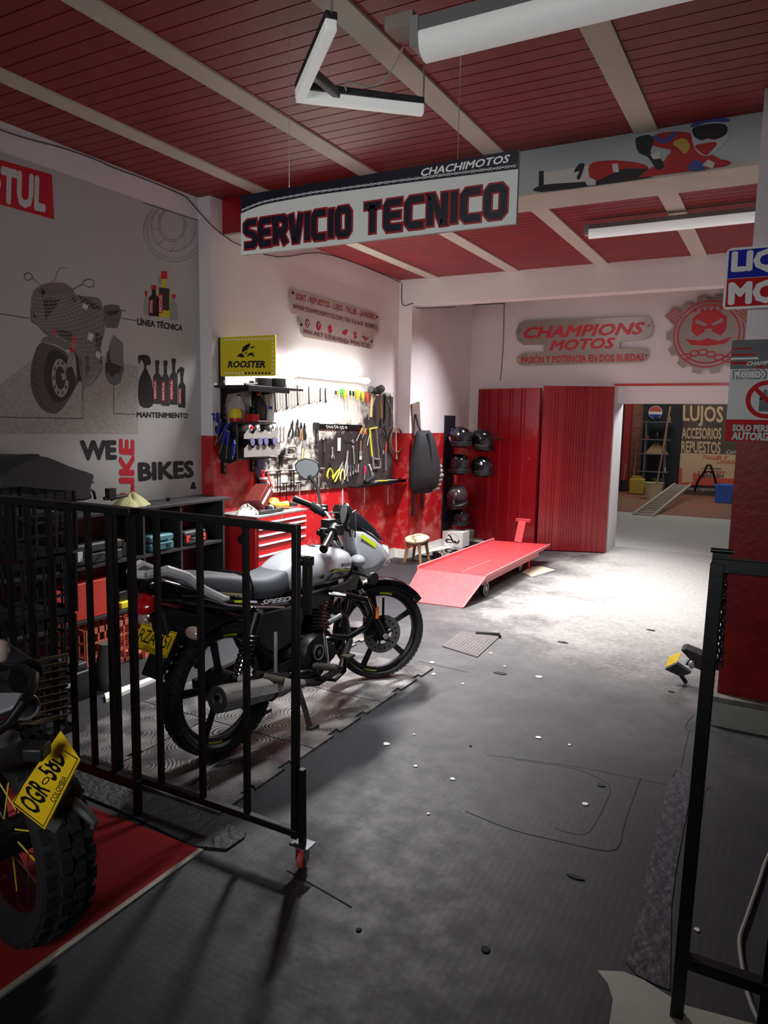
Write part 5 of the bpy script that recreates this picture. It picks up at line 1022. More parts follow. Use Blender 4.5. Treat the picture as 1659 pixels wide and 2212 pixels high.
t = MB().tube([(-3.56, 4.60, ZC + .027), (-3.57, 4.69, ZC + .027)], .026, navy, 14).cyl((-3.565, 4.63, ZC + .0272), (-3.566, 4.655, ZC + .0272), .0265, white, seg=14).build('blue_roll'); tag(t, 'dark blue lettered roll lying in front of the tilted box', 'roll')
g = T('air_gun', 'yellow bodied air tool with a black nose lying on the tool chest', 'tool', (-3.6, 4.8, ZC)); MB().tube([(-3.63, 4.72, ZC + .04), (-3.62, 4.76, ZC + .045), (-3.6, 4.8, ZC + .035), (-3.57, 4.88, ZC + .035)], [.026, .034, .024, .032], mat('tool_yellow', (226, 170, 50), .45), 12).build('body', g); MB().tube([(-3.57, 4.88, ZC + .035), (-3.565, 4.91, ZC + .035), (-3.55, 4.98, ZC + .03)], [.033, .02, .016], black_plastic, 10).build('nose', g)
t = MB().ell((-3.68, 4.84, ZC + .04), (.05, .06, .05), orange, None, 16, 10, z0=-.75).build('orange_cap'); tag(t, 'round orange plastic cap behind the yellow air tool', 'cap')
t = MB().tube([(-3.52, 4.45, ZC + .012), (-3.5, 4.55, ZC + .014), (-3.51, 4.64, ZC + .012), (-3.5, 4.72, ZC + .02)], [.012, .02, .014, .018], black_plastic, 8).build('black_tool'); tag(t, 'black oily tool lying on the front edge of the tool chest', 'tool')
b = T('red_capped_bottle', 'dark bottle with a red looped cap hanging under the rack, above the tilted box', 'bottle', (XB + .06, 4.80, .98)); MB().tube([(XB + .06, 4.80, .93), (XB + .06, 4.80, .99), (XB + .06, 4.80, 1.03)], [.022, .032, .03], dk_grey, 14).build('body', b); MB().cyl((XB + .06, 4.80, 1.03), (XB + .06, 4.80, 1.075), .032, red, r2=.018, seg=14).cyl((XB + .06, 4.80, 1.045), (XB + .06, 4.80, 1.06), .033, white, seg=14).torus((XB + .06, 4.80, 1.098), (1, 0, 0), .018, .007, red, 16, 6).build('cap', b)
t = MB().prism([V((XB + .02, 4.765, 1.22)), V((XB + .02, 4.86, 1.22)), V((XB + .02, 4.85, 1.05)), V((XB + .02, 4.79, .99)), V((XB + .02, 4.765, 1.02))], (.005, 0, 0), navy).build('dark_bag'); tag(t, 'dark navy bag hanging below the can rack', 'bag')

# ================================================================== BLACK SHELVING AND WHAT STANDS ON IT
SF = -3.65; ux0, ux1 = 1.965, 4.2; sh = mat('black_board', (20, 20, 22), .55, rgb2=(40, 40, 42), scale=12, thr=(.62, .7))
un = T('shelving_unit', 'long black open shelving unit with a dark top along the left wall', 'shelving', (-3.8, 2.8, 0))
MB().box((XP + .002, ux0, .93), (SF, 4.262, .95), sh).build('top_board', un, bevel=.002)
MB().box((XP + .005, 4.18, 0), (SF - .002, 4.2, .93), sh).build('end_panel', un)
for z in (.635, .3): MB().box((XP + .02, ux0, z - .018), (SF - .006, 4.18, z), sh).build('shelf_board', un)
for y in (3.76, 3.42, 2.72, 1.98): MB().box((XP + .01, y - .009, .3), (SF - .01, y + .009, .93), sh).build('divider', un)
MB().box((XP + .002, ux0, .0), (XP + .008, 4.18, .93), mat('shelf_back_red', (110, 18, 20), .6)).build('back_panel', un)
t = MB().prism([FL(u, v) for u, v in ((226, 1505), (345, 1462), (352, 1460), (340, 1470), (229, 1518))], (0, 0, .02), wt).build('white_plinth_tile'); struct_t = t; t['kind'] = 'structure'; t.name = 'trim_18'
def case(y0, y1, x0, x1, z0, h, m, name, lab, latch=None, lm=None, handle=True):
    t = T(name, lab, 'tool case', ((x0 + x1) / 2, (y0 + y1) / 2, z0)); MB().box((x0, y0, z0), (x1, y1, z0 + h * .52), m).build('base', t, bevel=.012); MB().box((x0, y0, z0 + h * .54), (x1, y1, z0 + h), m).build('lid', t, bevel=.014)
    for y in latch or (): MB().box((x1 - .002, y - .018, z0 + h * .25), (x1 + .008, y + .018, z0 + h * .7), lm or m).build('latch', t)
    if handle: yc = (y0 + y1) / 2; MB().tube([(x1, yc - .07, z0 + h * .5), (x1 + .025, yc - .06, z0 + h * .5), (x1 + .025, yc + .06, z0 + h * .5), (x1, yc + .07, z0 + h * .5)], .009, m, 8).build('handle', t)
    return t
z2_ = .637
case(2.78, 3.25, SF - .27, SF - .02, z2_, .13, dk_grey, 'tool_case', 'dark grey tool case with pale latches on the middle shelf', (2.92, 3.18), offwhite)
case(3.48, 3.70, SF - .24, SF - .02, z2_, .11, teal, 'tool_case', 'teal ribbed tool case on the middle shelf', (3.53, 3.65), MATS['teal_plastic'])
case(3.80, 4.02, SF - .24, SF - .02, z2_, .1, dk_grey, 'tool_case', 'dark tool case with orange-red latches at the right end of the middle shelf', (3.83, 3.99), mat('latch_red', (220, 60, 50), .5))
t = MB().cbox((SF - .12, 3.3, z2_ + .05), (.14, .05, .09), black_plastic).cbox((SF - .12, 3.3, z2_ + .1), (.05, .06, .01), ygreen).build('charger'); tag(t, 'small dark charger with a yellow top beside the dark grey tool case', 'charger')
MBx = MB().rings([[V((SF - .22, y, z)), V((SF - .03, y + .0, z)), V((SF - .03, y2, z)), V((SF - .22, y2, z))] for y, y2, z in ((2.76, 3.13, .302), (2.74, 3.18, .53))], mat('red_bin', (196, 58, 44), .5)); t = MBx.build('red_bin', bevel=.004); tag(t, 'plain orange-red plastic bin on the lower shelf', 'bin')
b = T('battery_charger', 'black and yellow battery charger on the lower shelf', 'charger', (SF - .1, 3.3, .302)); MB().box((SF - .2, 3.235, .302), (SF - .03, 3.365, .345), yellow).build('base', b, bevel=.006); MB().box((SF - .18, 3.245, .345), (SF - .06, 3.355, .41), black_plastic).build('battery', b, bevel=.006)
def crate(y0, y1, x1, z0, h, m, lab, rz=0.0, dep=.3, nx=7, nz=3, grp=None):
    c = V((x1 - dep / 2, (y0 + y1) / 2, z0)); t = T('plastic_crate', lab, 'crate', c, (0, 0, rz), grp); w = (y1 - y0) / 2; d = dep / 2
    def wall(p, q, nm, n):
        mb = MB(); p = V(p); q = V(q); L = (q - p).length; e = (q - p).normalized(); zz = [0, .02, h * .42, h * .46, h * .72, h * .76, h - .03, h]
        for a, b_ in ((0, .025), (h - .035, h)): mb.sq(p + V((0, 0, (a + b_) / 2)), q + V((0, 0, (a + b_) / 2)), .006, b_ - a, m)
        for f in (.33, .66): mb.sq(p + V((0, 0, h * f)), q + V((0, 0, h * f)), .005, .014, m)
        for k in range(n + 1): mb.sq(p + e * L * k / n, p + e * L * k / n + V((0, 0, h)), .006, .012 if 0 < k < n else .025, m, up=e)
        return mb.build(nm, t, local=True)
    wall((d, -w, 0), (d, w, 0), 'front_wall', nx); wall((-d, -w, 0), (-d, w, 0), 'rear_wall', nx); wall((-d, -w, 0), (d, -w, 0), 'side_wall', nx - 2); wall((-d, w, 0), (d, w, 0), 'side_wall', nx - 2)
    MB().box((-d, -w, 0), (d, w, .006), m).build('bottom', t, local=True); return t
oc = mat('crate_orange', (190, 98, 78), .55)
crate(2.86, 3.2, SF + .08, .0, .27, oc, 'orange slotted plastic crate under the shelves, left of two'); crate(3.24, 3.5, SF + .12, .0, .27, oc, 'orange slotted plastic crate under the shelves, tilted, right of two', .12)
mc = mat('crate_black', (16, 17, 22), .5)
for i, (z, lab) in enumerate(((0.0, 'black plastic crate at the bottom of the stack behind the fence at far left'), (.3, 'black plastic crate second from the floor behind the fence at far left'), (.6, 'black plastic crate third from the floor behind the fence at far left'), (.9, 'black plastic crate topmost in the stack behind the fence at far left'))): crate(1.98 + .02 * (i % 2), 2.32, -2.98 + .012 * i, z + .002, .285, mc, lab, .02 * (i - 1), .38, 6)
t = T('car_battery', 'black box with pale lettering on the floor below the shelves', 'box', (-3.35, 2.55, 0)); MB().box((-3.5, 2.38, .001), (-3.26, 2.66, .16), black_plastic).build('body', t, bevel=.01); MB().box((-3.48, 2.40, .16), (-3.28, 2.64, .2), dk_grey).build('lid', t, bevel=.008); MB().box((-3.26, 2.46, .1), (-3.258, 2.55, .12), offwhite).build('label_strip', t)
t = MB().lathe([(.07, 0), (.075, .1), (.05, .2), (.045, .26)], (-3.3, 2.79, .001), (0, 0, 1), mat('grey_can', (70, 68, 66), .5), 16).build('grey_canister'); tag(t, 'dark grey canister on the floor left of the white tile strip', 'canister')
t = T('power_drill', 'red and black power tool at the left on the middle shelf', 'power tool', (SF - .1, 2.6, z2_)); MB().tube([(SF - .12, 2.52, z2_ + .16), (SF - .1, 2.6, z2_ + .165), (SF - .08, 2.68, z2_ + .15)], [.035, .045, .03], mat('tool_red', (205, 50, 54), .45), 12).build('body', t); MB().tube([(SF - .1, 2.62, z2_ + .15), (SF - .09, 2.65, z2_ + .03)], [.028, .034], black_plastic, 10).build('handle', t)
# on top of the shelving
ZT = .951
tcs = T('top_case', 'big black motorcycle top case lying on the shelving at far left', 'top case', (-3.74, 2.75, ZT)); mb = MB(); R = []
zc_ = lambda u, v: W(u, v, 0, -3.72)
prof = [(-60, 1068), (-30, 1010), (40, 978), (75, 983), (120, 997), (150, 1012), (183, 1024), (184, 1036), (172, 1072), (165, 1078)]
prof = [(-40, 1085), (-40, 1020), (12, 990), (40, 982), (78, 984), (110, 996), (140, 1008), (180, 1021), (186, 1030), (176, 1062), (166, 1082)]
P0 = crom([zc_(u, v) for u, v in prof], 3, True)
for x, s in ((-3.935, .86), (-3.9, .97), (-3.72, 1), (-3.64, .95), (-3.6, .84)):
    c = sum(P0, V()) / len(P0); R.append([V((x, c.y + (p.y - c.y) * s, max(ZT + .002, c.z + (p.z - c.z) * s))) for p in P0])
mb.rings(R, dk_grey); mb.build('shell', tcs, angle=30); q = [zc_(u, v) for u, v in ((52, 1000), (72, 992), (105, 1005), (50, 1002))]; 
MB().tube([zc_(10, 1050) + V((.11, 0, 0)), zc_(60, 1030) + V((.115, 0, 0)), zc_(178, 1040) + V((.1, 0, 0))], .006, black_plastic, 8).build('seam', tcs); MB().cbox(zc_(60, 986) + V((0, 0, .002)), (.08, .09, .02), black_plastic).build('lid_catch', tcs)
rag((-3.78, 3.42, ZT), .09, .13, .075, mat('rag_cream', (188, 186, 140), .95), 'cleaning_rag', 'pale yellow-green cleaning rag on the dark shelving top', 'rag', 5)
t = T('buckle_strap', 'black looped handle standing on the shelving beside the top case', 'handle', (-3.7, 3.05, ZT)); Z4 = lambda u, v: W(u, v, 0, -3.72); MB().tube([Z4(188, 1076), Z4(189, 1062), Z4(198, 1058), (Z4(203, 1064)), Z4(206, 1078)], .009, black_plastic, 8).build('loop', t); MB().box(Z4(232, 1078) + V((-.02, 0, 0)), Z4(246, 1054) + V((.02, 0, 0)), black_plastic).build('clip', t)
t = MB().tube([Z4(225, 1077), Z4(250, 1074), Z4(275, 1070)], [.012, .016, .010], black_plastic, 8).tube([Z4(240, 1080), Z4(262, 1072)], .008, dark_steel, 6).build('black_parts'); tag(t, 'black small parts lying left of the cleaning rag', 'parts')
t = MB().cyl((-3.8, 3.78, ZT), (-3.8, 3.78, ZT + .025), .014, dark_steel, seg=12).build('small_nut'); tag(t, 'small dark nut alone on the right part of the shelving top', 'nut')

# ================================================================== REAR CORNER: BAG, HELMETS, BOX, STOOL
ZY = lambda x, y: (860 + x / 6.911, 860 + y / 6.911)
t = MB().prism([W(*ZY(x, y), 0, XA + .004) for x, y in ((188, 90), (302, 52), (325, 560), (225, 560))], (.016, 0, 0), mat('grey_wood', (128, 106, 100), .8, var=.4, scale=14)).build('hook_board'); tag(t, 'weathered wooden board on the rear column holding the backpack', 'board')
bp_ = T('backpack', 'dark navy backpack with a padded grey panel hanging on the column', 'backpack', (XA + .12, 7.55, 1.0)); R = []; cxx = XA + .128
by = lambda u: W(u, 1000, 0, XA + .1).y
for z, y0, y1, d in ((1.44, 7.22, 7.5, .04), (1.38, 7.17, 7.56, .09), (1.25, 7.13, 7.62, .12), (1.1, 7.1, 7.69, .14), (.95, 7.09, 7.72, .15), (.83, 7.1, 7.7, .13), (.75, 7.16, 7.62, .08)):
    R.append([V((cxx + d * cos(q) * (1 if cos(q) > 0 else .65), (y0 + y1) / 2 + (y1 - y0) / 2 * sin(q), z)) for q in [2 * pi * k / 18 for k in range(18)]])
MB().rings(R, mat('bag_navy', (11, 12, 19), .8, bump=.2, bscale=30)).build('body', bp_, angle=70)
mb = MB(); gp = mat('padded_grey', (132, 128, 122), .75)
for r in range(6):
    for c in range(3): mb.ell((XA + .11 + .125 - .012 * abs(r - 2), 7.5 + c * .072 - r * .006, 1.03 - r * .05), (.03, .04, .027), gp, None, 10, 6)
mb.build('padded_panel', bp_)
MB().tube([(XA + .03, 7.35, 1.62), (XA + .06, 7.36, 1.5), (XA + .1, 7.36, 1.43)], .014, black_plastic, 8).build('hang_loop', bp_)
for y, z in ((7.18, .5), (7.42, .56)): MB().tube([(XA + .1, y, .8), (XA + .1, y + .01, .7), (XA + .1, y + .02, z)], [.014, .014, .02], black, 8).build('dangling_strap', bp_)
MB().tube([(XA + .22, 7.3, 1.42), (XA + .26, 7.32, 1.2), (XA + .262, 7.35, 1.0)], .018, dk_grey, 8).build('shoulder_strap', bp_)
hb = mat('helmet_board', (26, 28, 44), .5); t = MB().box((XA + .003, 8.2, .14), (XA + .02, 8.5, 1.615), hb).build('helmet_board'); tag(t, 'tall dark navy board on the rear corner wall carrying helmets', 'board')
def helmet(c, yaw, pitch, shell, name_lab, peak=False, visor=glass_d, trim=None, s=1.0, roll=0.0, cat='helmet'):
    t = T('motorcycle_helmet', name_lab, cat, c, (roll, pitch, yaw)); mb = MB(); R = []
    prof = [(-.125, .082, .098), (-.10, .10, .122), (-.05, .118, .138), (0, .126, .15), (.05, .12, .142), (.09, .098, .118), (.118, .06, .07), (.128, .01, .012)]
    for z, ry, rx in prof:
        R.append([V((rx * s * cos(q) * (1.12 if cos(q) > 0 and z < 0 else 1), ry * s * sin(q), z * s)) for q in [2 * pi * k / 24 for k in range(24)]])
    MB().rings(R, shell).build('shell', t, local=True, angle=60)
    V_ = []
    for i in range(7):
        z = -.035 + i * .016
        V_.append([V((.158 * s * cos(q) * (1 - max(0, z - .02) * 1.6), .133 * s * sin(q), z * s)) for q in [-.95 + 1.9 * k / 14 for k in range(15)]])
    vm = MB(); n = 15
    for i in range(6):
        for k in range(14): vm.add([V_[i][k], V_[i][k + 1], V_[i + 1][k + 1], V_[i + 1][k]], [(0, 1, 2, 3)], visor)
    vm.build('visor', t, local=True, angle=60)
    MB().rings([[V(((.150 + .018 * b) * s * cos(q), (.126 + .012 * b) * s * sin(q), (-.105 + a) * s)) for a, b in ((0, 0), (.0, 1), (.045, 1), (.055, 0))] for q in [-1.5 + 3.0 * k / 16 for k in range(17)]], black_plastic).build('chin_bar', t, local=True)
    if trim:
        g = MB()
        def hp_(q, z):
            for i in range(len(prof) - 1):
                if prof[i][0] <= z <= prof[i + 1][0]:
                    f = (z - prof[i][0]) / (prof[i + 1][0] - prof[i][0]); ry = prof[i][1] + (prof[i + 1][1] - prof[i][1]) * f; rx = prof[i][2] + (prof[i + 1][2] - prof[i][2]) * f; return V((rx * 1.03 * s * cos(q), ry * 1.03 * s * sin(q), z * s))
            return V((0, 0, z * s))
        for q0, q1, za, zb, dz, mm_ in ((-2.6, -1.5, .02, .08, .02, trim), (-2.9, -2.0, -.09, -.04, .03, trim), (-2.0, -1.35, -.1, -.045, -.02, trim), (-2.3, -1.9, .085, .105, .0, white), (-2.0, -1.6, -.03, -.005, -.02, white)):
            k = 8; A_ = [hp_(q0 + (q1 - q0) * i / k, max(-.12, min(.125, za + dz * i / k))) for i in range(k + 1)]; B_ = [hp_(q0 + (q1 - q0) * i / k, max(-.12, min(.125, zb - dz * i / k * .5))) for i in range(k + 1)]
            for i in range(k): g.add([A_[i], A_[i + 1], B_[i + 1], B_[i]], [(0, 1, 2, 3)], mm_ if (trim is vio or mm_ is trim) else trim)
        g.build('graphics', t, local=True)
    if peak: MB().prism([V((.09 * s, -.09 * s, .07 * s)), V((.27 * s, -.055 * s, .05 * s)), V((.27 * s, .055 * s, .05 * s)), V((.09 * s, .09 * s, .07 * s))], (0, 0, .012), shell).build('peak', t, local=True)
    return t
gb = mat('helmet_gloss', (14, 14, 18), .18, coat=.5); vio = mat('violet_graphic', (74, 40, 170), .3, coat=.4)
HXc = XA + .19
helmet((HXc, 8.25, 1.36), radians(-35), 0, gb, 'black helmet with purple and white graphics, topmost on the dark board', False, glass_d, vio); helmet((HXc + .19, 8.5, 1.33), radians(-20), radians(10), gb, 'plain black peaked helmet beside the purple one', True)
helmet((HXc - .02, 8.3, 1.03), radians(-60), 0, gb, 'black helmet with a thin blue stripe, second from the top', False, glass_d, mat('blue_graphic', (50, 70, 190), .3)); helmet((HXc + .18, 8.52, 1.0), radians(-20), 0, gb, 'plain black helmet beside the blue striped one', False)
helmet((HXc - .02, 8.28, .64), radians(-80), radians(20), mat('helmet_grey', (58, 50, 54), .2, rgb2=(150, 140, 142), scale=9, thr=(.35, .42), coat=.5), 'grey patterned helmet hanging visor down, third from the top', False); helmet((XA + .15, 8.4, .36), radians(-30), 0, gb, 'small black helmet lowest on the dark board', False, glass_d, None, .85)
ab = T('cardboard_box', 'white box with a black emblem on the floor under the helmets', 'box', (-3.5, 8.26, .015)); x0_, x1_, z1_ = -3.64, -3.37, .2
MB().box((x0_, 8.2, .014), (x1_, 8.42, z1_), white).build('carton', ab, bevel=.002)
mb = MB(); ABY = 8.199; ZB = lambda x, y: (840 + x / 3.318, 1100 + y / 3.318)
cw = (x1_ - x0_); ax_ = lambda f, g: V((x0_ + cw * f, ABY, .014 + (z1_ - .014) * g))
mb.ribbon([ax_(.5 + .3 * cos(q), .47 + .4 * sin(q)) for q in [2 * pi * k / 30 for k in range(30)]], .003, (0, -1, 0), black, True)
def abp(P): 
    P = [ax_(*p) + V((0, -.0006, 0)) for p in P]; mb.add(P, [t if (P[t[1]] - P[t[0]]).cross(P[t[2]] - P[t[0]]).y < 0 else t[::-1] for t in tessellate_polygon([P])], black)
abp([(.25, .78), (.33, .8), (.43, .72), (.6, .3), (.5, .3), (.4, .6)]); abp([(.13, .36), (.2, .5), (.45, .5), (.5, .42), (.3, .42), (.24, .36), (.3, .3), (.5, .3), (.5, .24), (.2, .24)]); abp([(.5, .3), (.62, .24), (.8, .24), (.88, .5), (.8, .46), (.74, .3), (.68, .42), (.6, .42)]); mb.build('emblem', ab)
tr_ = T('oil_tray', 'shiny black oil tray on the floor between the stool and the white box', 'tray', (-3.3, 7.95, 0)); MB().prism([V(p) for p in ((-3.62, 7.45, .001), (-3.05, 7.45, .001), (-3.05, 8.17, .001), (-3.46, 8.17, .001))], (0, 0, .02), mat('oil_black', (10, 9, 11), .06, coat=.8)).build('pan', tr_)
t = T('pedal_block', 'small dark metal clamp with a curved arm on the black tray', 'clamp', (-3.2, 7.45, .02)); c = FL(942, 1198, .05); MB().cbox(c, (.06, .07, .07), dark_steel).build('block', t, bevel=.004); MB().tube([c + V((.03, 0, .03)), c + V((.07, 0, .02)), c + V((.09, -.02, -.03))], .007, steel, 8).build('arm', t)
sl = T('stool', 'small wooden stool with a worn sheepskin seat by the rear column', 'stool', (-3.47, 7.14, 0)); wd2 = mat('stool_wood', (150, 112, 78), .6, var=.45, scale=10)
for sx in (-1, 1):
    for sy in (-1, 1): MB().tube([(-3.47 + sx * .1, 7.14 + sy * .11, .002), (-3.47 + sx * .065, 7.14 + sy * .085, .22)], [.016, .022], wd2, 4).build('leg', sl)
MB().cbox((-3.47, 7.14, .21), (.17, .22, .03), wd2).build('apron', sl, bevel=.003)
rb = []; r_ = random.Random(4)
for i in range(9):
    q = -pi / 2 + pi * i / 8; rb.append([V((-3.47 + (.13 + r_.uniform(-.008, .008)) * cos(q) ** .5 * cos(t), 7.14 + (.17 + r_.uniform(-.01, .01)) * cos(q) ** .5 * sin(t), .258 + .036 * sin(q) + .012 * sin(t))) if 0 < i < 8 else V((-3.47 + .05 * cos(t), 7.14 + .06 * sin(t), .258 + .036 * sin(q))) for t in [2 * pi * k / 20 for k in range(20)]])
MB().rings(rb, mat('sheepskin', (206, 190, 160), .95, rgb2=(96, 76, 58), scale=9, thr=(.4, .5), bump=1.0, bscale=90)).build('sheepskin_pad', sl, angle=80)

# ================================================================== RED LIFT TABLE
lf = T('lift_table', 'long red motorcycle lift table with a sloping ramp plate at its front', 'lift table', (-2.54, 6.8, 0)); ZD = .2
a0, a1, b0, b1 = V((-2.865, 5.93, ZD)), V((-2.224, 5.97, ZD)), V((-2.846, 7.86, ZD)), V((-2.226, 7.98, ZD))
MB().prism([a0, a1, b1, b0], (0, 0, -.012), red_lift).build('deck', lf)
r0, r1 = V((-2.815, 5.51, .006)), V((-2.258, 5.55, .006)); MB().prism([r0, r1, a1, a0], (0, 0, -.005), red_lift).build('ramp_plate', lf)
pk = mat('lift_edge_pink', (214, 120, 122), .5)
MB().sq(a0 + V((0, 0, .012)), b0 + V((0, 0, .012)), .02, .035, pk).build('side_rail', lf); MB().sq(a1 + V((0, 0, -.008)), b1 + V((0, 0, -.008)), .012, .03, pk).build('side_rail', lf); MB().sq(r1 + V((.002, 0, .001)), a1 + V((.002, 0, -.004)), .008, .012, pk).build('ramp_edge', lf)
MB().sq(a0.lerp(a1, .92) + V((0, .0, -.055)), b0.lerp(b1, .92) + V((0, -.3, -.055)), .04, .06, pk).build('chassis_beam', lf); MB().sq(a0.lerp(a1, .08) + V((0, .0, -.055)), b0.lerp(b1, .08) + V((0, -.3, -.055)), .04, .06, pk).build('chassis_beam', lf)
def whl(c, r): 
    w = MB().lathe([(.02, -.018), (r, -.018), (r, .018), (.02, .018)], c, (1, 0, 0), black_plastic, 24).build('wheel', lf); MB().torus(c + V((.019, 0, 0)), (1, 0, 0), r * .86, .005, steel, 24, 6).cyl(c + V((-.02, 0, 0)), c + V((.024, 0, 0)), r * .3, steel).build('hub', w)
whl(V((-2.27, 6.06, .068)), .067); whl(V((-2.82, 6.06, .068)), .067); whl(V((-2.36, 7.3, .05)), .049); whl(V((-2.75, 7.3, .05)), .049)
MB().cbox((-2.36, 7.34, .11), (.09, .1, .05), red).build('caster_mount', lf); MB().cyl((-2.3, 7.46, .007), (-2.3, 7.46, .12), .010, red).cyl((-2.3, 7.46, .007), (-2.3, 7.46, .016), .026, red).build('jack_foot', lf)
st = b0.lerp(b1, .5); MB().sq(st + V((-.03, -.02, 0)), st + V((-.015, .06, .235)), .085, .05, red_lift, up=(0, 1, 0)).build('stop_post', lf); MB().cbox(st + V((-.01, .065, .245)), (.17, .05, .035), red_lift).build('stop_head', lf, bevel=.003)
MB().sq(a0.lerp(a1, .62) + V((0, .06, .002)), a0.lerp(a1, .64) + V((0, .75, .002)), .008, .004, pk).build('weld_strip', lf)
t = MB().prism([FL(u, v) for u, v in ((1128, 1237), (1150, 1247), (1200, 1232), (1168, 1224), (1146, 1226))], (0, 0, .006), mat('pale_card', (196, 180, 150), .8)).build('cardboard_sheet'); tag(t, 'pale cardboard sheet on the floor beside the lift table caster', 'cardboard')
gp_ = MB(); P = [FL(u, v) for u, v in ((958, 1398), (1000, 1366), (1076, 1376), (1028, 1420))]
for i in range(12): a, b = P[0].lerp(P[3], i / 11), P[1].lerp(P[2], i / 11); gp_.sq(a + V((0, 0, .004)), b + V((0, 0, .004)), .022, .006, mat('dusty_rubber', (96, 90, 90), .8, var=.35, scale=30))
gp_.tube([P[1] + V((.1, 0, .01)), P[2] + V((0, .03, .012)), P[2] + V((.02, -.02, .012))], .012, black, 6); t = gp_.build('ribbed_plate'); tag(t, 'dark ribbed rubber scrap with a curled edge on the floor in front of the ramp', 'mat')

# ================================================================== THE TAIL PIECE BY THE RIGHT PILLAR
tp_ = T('motorcycle_tail', 'black motorcycle tail fender with a yellow plate lying by the right pillar', 'motorcycle part', (-.3, 4.62, 0)); q = lambda u, v, Y=4.56: W(u, v, 1, Y)
mb = MB(); mb.prism([q(1470, 1404), q(1480, 1401), q(1520, 1418), q(1572, 1440), q(1572, 1462), q(1552, 1452), q(1520, 1440), q(1490, 1425)], (0, .12, 0), black_plastic); mb.build('fender', tp_, bevel=.004)
MB().prism([q(1490, 1424), q(1520, 1438), q(1518, 1450), q(1500, 1442), q(1480, 1436)], (0, .06, 0), black_plastic).build('bracket', tp_); MB().ell(q(1494, 1436, 4.53), (.018, .018, .026), alu, None, 10, 8).build('turn_signal', tp_)
a, b, c, d = q(1446, 1418, 4.54), q(1473, 1408, 4.52), q(1463, 1428, 4.50), q(1437, 1442, 4.52); MB().prism([d, c, b, a], V((.003, .006, .002)), plate_y).build('number_plate', tp_); MB().prism([q(1436, 1446), q(1462, 1434), q(1492, 1455), q(1470, 1462)], (0, .05, 0), black_plastic).build('mudguard_flap', tp_)
MB().tube([V((-.25, 4.66, .16)), V((-.22, 4.68, .05)), V((-.22, 4.7, .006))], .02, black_plastic, 8).build('support', tp_); MB().tube([q(1470, 1462) + V((0, .03, 0)), V((-.42, 4.62, .01))], .014, black_plastic, 8).build('support', tp_)

# ================================================================== FLOOR BITS
pf = mat('flake_white', (210, 208, 200), .7); dkb = mat('flake_dark', (18, 17, 17), .8); random.seed(11)
def flake(u, v, r, m, lab, name, grp=None, el=1.0, h=.003):
    c = FL(u, v); n = random.randint(6, 9); P = [c + V((r * (.7 + .5 * random.random()) * cos(2 * pi * k / n) * el, r * (.7 + .5 * random.random()) * sin(2 * pi * k / n), .0015)) for k in range(n)]
    t = MB().prism(P, (0, 0, h), m).build(name); return tag(t, lab, 'debris', grp)
for u, v, r, lab in ((835, 1608, .016, 'big white paint chip on the dark floor beside the mat edge'), (978, 1684, .012, 'white paint chip right of the big one, nearer the camera'), (933, 1432, .018, 'white chip on the floor just right of the front wheel'), (937, 1457, .016, 'white chip at the corner of the mats'), (1163, 1594, .014, 'pale chip alone in the middle of the floor'), (897, 1656, .009, 'small white chip below the big one'), (1264, 1738, .012, 'grey-white chip on the dim floor at lower right'), (925, 1759, .008, 'small chip nearest the gate on the open floor')): flake(u, v, r, pf, lab, 'paint_chip')
for u, v, r in ((1230, 1610, .008), (895, 1588, .006), (1000, 1478, .009), (1050, 1330, .012), (1090, 1440, .008), (1165, 1463, .022), (1060, 1412, .012), (1480, 1985, .008), (1505, 2010, .009)): flake(u, v, r, pf, 'tiny pale flake scattered on the dark floor', 'paint_flake', 'tiny pale flakes')
for u, v, r, el, lab in ((1298, 1697, .014, 1.3, 'black scrap on the floor near the pale chip at right'), (1050, 2052, .013, 1.2, 'black scrap in the foreground at the bottom of the photo'), (775, 2010, .009, 1.0, 'black scrap in the foreground, further left'), (1408, 1362, .018, 2.0, 'dark leaf-like scrap on the bright yard floor'), (1080, 1455, .02, 2.4, 'thin black scrap below the ribbed scrap'), (1240, 1895, .012, 2.6, 'black tear in the floor sheet at lower right'), (1016, 1612, .008, 1.0, 'small black crumb in the middle of the floor'), (1215, 1388, .018, 2.5, 'long black sliver on the worn floor behind'), (1450, 1495, .012, 1.6, 'black fleck in front of the tail piece')): flake(u, v, r, dkb, lab, 'floor_scrap', None, el)
t = MB().tube(crom([FL(u, v, .008) for u, v in ((1900, 1640), (1760, 1710), (1690, 1800), (1659, 1850), (1640, 1905), (1612, 1985), (1598, 2030), (1604, 2090), (1616, 2150), (1642, 2212), (1680, 2270))], 5), .0065, mat('cord_white', (120, 118, 108), .6), 8).build('extension_cord'); tag(t, 'pale power cord snaking over the floor at the lower right', 'cord')

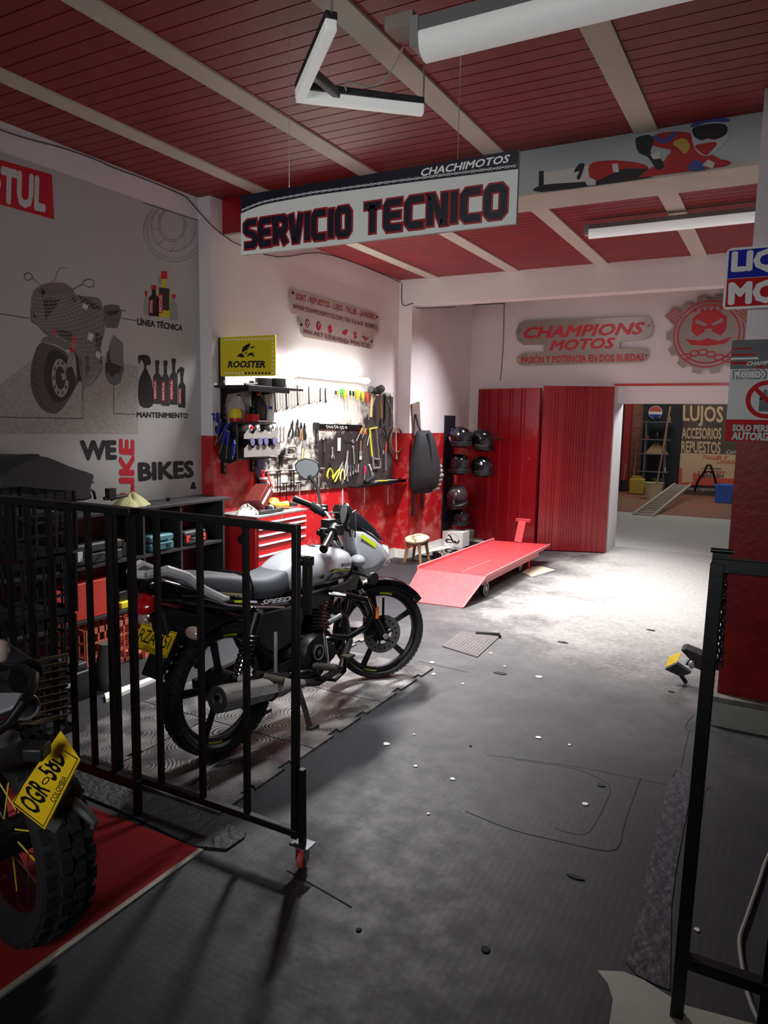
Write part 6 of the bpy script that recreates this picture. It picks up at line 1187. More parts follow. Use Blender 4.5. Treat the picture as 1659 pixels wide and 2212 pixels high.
# ================================================================== YARD
YW = 17.8
t = MB().box((-2.92, YW - .02, 0), (-2.07, YW, 3), mat('yard_black', (26, 26, 30), .7)).build('wall_panel'); tag(t, 'black panel on the yard wall behind the small shelf unit', 'panel')
yr = T('shelf_rack', 'narrow grey shelf unit with four boards in front of the black yard panel', 'shelf unit', (-2.55, 17.5, 0)); gs_ = mat('rack_grey', (92, 88, 90), .6)
for i, (z, w0, w1) in enumerate(((1.62, -2.86, -2.24), (1.225, -2.88, -2.26), (.9, -2.9, -2.28), (.5, -2.92, -2.26))): MB().box((w0, 17.35, z - .02), (w1, 17.65, z), gs_).build('shelf_board', yr)
for x in (-2.78, -2.35):
    for y in (17.38, 17.62): MB().sq((x, y, 0), (x, y, 1.62), .03, .03, gs_, up=(0, 1, 0)).build('upright', yr)
for x, z, s, m, lb in ((-2.6, 1.62, .1, navy, 'dark box on the top board of the yard shelf'), (-2.32, 1.62, .09, mat('yard_tan', (150, 100, 80), .7), 'tan bottle on the top board of the yard shelf'), (-2.75, 1.225, .05, red, 'red item at the left on the second yard board'), (-2.55, 1.225, .11, black_plastic, 'black bottle group on the second yard board'), (-2.38, 1.225, .15, black_plastic, 'black spray bottle at the right on the second yard board'), (-2.8, .5, .1, dk_grey, 'dark lump at the left on the bottom yard board'), (-2.35, .5, .07, offwhite, 'white folded sheet on the bottom yard board')):
    t = MB().lathe([(s * .4, 0), (s * .42, s * .9), (s * .2, s * 1.2), (s * .15, s * 1.5)], (x, 17.48, z + .001), (0, 0, 1), m, 12).build('yard_bottle'); tag(t, lb, 'bottle')
rag((-2.55, 17.5, .901), .22, .12, .2, mat('yard_rag', (140, 118, 86), .9), 'yard_rag', 'brown crumpled rag on the third board of the yard shelf', 'rag', 9)
ysg = T('yard_soda_sign', 'round red, white and blue sign above the yard shelf', 'sign', (-2.6, 17.75, 1.75)); c = W(1416, 891, 1, 17.75); MB().cyl(c, c + V((0, -.02, 0)), .15, offwhite, seg=28).build('disc', ysg); MB().prism([c + V((.14 * cos(q), -.021, .14 * sin(q))) for q in [.15 + (pi - .3) * k / 12 for k in range(13)]], (0, -.003, 0), mat('soda_red', (190, 70, 60), .6)).build('red_half', ysg); MB().prism([c + V((.14 * cos(q), -.021, .14 * sin(q))) for q in [pi + .3 + (pi - .6) * k / 12 for k in range(13)]], (0, -.003, 0), blue).build('blue_half', ysg)
wsg = T('lettered_wall_panel', 'dark wooden panel with big tan block lettering on the yard wall', 'sign', (-1.3, YW, 1)); MB().box((-2.07, YW - .03, 0), (.6, YW, 3), mat('yard_plank', (84, 68, 58), .7, var=.4, scale=2.5)).build('planks', wsg); tan = mat('letter_tan', (196, 164, 128), .6)
ZYd = lambda x, y: (1330 + x / 6.144, 860 + y / 6.146)
mb = MB(); n_ = (0, -1, 0)
for s, A, B, D in (('LUJOS', (895, 90), (1430, 110), (890, 365)), ('ACCESORIOS', (880, 390), (1405, 395), (875, 540)), ('REPUESTOS', (875, 565), (1395, 580), (870, 720))): tq(mb, s, ZYd(*A), ZYd(*B), ZYd(*D), 1, YW - .032, tan, bold=.03, n=n_)
mb.build('block_lettering', wsg); mb = MB(); tq(mb, 'Camb', ZYd(1470, 690), ZYd(1640, 690), ZYd(1465, 735), 1, YW - .032, offwhite, bold=.02, shear=.3, n=n_); tq(mb, 'Lubrica lo original para', ZYd(915, 1180), ZYd(1330, 1190), ZYd(915, 1230), 1, YW - .032, offwhite, bold=.02, shear=.2, n=n_); mb.build('script_lettering', wsg)
YP = YW - .06; wp = T('yard_poster', 'tan and orange workshop poster leaning on the yard wall', 'poster', (-1.4, YP, .2)); a = W(*ZYd(860, 725), 1, YP); b = W(*ZYd(825, 1140), 1, YP); MB().box((a.x, YP, b.z), (-.5, YP + .02, a.z), mat('poster_tan', (188, 160, 128), .7)).build('board', wp); MB().box((a.x, YP - .002, b.z), (-.5, YP, b.z + .18), mat('poster_orange', (190, 76, 56), .7)).build('orange_band', wp)
poly_mb = MB(); poly(poly_mb, [ZYd(840, 1140), ZYd(845, 915), ZYd(1180, 1040), ZYd(1190, 1140)], 1, YP, MATS['poster_orange'], .0025); poly_mb.build('orange_wedge', wp); c = [W(*ZYd(x, y), 1, YP - .004) for x, y in ((880, 1120), (1020, 1120), (1030, 930), (885, 930))]; MB().prism(c, (0, .002, 0), MATS['poster_tan']).build('picture_field', wp)
mb = MB(); ot = MATS['poster_orange']
for s, A, B, D, m, sh in (('TALLER Y', (1160, 760), (1490, 770), (1155, 808), ot, .3), ('LAVADERO', (1345, 820), (1720, 830), (1340, 868), ot, .3), ('LOS MEJORES', (1130, 922), (1410, 930), (1130, 948), navy, 0), ('SCOOTERS', (1090, 962), (1450, 965), (1090, 1003), ot, 0), ('MERECEN', (1100, 1010), (1430, 1013), (1100, 1055), navy, 0)): tq(mb, s, ZYd(*A), ZYd(*B), ZYd(*D), 1, YP - .004, m, bold=.03, shear=sh, n=n_)
mb.build('lettering', wp)
bk_ = T('bucket', 'blue square bucket on the yard floor at the right', 'bucket', (-1.0, 16.3, 0)); MB().rings([[V((-1.02 + sx * w, 16.35 + sy * w, z)) for sx, sy in ((-1, -1), (1, -1), (1, 1), (-1, 1))] for w, z in ((.15, 0), (.175, .36), (.16, .36), (.14, .02))], mat('bucket_blue', (40, 96, 190), .5)).build('body', bk_, bevel=.02); MB().torus((-1.02, 16.35, .36), (0, 0, 1), .2, .01, MATS['bucket_blue'], 24, 6).build('rim', bk_)
bk2 = T('bucket', 'cream bucket on the yard floor behind the small ramp', 'bucket', (-2.36, 16.15, 0)); MB().lathe([(.15, 0), (.19, .34), (.2, .345), (.18, .34), (.14, .02)], (-2.36, 16.15, 0), (0, 0, 1), mat('bucket_cream', (200, 190, 150), .6), 24).build('body', bk2)
t = MB().tube([(-2.33, 16.15, .03), W(1448, 878, 1, 16.6)], .018, wood, 8).build('broom_stick'); tag(t, 'long wooden stick standing in the cream bucket', 'stick')
jc = T('jerry_can', 'yellow jerry can on the yard floor beside the shelf unit', 'jerry can', (-2.8, 17.3, 0)); MB().box((-3.0, 16.9, 0), (-2.68, 17.1, .36), mat('jerry_yellow', (170, 140, 46), .6)).build('body', jc, bevel=.03); MB().sq((-2.95, 17.0, .39), (-2.75, 17.0, .39), .05, .04, MATS['jerry_yellow']).build('handle', jc)
for i, (x0, x1) in enumerate(((-3.22, -3.2), (-3.0, -3.04))):
    t = T('garden_tool', ('wooden handled shovel leaning on the brick yard wall, left of two', 'wooden handled shovel leaning on the brick yard wall, right of two')[i], 'shovel', (x0, 17.5, 0)); MB().tube([(x0, 17.45, .25), (x1, 17.8, 1.15 if i else 1.5)], .016, wood, 8).build('handle', t); MB().prism([V((x0 - .08, 17.42, .02)), V((x0 + .08, 17.42, .02)), V((x0 + .07, 17.45, .27)), V((x0 - .07, 17.45, .27))], (0, .012, 0), dark_steel).build('blade', t)
t = MB().tube([W(u, v, 1, 17.4) for u, v in ((1500, 1062), (1507, 1040), (1522, 1018), (1527, 1006), (1531, 1004), (1535, 1006), (1540, 1020), (1546, 1040), (1547, 1070))], .024, black_metal, 8).tube([W(u, v, 1, 17.4) for u, v in ((1508, 1038), (1520, 1022), (1530, 1018), (1540, 1022), (1546, 1036))], .018, black_metal, 8).build('paddock_stand'); tag(t, 'black tubular paddock stand in front of the yard poster', 'stand')
rp = T('loading_ramp', 'pale slotted loading ramp lying slanted in the yard', 'ramp', (-1.9, 14.5, 0)); pa = [W(1368, 1112, 2, .02), W(1420, 1112, 2, .02), W(1505, 1062, 1, 17.0), W(1478, 1060, 1, 17.0)]; rl = mat('ramp_pale', (176, 170, 156), .6)
pa = [V((-2.2, 13.0, .01)), V((-1.88, 13.0, .01)), V((-1.72, 16.9, .28)), V((-2.04, 16.9, .28))]
MB().sq(pa[0], pa[3], .04, .05, rl).build('rail', rp); MB().sq(pa[1], pa[2], .04, .05, rl).build('rail', rp)
for k in range(16): MB().sq(pa[0].lerp(pa[3], (k + .5) / 16), pa[1].lerp(pa[2], (k + .5) / 16), .06, .025, rl).build('rung', rp)
MB().sq((-1.95, 15.5, 0), (-1.95, 15.5, .16), .04, .04, rl, up=(0, 1, 0)).sq((-1.95, 16.8, 0), (-1.95, 16.8, .26), .04, .04, rl, up=(0, 1, 0)).build('foot', rp)
pt = T('flower_pot', 'small clay pot with a white-tipped plant in the yard', 'plant', (-2.42, 17.0, 0)); MB().lathe([(.09, 0), (.12, .2), (.1, .2)], (-2.42, 17.0, 0), (0, 0, 1), MATS['yard_tan'], 16).build('pot', pt); mb = MB()
for k in range(6): q = k * 1.05; mb.tube([(-2.42, 17, .2), (-2.42 + .06 * cos(q), 17 + .06 * sin(q), .32), (-2.42 + .13 * cos(q), 17 + .1 * sin(q), .38)], [.012, .016, .006], mat('plant_green', (60, 80, 50), .7), 6)
mb.build('leaves', pt)

# ================================================================== SILVER MOTORCYCLE
mo = T('motorcycle', 'silver and black motorcycle with a grey seat parked on the rubber mats', 'motorcycle', (-2.20, 2.475, 0), (0, 0, radians(83)))
def B(mb, name, parent=None, **k): return mb.build(name, parent or mo, local=True, **k)
gl_b = mat('bike_gloss_black', (10, 10, 13), .15, coat=.6); eng = mat('engine_black', (26, 26, 28), .45, metal=.4); alloy_b = mat('wheel_black', (20, 20, 22), .4, metal=.3)
def wheel(c, R, tw, st, name, knob=False, drum=False, disc=True, spokes=5):
    c = V(c); F = V((cos(st), sin(st), 0)); A = V((-sin(st), cos(st), 0)); U = V((0, 0, 1))
    def q(r, t, a): return c + F * (r * cos(t)) + U * (r * sin(t)) + A * a
    prof = [(R - tw * 1.05, -tw * .42), (R - tw * .75, -tw * .92), (R - tw * .3, -tw), (R - tw * .08, -tw * .62), (R, -tw * .2), (R, tw * .2), (R - tw * .08, tw * .62), (R - tw * .3, tw), (R - tw * .75, tw * .92), (R - tw * 1.05, tw * .42)]
    rub = mat('dusty_tyre', (50, 48, 46), .9, rgb2=(26, 26, 26), scale=30) if knob else rubber; K = 64; mb = MB(); mb.rings([[q(r, 2 * pi * k / K, a) for r, a in prof] for k in range(K)], rub, True)
    ti = B(mb, name + '_tyre'); tr = MB()
    n = 46 if knob else 60
    for k in range(n):
        t = 2 * pi * k / n; d = 2 * pi / n * .36
        for a0, a1, r0 in ((-.98, -.5, -.22), (-.36, .0, -.02), (.04, .4, -.02), (.52, .98, -.22)):
            tt = t + (d if a0 > -.4 and a0 < .3 else 0); h = .008 if knob else .003
            e0 = R + r0 * tw * (abs(a0) > .45); e1 = R + r0 * tw * (abs(a1) > .6) * 1.0
            P = [q(e0 + h * .2, tt - d, a0 * tw), q(e0 + h * .2, tt + d, a0 * tw), q(e1 + h * .2, tt + d, a1 * tw), q(e1 + h * .2, tt - d, a1 * tw)]
            tr.prism(P, (F * cos(tt) + U * sin(tt)) * h, rub)
    B(tr, 'tread', ti)
    ri = R - tw * 1.0; mb = MB(); rp = [(ri, -tw * .5), (ri - .012, -tw * .5), (ri - .022, -tw * .3), (ri - .022, tw * .3), (ri - .012, tw * .5), (ri, tw * .5)]
    mb.rings([[q(r, 2 * pi * k / 48, a) for r, a in rp] for k in range(48)], alloy_b, True)
    for k in range(spokes):
        t = 2 * pi * k / spokes + .5
        for s in (-1, 1): mb.tube([q(.045, t + s * .22, 0), q(ri * .5, t + s * .05, 0), q(ri - .018, t + s * .035, 0)], [.014, .011, .012], alloy_b, 6)
    mb.cyl(c - A * .05, c + A * .05, .045, alloy_b, seg=20); wh = B(mb, name + '_rim')
    st_ = MB()
    for t0 in (1.25, 4.3): st_.ribbon([q(ri - .004, t0 + .34 * k / 8, -tw * .515) for k in range(9)], .009, A * -1, lime)
    B(st_, 'rim_sticker', wh)
    if disc:
        mb = MB(); dp = [(.06, -.058), (.115, -.058), (.115, -.063), (.06, -.063)]; mb.rings([[q(r, 2 * pi * k / 40, a) for r, a in dp] for k in range(40)], mat('disc_steel', (120, 118, 116), .35, metal=.6), True)
        for k in range(6): mb.tube([q(.03, 2 * pi * k / 6, -.058), q(.07, 2 * pi * k / 6 + .3, -.06)], .007, black_metal, 6)
        ds = B(mb, 'brake_disc'); mb = MB()
        for k in range(18): p = q(.088, 2 * pi * k / 18, -.0635); mb.cyl(p, p - A * .0008, .006, black, seg=8)
        B(mb, 'drilled_holes', ds)
    if drum: B(MB().cyl(c - A * .075, c + A * .06, .08, eng, seg=28).cyl(c - A * .085, c - A * .075, .05, eng, seg=20), 'drum_brake')
    B(MB().cyl(c - A * .12, c + A * .12, .009, steel, seg=10).cyl(c - A * .125, c - A * .11, .016, steel, seg=6), 'axle')
RW = V((0, -.02, .324)); FW = V((1.25, 0, .297)); ST = radians(-33)
wheel(RW, .30, .05, 0, 'rear', True, True, False); wheel(FW, .28, .04, ST, 'front', False, False, True)
HD = V((.955, .07, 0))
def S(x, y, z):
    a = V((HD.x, HD.y, z)); Fv = V((cos(ST), sin(ST), 0)); Av = V((-sin(ST), cos(ST), 0)); base = V((FW.x, FW.y, 0)) - Fv * .29
    return V((base.x, base.y, 0)) * .5 + V((HD.x, HD.y, 0)) * .5 + Fv * x + Av * y + V((0, 0, z))
# fork
for y in (-.085, .085):
    lo = V((FW.x, FW.y, FW.z)) + V((-sin(ST), cos(ST), 0)) * y + V((cos(ST), sin(ST), 0)) * .0; hi = S(-.06, y, .93); m = lo.lerp(hi, .42); g0 = lo.lerp(hi, .48)
    fk = B(MB().tube([lo, lo.lerp(hi, .1), m], [.019, .024, .024], black_metal, 14).cyl(m, hi, .016, chrome), 'fork_leg')
    gm = MB(); g1 = lo.lerp(hi, .74)
    for k in range(11): gm.torus(g0.lerp(g1, k / 10), g1 - g0, .024, .008, black, 16, 6)
    B(gm.cyl(g0, g1, .023, black), 'gaiter', fk)
    if y < 0: r = lo.lerp(hi, .2) + V((-.0, -.026, 0)); B(MB().cbox(r + V((0, 0, .02)), (.02, .012, .07), amber), 'side_reflector', fk, bevel=.003)
hi = S(-.06, 0, .93)
B(MB().cbox(S(-.05, 0, .90), (.07, .22, .03), black_metal, Matrix.Rotation(ST, 3, 'Z')).cbox(S(-.02, 0, .76), (.07, .22, .03), black_metal, Matrix.Rotation(ST, 3, 'Z')).cyl(S(-.05, 0, .74), S(-.07, 0, .94), .028, black_metal), 'steering_yoke', bevel=.004)
Av = V((-sin(ST), cos(ST), 0)); Fv = V((cos(ST), sin(ST), 0))
B(MB().cbox(FW - Fv * .085 - Av * .075 + V((0, 0, .06)), (.07, .05, .1), black_metal, Matrix.Rotation(ST, 3, 'Z')).tube([FW - Fv * .06 - Av * .08 + V((0, 0, .1)), S(-.02, -.12, .6), S(-.03, -.08, .8)], .005, black, 6), 'brake_caliper', bevel=.005)
# front fender
mb = MB(); R = []
for i in range(15):
    t = radians(36 + 116 * i / 14); r = .315; hw = .058 * (1 - .25 * (i == 0)); c = FW + Fv * (r * cos(t)) + V((0, 0, r * sin(t)))
    dr = Fv * cos(t) + V((0, 0, sin(t))); ring = [c - Av * hw - dr * .03, c - Av * hw * .85 + dr * .008, c + dr * .016, c + Av * hw * .85 + dr * .008, c + Av * hw - dr * .03, c + Av * hw * .95 - dr * .036, c + dr * .008, c - Av * hw * .95 - dr * .036]
    R.append(ring)
mb.rings(R, gl_b); B(mb, 'front_fender', angle=50)
B(MB().tube([FW - Av * .07, FW - Av * .07 + V((0, 0, .22))], .008, black_metal, 6).tube([FW + Av * .07, FW + Av * .07 + V((0, 0, .22))], .008, black_metal, 6), 'fender_stay')
# tank
def sect(x, w, zb, zt, n=20, e=.62, yc=0.0):
    P = []
    for k in range(n):
        t = 2 * pi * k / n; cx_, sx_ = cos(t), sin(t); P.append(V((x, yc + w * (abs(cx_) ** e) * (1 if cx_ > 0 else -1), (zb + zt) / 2 + (zt - zb) / 2 * (abs(sx_) ** e) * (1 if sx_ > 0 else -1))))
    return P
tk = [(.30, .075, .705, .80), (.34, .092, .70, .838), (.42, .115, .692, .872), (.52, .138, .688, .89), (.62, .15, .688, .893), (.72, .15, .69, .885), (.80, .135, .70, .868), (.86, .105, .715, .85), (.885, .06, .74, .83)]
tank = B(MB().rings([sect(*s, e=.72) for s in tk], silver), 'fuel_tank', sub=1, angle=180)
B(MB().lathe([(.034, .0), (.036, .008), (.03, .012)], (.66, -.01, .884), (0, 0, 1), chrome, 20), 'filler_cap', tank)
def tside(x, z):  # point on the right side of the tank
    for i in range(len(tk) - 1):
        if tk[i][0] <= x <= tk[i + 1][0]:
            f = (x - tk[i][0]) / (tk[i + 1][0] - tk[i][0]); w, zb, zt = [tk[i][j] + (tk[i + 1][j] - tk[i][j]) * f for j in (1, 2, 3)]; break
    s = max(-1, min(1, (z - (zb + zt) / 2) / ((zt - zb) / 2))); a = abs(s) ** (1 / .72); a = min(a, .999); return V((x, -w * (sqrt(1 - a * a) ** .72) - .0015, z))
def tdecal(mb, pts, m):
    P = [tside(x, z) for x, z in pts]; c = sum(P, V()) / len(P); tri = tessellate_polygon([[V((p.x, p.z, 0)) for p in P]]); mb.add(P, [t if (P[t[1]] - P[t[0]]).cross(P[t[2]] - P[t[0]]).y < 0 else t[::-1] for t in tri], m)
def ttext(mb, s, x0, x1, z0, z1, m, bold=.04, shear=.25, dz=0.0):
    vs, fs = txtmesh(s, bold, shear); P = []
    for p in vs:
        q = tside(x0 + (x1 - x0) * p.x, z0 + (z1 - z0) * p.y + dz * p.x); P.append(q + V((0, -.0012 * (p.z + 1), 0)))
    mb.add(P, fs, m)
mb = MB(); ttext(mb, 'BOXER', .70, .80, .792, .812, black, .06, .15, -.014); ttext(mb, '125', .585, .79, .735, .775, black, .03, .5, -.02); tdecal(mb, [(.535, .757), (.575, .772), (.57, .75)], black); tdecal(mb, [(.60, .778), (.64, .79), (.785, .772), (.785, .768)], black); B(mb, 'tank_lettering', tank)
mb = MB(); tdecal(mb, [(.63, .776), (.645, .786), (.783, .768), (.78, .758)], lime); ttext(mb, 'CT', .66, .72, .766, .777, black, .05, .3, -.006); B(mb, 'lime_stripe', tank)
# tank cover / side cowl black
B(MB().prism([V((.40, -.135, .69)), V((.55, -.15, .70)), V((.74, -.145, .70)), V((.87, -.11, .72)), V((.95, -.085, .70)), V((.92, -.085, .62)), V((.80, -.12, .645)), (.66, -.135, .64), V((.52, -.14, .60)), V((.47, -.135, .62))], (0, .02, 0), black_plastic).prism([V((.40, .135, .69)), V((.74, .145, .70)), V((.95, .085, .70)), V((.92, .085, .62)), V((.66, .135, .64)), V((.47, .135, .60))], (0, -.02, 0), black_plastic), 'side_shroud', bevel=.006)
# seat
sk = [(-.27, .075, .845, .888), (-.20, .098, .80, .892), (-.10, .112, .76, .878), (.0, .118, .735, .857), (.08, .12, .715, .838), (.16, .12, .70, .815), (.26, .115, .69, .808), (.34, .105, .69, .822), (.42, .088, .70, .85), (.47, .06, .73, .862)]
seat = B(MB().rings([sect(*s, e=.55) for s in sk], seat_m), 'seat', sub=1, angle=180)
B(MB().tube([V((.105, y, z)) for y, z in ((-.123, .70), (-.122, .78), (-.1, .832), (0, .84), (.1, .832), (.122, .78), (.123, .70))], .007, black, 6), 'seat_strap', seat)
mb = MB()
vs, fs = txtmesh('SPORT', .05, .3)
def sside(x, z): return V((x, -.122 + .004 * abs(x), z))
P = [sside(-.13, .793), sside(-.12, .808), sside(.045, .768), sside(.04, .752)]; mb.add(P, [(0, 3, 2, 1), (0, 1, 2, 3)], mat('seat_patch', (214, 206, 160), .6)); B(mb, 'seat_patch', seat)
mb = MB(); mb.add([sside(-.095 + .12 * p.x, .782 + .01 * p.y - .03 * p.x) + V((0, -.002 - .0005 * p.z, 0)) for p in vs], fs, black); B(mb, 'seat_lettering', seat)
# tail
R = [sect(*s, e=.6) for s in ((-.40, .05, .83, .905), (-.34, .085, .785, .90), (-.22, .112, .75, .85), (-.08, .126, .70, .79), (.05, .13, .665, .745), (.2, .128, .65, .705), (.34, .12, .64, .69), (.42, .10, .64, .68))]
tail = B(MB().rings(R, gl_b), 'tail_panel', sub=1, angle=180); mb = MB()
for P, m in (([(-.02, .752), (.03, .742), (.035, .73), (-.015, .74)], lime), ([(.05, .738), (.12, .722), (.12, .712), (.05, .728)], white), ([(-.3, .83), (-.12, .785), (-.12, .779), (-.3, .822)], chrome)):
    Q = [V((x, -.132, z)) for x, z in P]; mb.add(Q, [(0, 1, 2, 3)], m)
B(mb, 'tail_stickers', tail)
mb = MB(); mb.tube([V((.3, -.13, .655)), V((.12, -.136, .695)), V((-.05, -.134, .735)), V((-.2, -.122, .80))], .005, chrome, 6); vs, fs = txtmesh('SPEED', .04, .4); mb.add([V((.14 + .2 * p.x, -.1365 - .001 * p.z, .70 - .02 * p.x + .022 * p.y)) for p in vs], fs, mat('badge_white', (200, 200, 205), .4)); B(mb, 'side_badge', tail)
gr = mat('grab_grey', (168, 170, 172), .4)
for s in (-1, 1): B(MB().tube([V((-.41, s * .055, .918)), V((-.34, s * .09, .93)), V((-.26, s * .115, .895)), V((-.19, s * .132, .83)), V((-.10, s * .14, .775)), V((-.06, s * .14, .768))], [.018, .022, .02, .019, .02, .01], gr, 8), 'grab_rail')
B(MB().tube([V((-.41, -.055, .918)), V((-.425, 0, .915)), V((-.41, .055, .918))], .018, gr, 8), 'grab_rail')
B(MB().ell((-.375, 0, .79), (.065, .075, .04), redlens, Matrix.Rotation(radians(-30), 3, 'Y'), 18, 12), 'tail_light')
B(MB().prism([V((-.34, -.05, .78)), V((-.14, -.06, .70)), V((-.2, -.06, .64)), V((-.345, -.05, .46)), V((-.375, -.05, .47)), V((-.30, -.05, .60))], (0, .11, 0), black_plastic), 'rear_fender', bevel=.012)
B(MB().rings([[RW + V((.325 * cos(t) * 1, y, .325 * sin(t))) for y in (-.07, -.06, .06, .07)] + [RW + V((.335 * cos(t), y, .335 * sin(t))) for y in (.07, -.07)] for t in [radians(45 + 85 * k / 10) for k in range(11)]], black_plastic), 'inner_fender')
# plate
pc = V((-.322, .025, .613)); pn = V((-.86, 0, .5)).normalized(); pu = V((pn.z, 0, -pn.x)).normalized() * 1.0; pu = V((.5, 0, .86)).normalized(); py_ = V((0, -1, 0))
plt = MB().prism([pc + py_ * (sx * .115) + pu * (sz * .055) for sx, sz in ((-1, -1), (1, -1), (1, 1), (-1, 1))], pn * .003, plate_y); plt = B(plt, 'number_plate')
mb = MB(); text(mb, 'RZA 45I', pc - py_ * .1 - pu * .022, py_ * .2, pu * .056, black, bold=.02, lift=.004, n=pn); text(mb, 'COLOMBIA', pc - py_ * .045 - pu * .047, py_ * .09, pu * .014, black, bold=.02, lift=.004, n=pn); B(mb, 'plate_lettering', plt)
B(MB().ribbon([pc + py_ * (sx * .11) + pu * (sz * .05) + pn * .0036 for sx, sz in ((-1, -1), (1, -1), (1, 1), (-1, 1))], .003, pn, black, True), 'plate_border', plt)
for s in (-1, 1):
    ti = B(MB().tube([V((-.27, s * .06, .672)), V((-.27, s * .13, .672))], .011, black_plastic, 8), 'turn_signal_stalk'); B(MB().ell((-.272, s * .165, .668), (.026, .045, .028), mat('lens_clear', (150, 128, 124), .15, coat=.5), None, 14, 10), 'turn_signal_lens', ti)
# swing arm, shocks, stands
for y in (-.10, .10): B(MB().sq(V((.44, y, .36)), V((-.05, y * 1.05, .32)), .03, .045, black_metal), 'swing_arm')
for y in (-.145, .145):
    a, b = V((.11, y, .67)), V((-.01, y, .40)); sh_ = B(MB().cyl(a, a.lerp(b, .45), .026, black_metal).cyl(a.lerp(b, .4), b, .016, chrome).cyl(a + V((0, -.015, 0)), a + V((0, .015, 0)), .02, chrome).cyl(b + V((0, -.015, 0)), b + V((0, .015, 0)), .02, chrome), 'shock_absorber')
    B(MB().tube([a.lerp(b, .3 + .6 * k / 90) + V((.03 * cos(k * .62), .03 * sin(k * .62), 0)) for k in range(91)], .006, black, 6), 'shock_spring', sh_)
cst = mat('stand_grey', (70, 68, 64), .6)
for y in (-.12, .10): B(MB().tube([V((.38, y, .30)), V((.42, y * 1.3, .12)), V((.44, y * 1.45, .022))], .014, cst, 8).cbox((.455, y * 1.5, .021), (.06, .035, .014), cst), 'centre_stand_leg')
# frame
for y in (-.06, .06): B(MB().tube([V((.93, y * .6, .80)), V((.88, y, .55)), V((.80, y * 1.1, .34)), V((.6, y * 1.3, .22)), V((.36, y * 1.4, .25)), V((.22, y * 1.6, .45)), V((.12, y * 1.8, .66))], .016, black_metal, 10), 'frame_tube')
B(MB().tube([V((.95, 0, .80)), V((.7, 0, .70)), V((.3, 0, .66)), V((-.2, 0, .72))], .02, black_metal, 8), 'backbone')
# engine
en = B(MB().rings([sect(*s, e=.6) for s in ((.36, .09, .27, .44), (.42, .13, .23, .48), (.56, .14, .22, .48), (.68, .12, .25, .46), (.74, .08, .30, .43))], eng), 'engine_case', sub=1, angle=180)
def lat(y, x, z, r, h, m, nm, par, seg=28): return B(MB().lathe([(r * .3, 0), (r * .9, .0), (r, h * .35), (r, h)], (x, y, z), (0, 1, 0), m, seg), nm, par)
cv = lat(-.165, .50, .385, .095, .05, eng, 'clutch_cover', en); lat(-.178, .50, .392, .045, .016, black_metal, 'round_cap', cv); lat(-.170, .605, .365, .045, .05, eng, 'oil_filter_cap', en)
mb = MB(); mb.torus((.50, -.1785, .392), (0, 1, 0), .036, .0025, steel, 28, 6); text(mb, 'B', V((.492, -.179, .38)), V((.018, 0, 0)), V((0, 0, .024)), steel, bold=.04, n=(0, -1, 0)); B(mb, 'emblem', cv)
cyd = V((.16, 0, .99)).normalized(); cb = V((.62, 0, .45)); mb = MB()
for k in range(9): p = cb + cyd * (.02 + .018 * k); mb.cbox(p, (.15, .17, .007), eng, Matrix.Rotation(radians(9), 3, 'Y'))
mb.cyl(cb, cb + cyd * .2, .055, eng); B(mb, 'finned_cylinder', en)
hdm = MB().cbox(cb + cyd * .215, (.14, .14, .07), eng, Matrix.Rotation(radians(9), 3, 'Y')); B(hdm, 'cylinder_head', en, bevel=.012)
B(MB().tube([cb + cyd * .2 + V((.03, -.09, .0)), cb + cyd * .19 + V((.1, -.1, -.02)), V((.77, -.1, .5)), V((.73, -.12, .46))], .006, black, 6), 'plug_lead', en)
B(MB().cbox((.46, 0, .56), (.09, .1, .09), black_plastic), 'carburettor', bevel=.01)
B(MB().prism([V((.1, -.125, .66)), V((.42, -.125, .64)), V((.47, -.12, .60)), V((.40, -.12, .47)), V((.25, -.12, .44)), V((.14, -.125, .52))], (0, .03, 0), black_plastic), 'side_panel', bevel=.008)
B(MB().tube([V((.545, -.19, .315)), V((.53, -.205, .36)), V((.50, -.21, .50)), V((.52, -.215, .535)), V((.575, -.225, .56))], [.010, .010, .008, .008, .010], chrome, 8).tube([V((.53, -.212, .545)), V((.60, -.235, .572))], .013, alu, 8), 'kick_starter')
# exhaust
B(MB().tube([V((.70, -.07, .56)), V((.80, -.10, .50)), V((.82, -.12, .36)), V((.72, -.14, .24)), V((.5, -.17, .235)), V((.38, -.185, .27)), V((.26, -.2, .30))], .019, mat('pipe_dark', (48, 46, 46), .5, metal=.6), 12), 'header_pipe')
mu = B(MB().tube([V((.36, -.195, .275)), V((.26, -.2, .298)), V((.2, -.205, .31)), V((.05, -.21, .335)), V((-.15, -.215, .365)), V((-.19, -.215, .37))], [.022, .03, .045, .052, .058, .056], mat('muffler_grey', (136, 133, 130), .45, metal=.35, var=.2, scale=20), 22), 'muffler')
me_ = V((-.19, -.215, .37)); md = V((-1, -.02, .15)).normalized(); B(MB().lathe([(.056, 0), (.056, .006), (.03, .004), (.012, -.012)], me_, md, dk_grey, 22).cyl(me_ + md * .003 + V((0, -.0, .01)), me_ + md * .012 + V((0, 0, .01)), .013, black, seg=12), 'muffler_end', mu)
B(MB().ribbon([V((.16 - .32 * k / 8, -.262 - .004 * k / 8, .335 + .05 * k / 8)) for k in range(9)], .04, (0, -1, .2), alu), 'heat_shield', mu)
B(MB().torus(V((.12, -.208, .322)), V((1, .02, -.15)), .05, .006, dark_steel, 24, 6), 'muffler_band', mu)
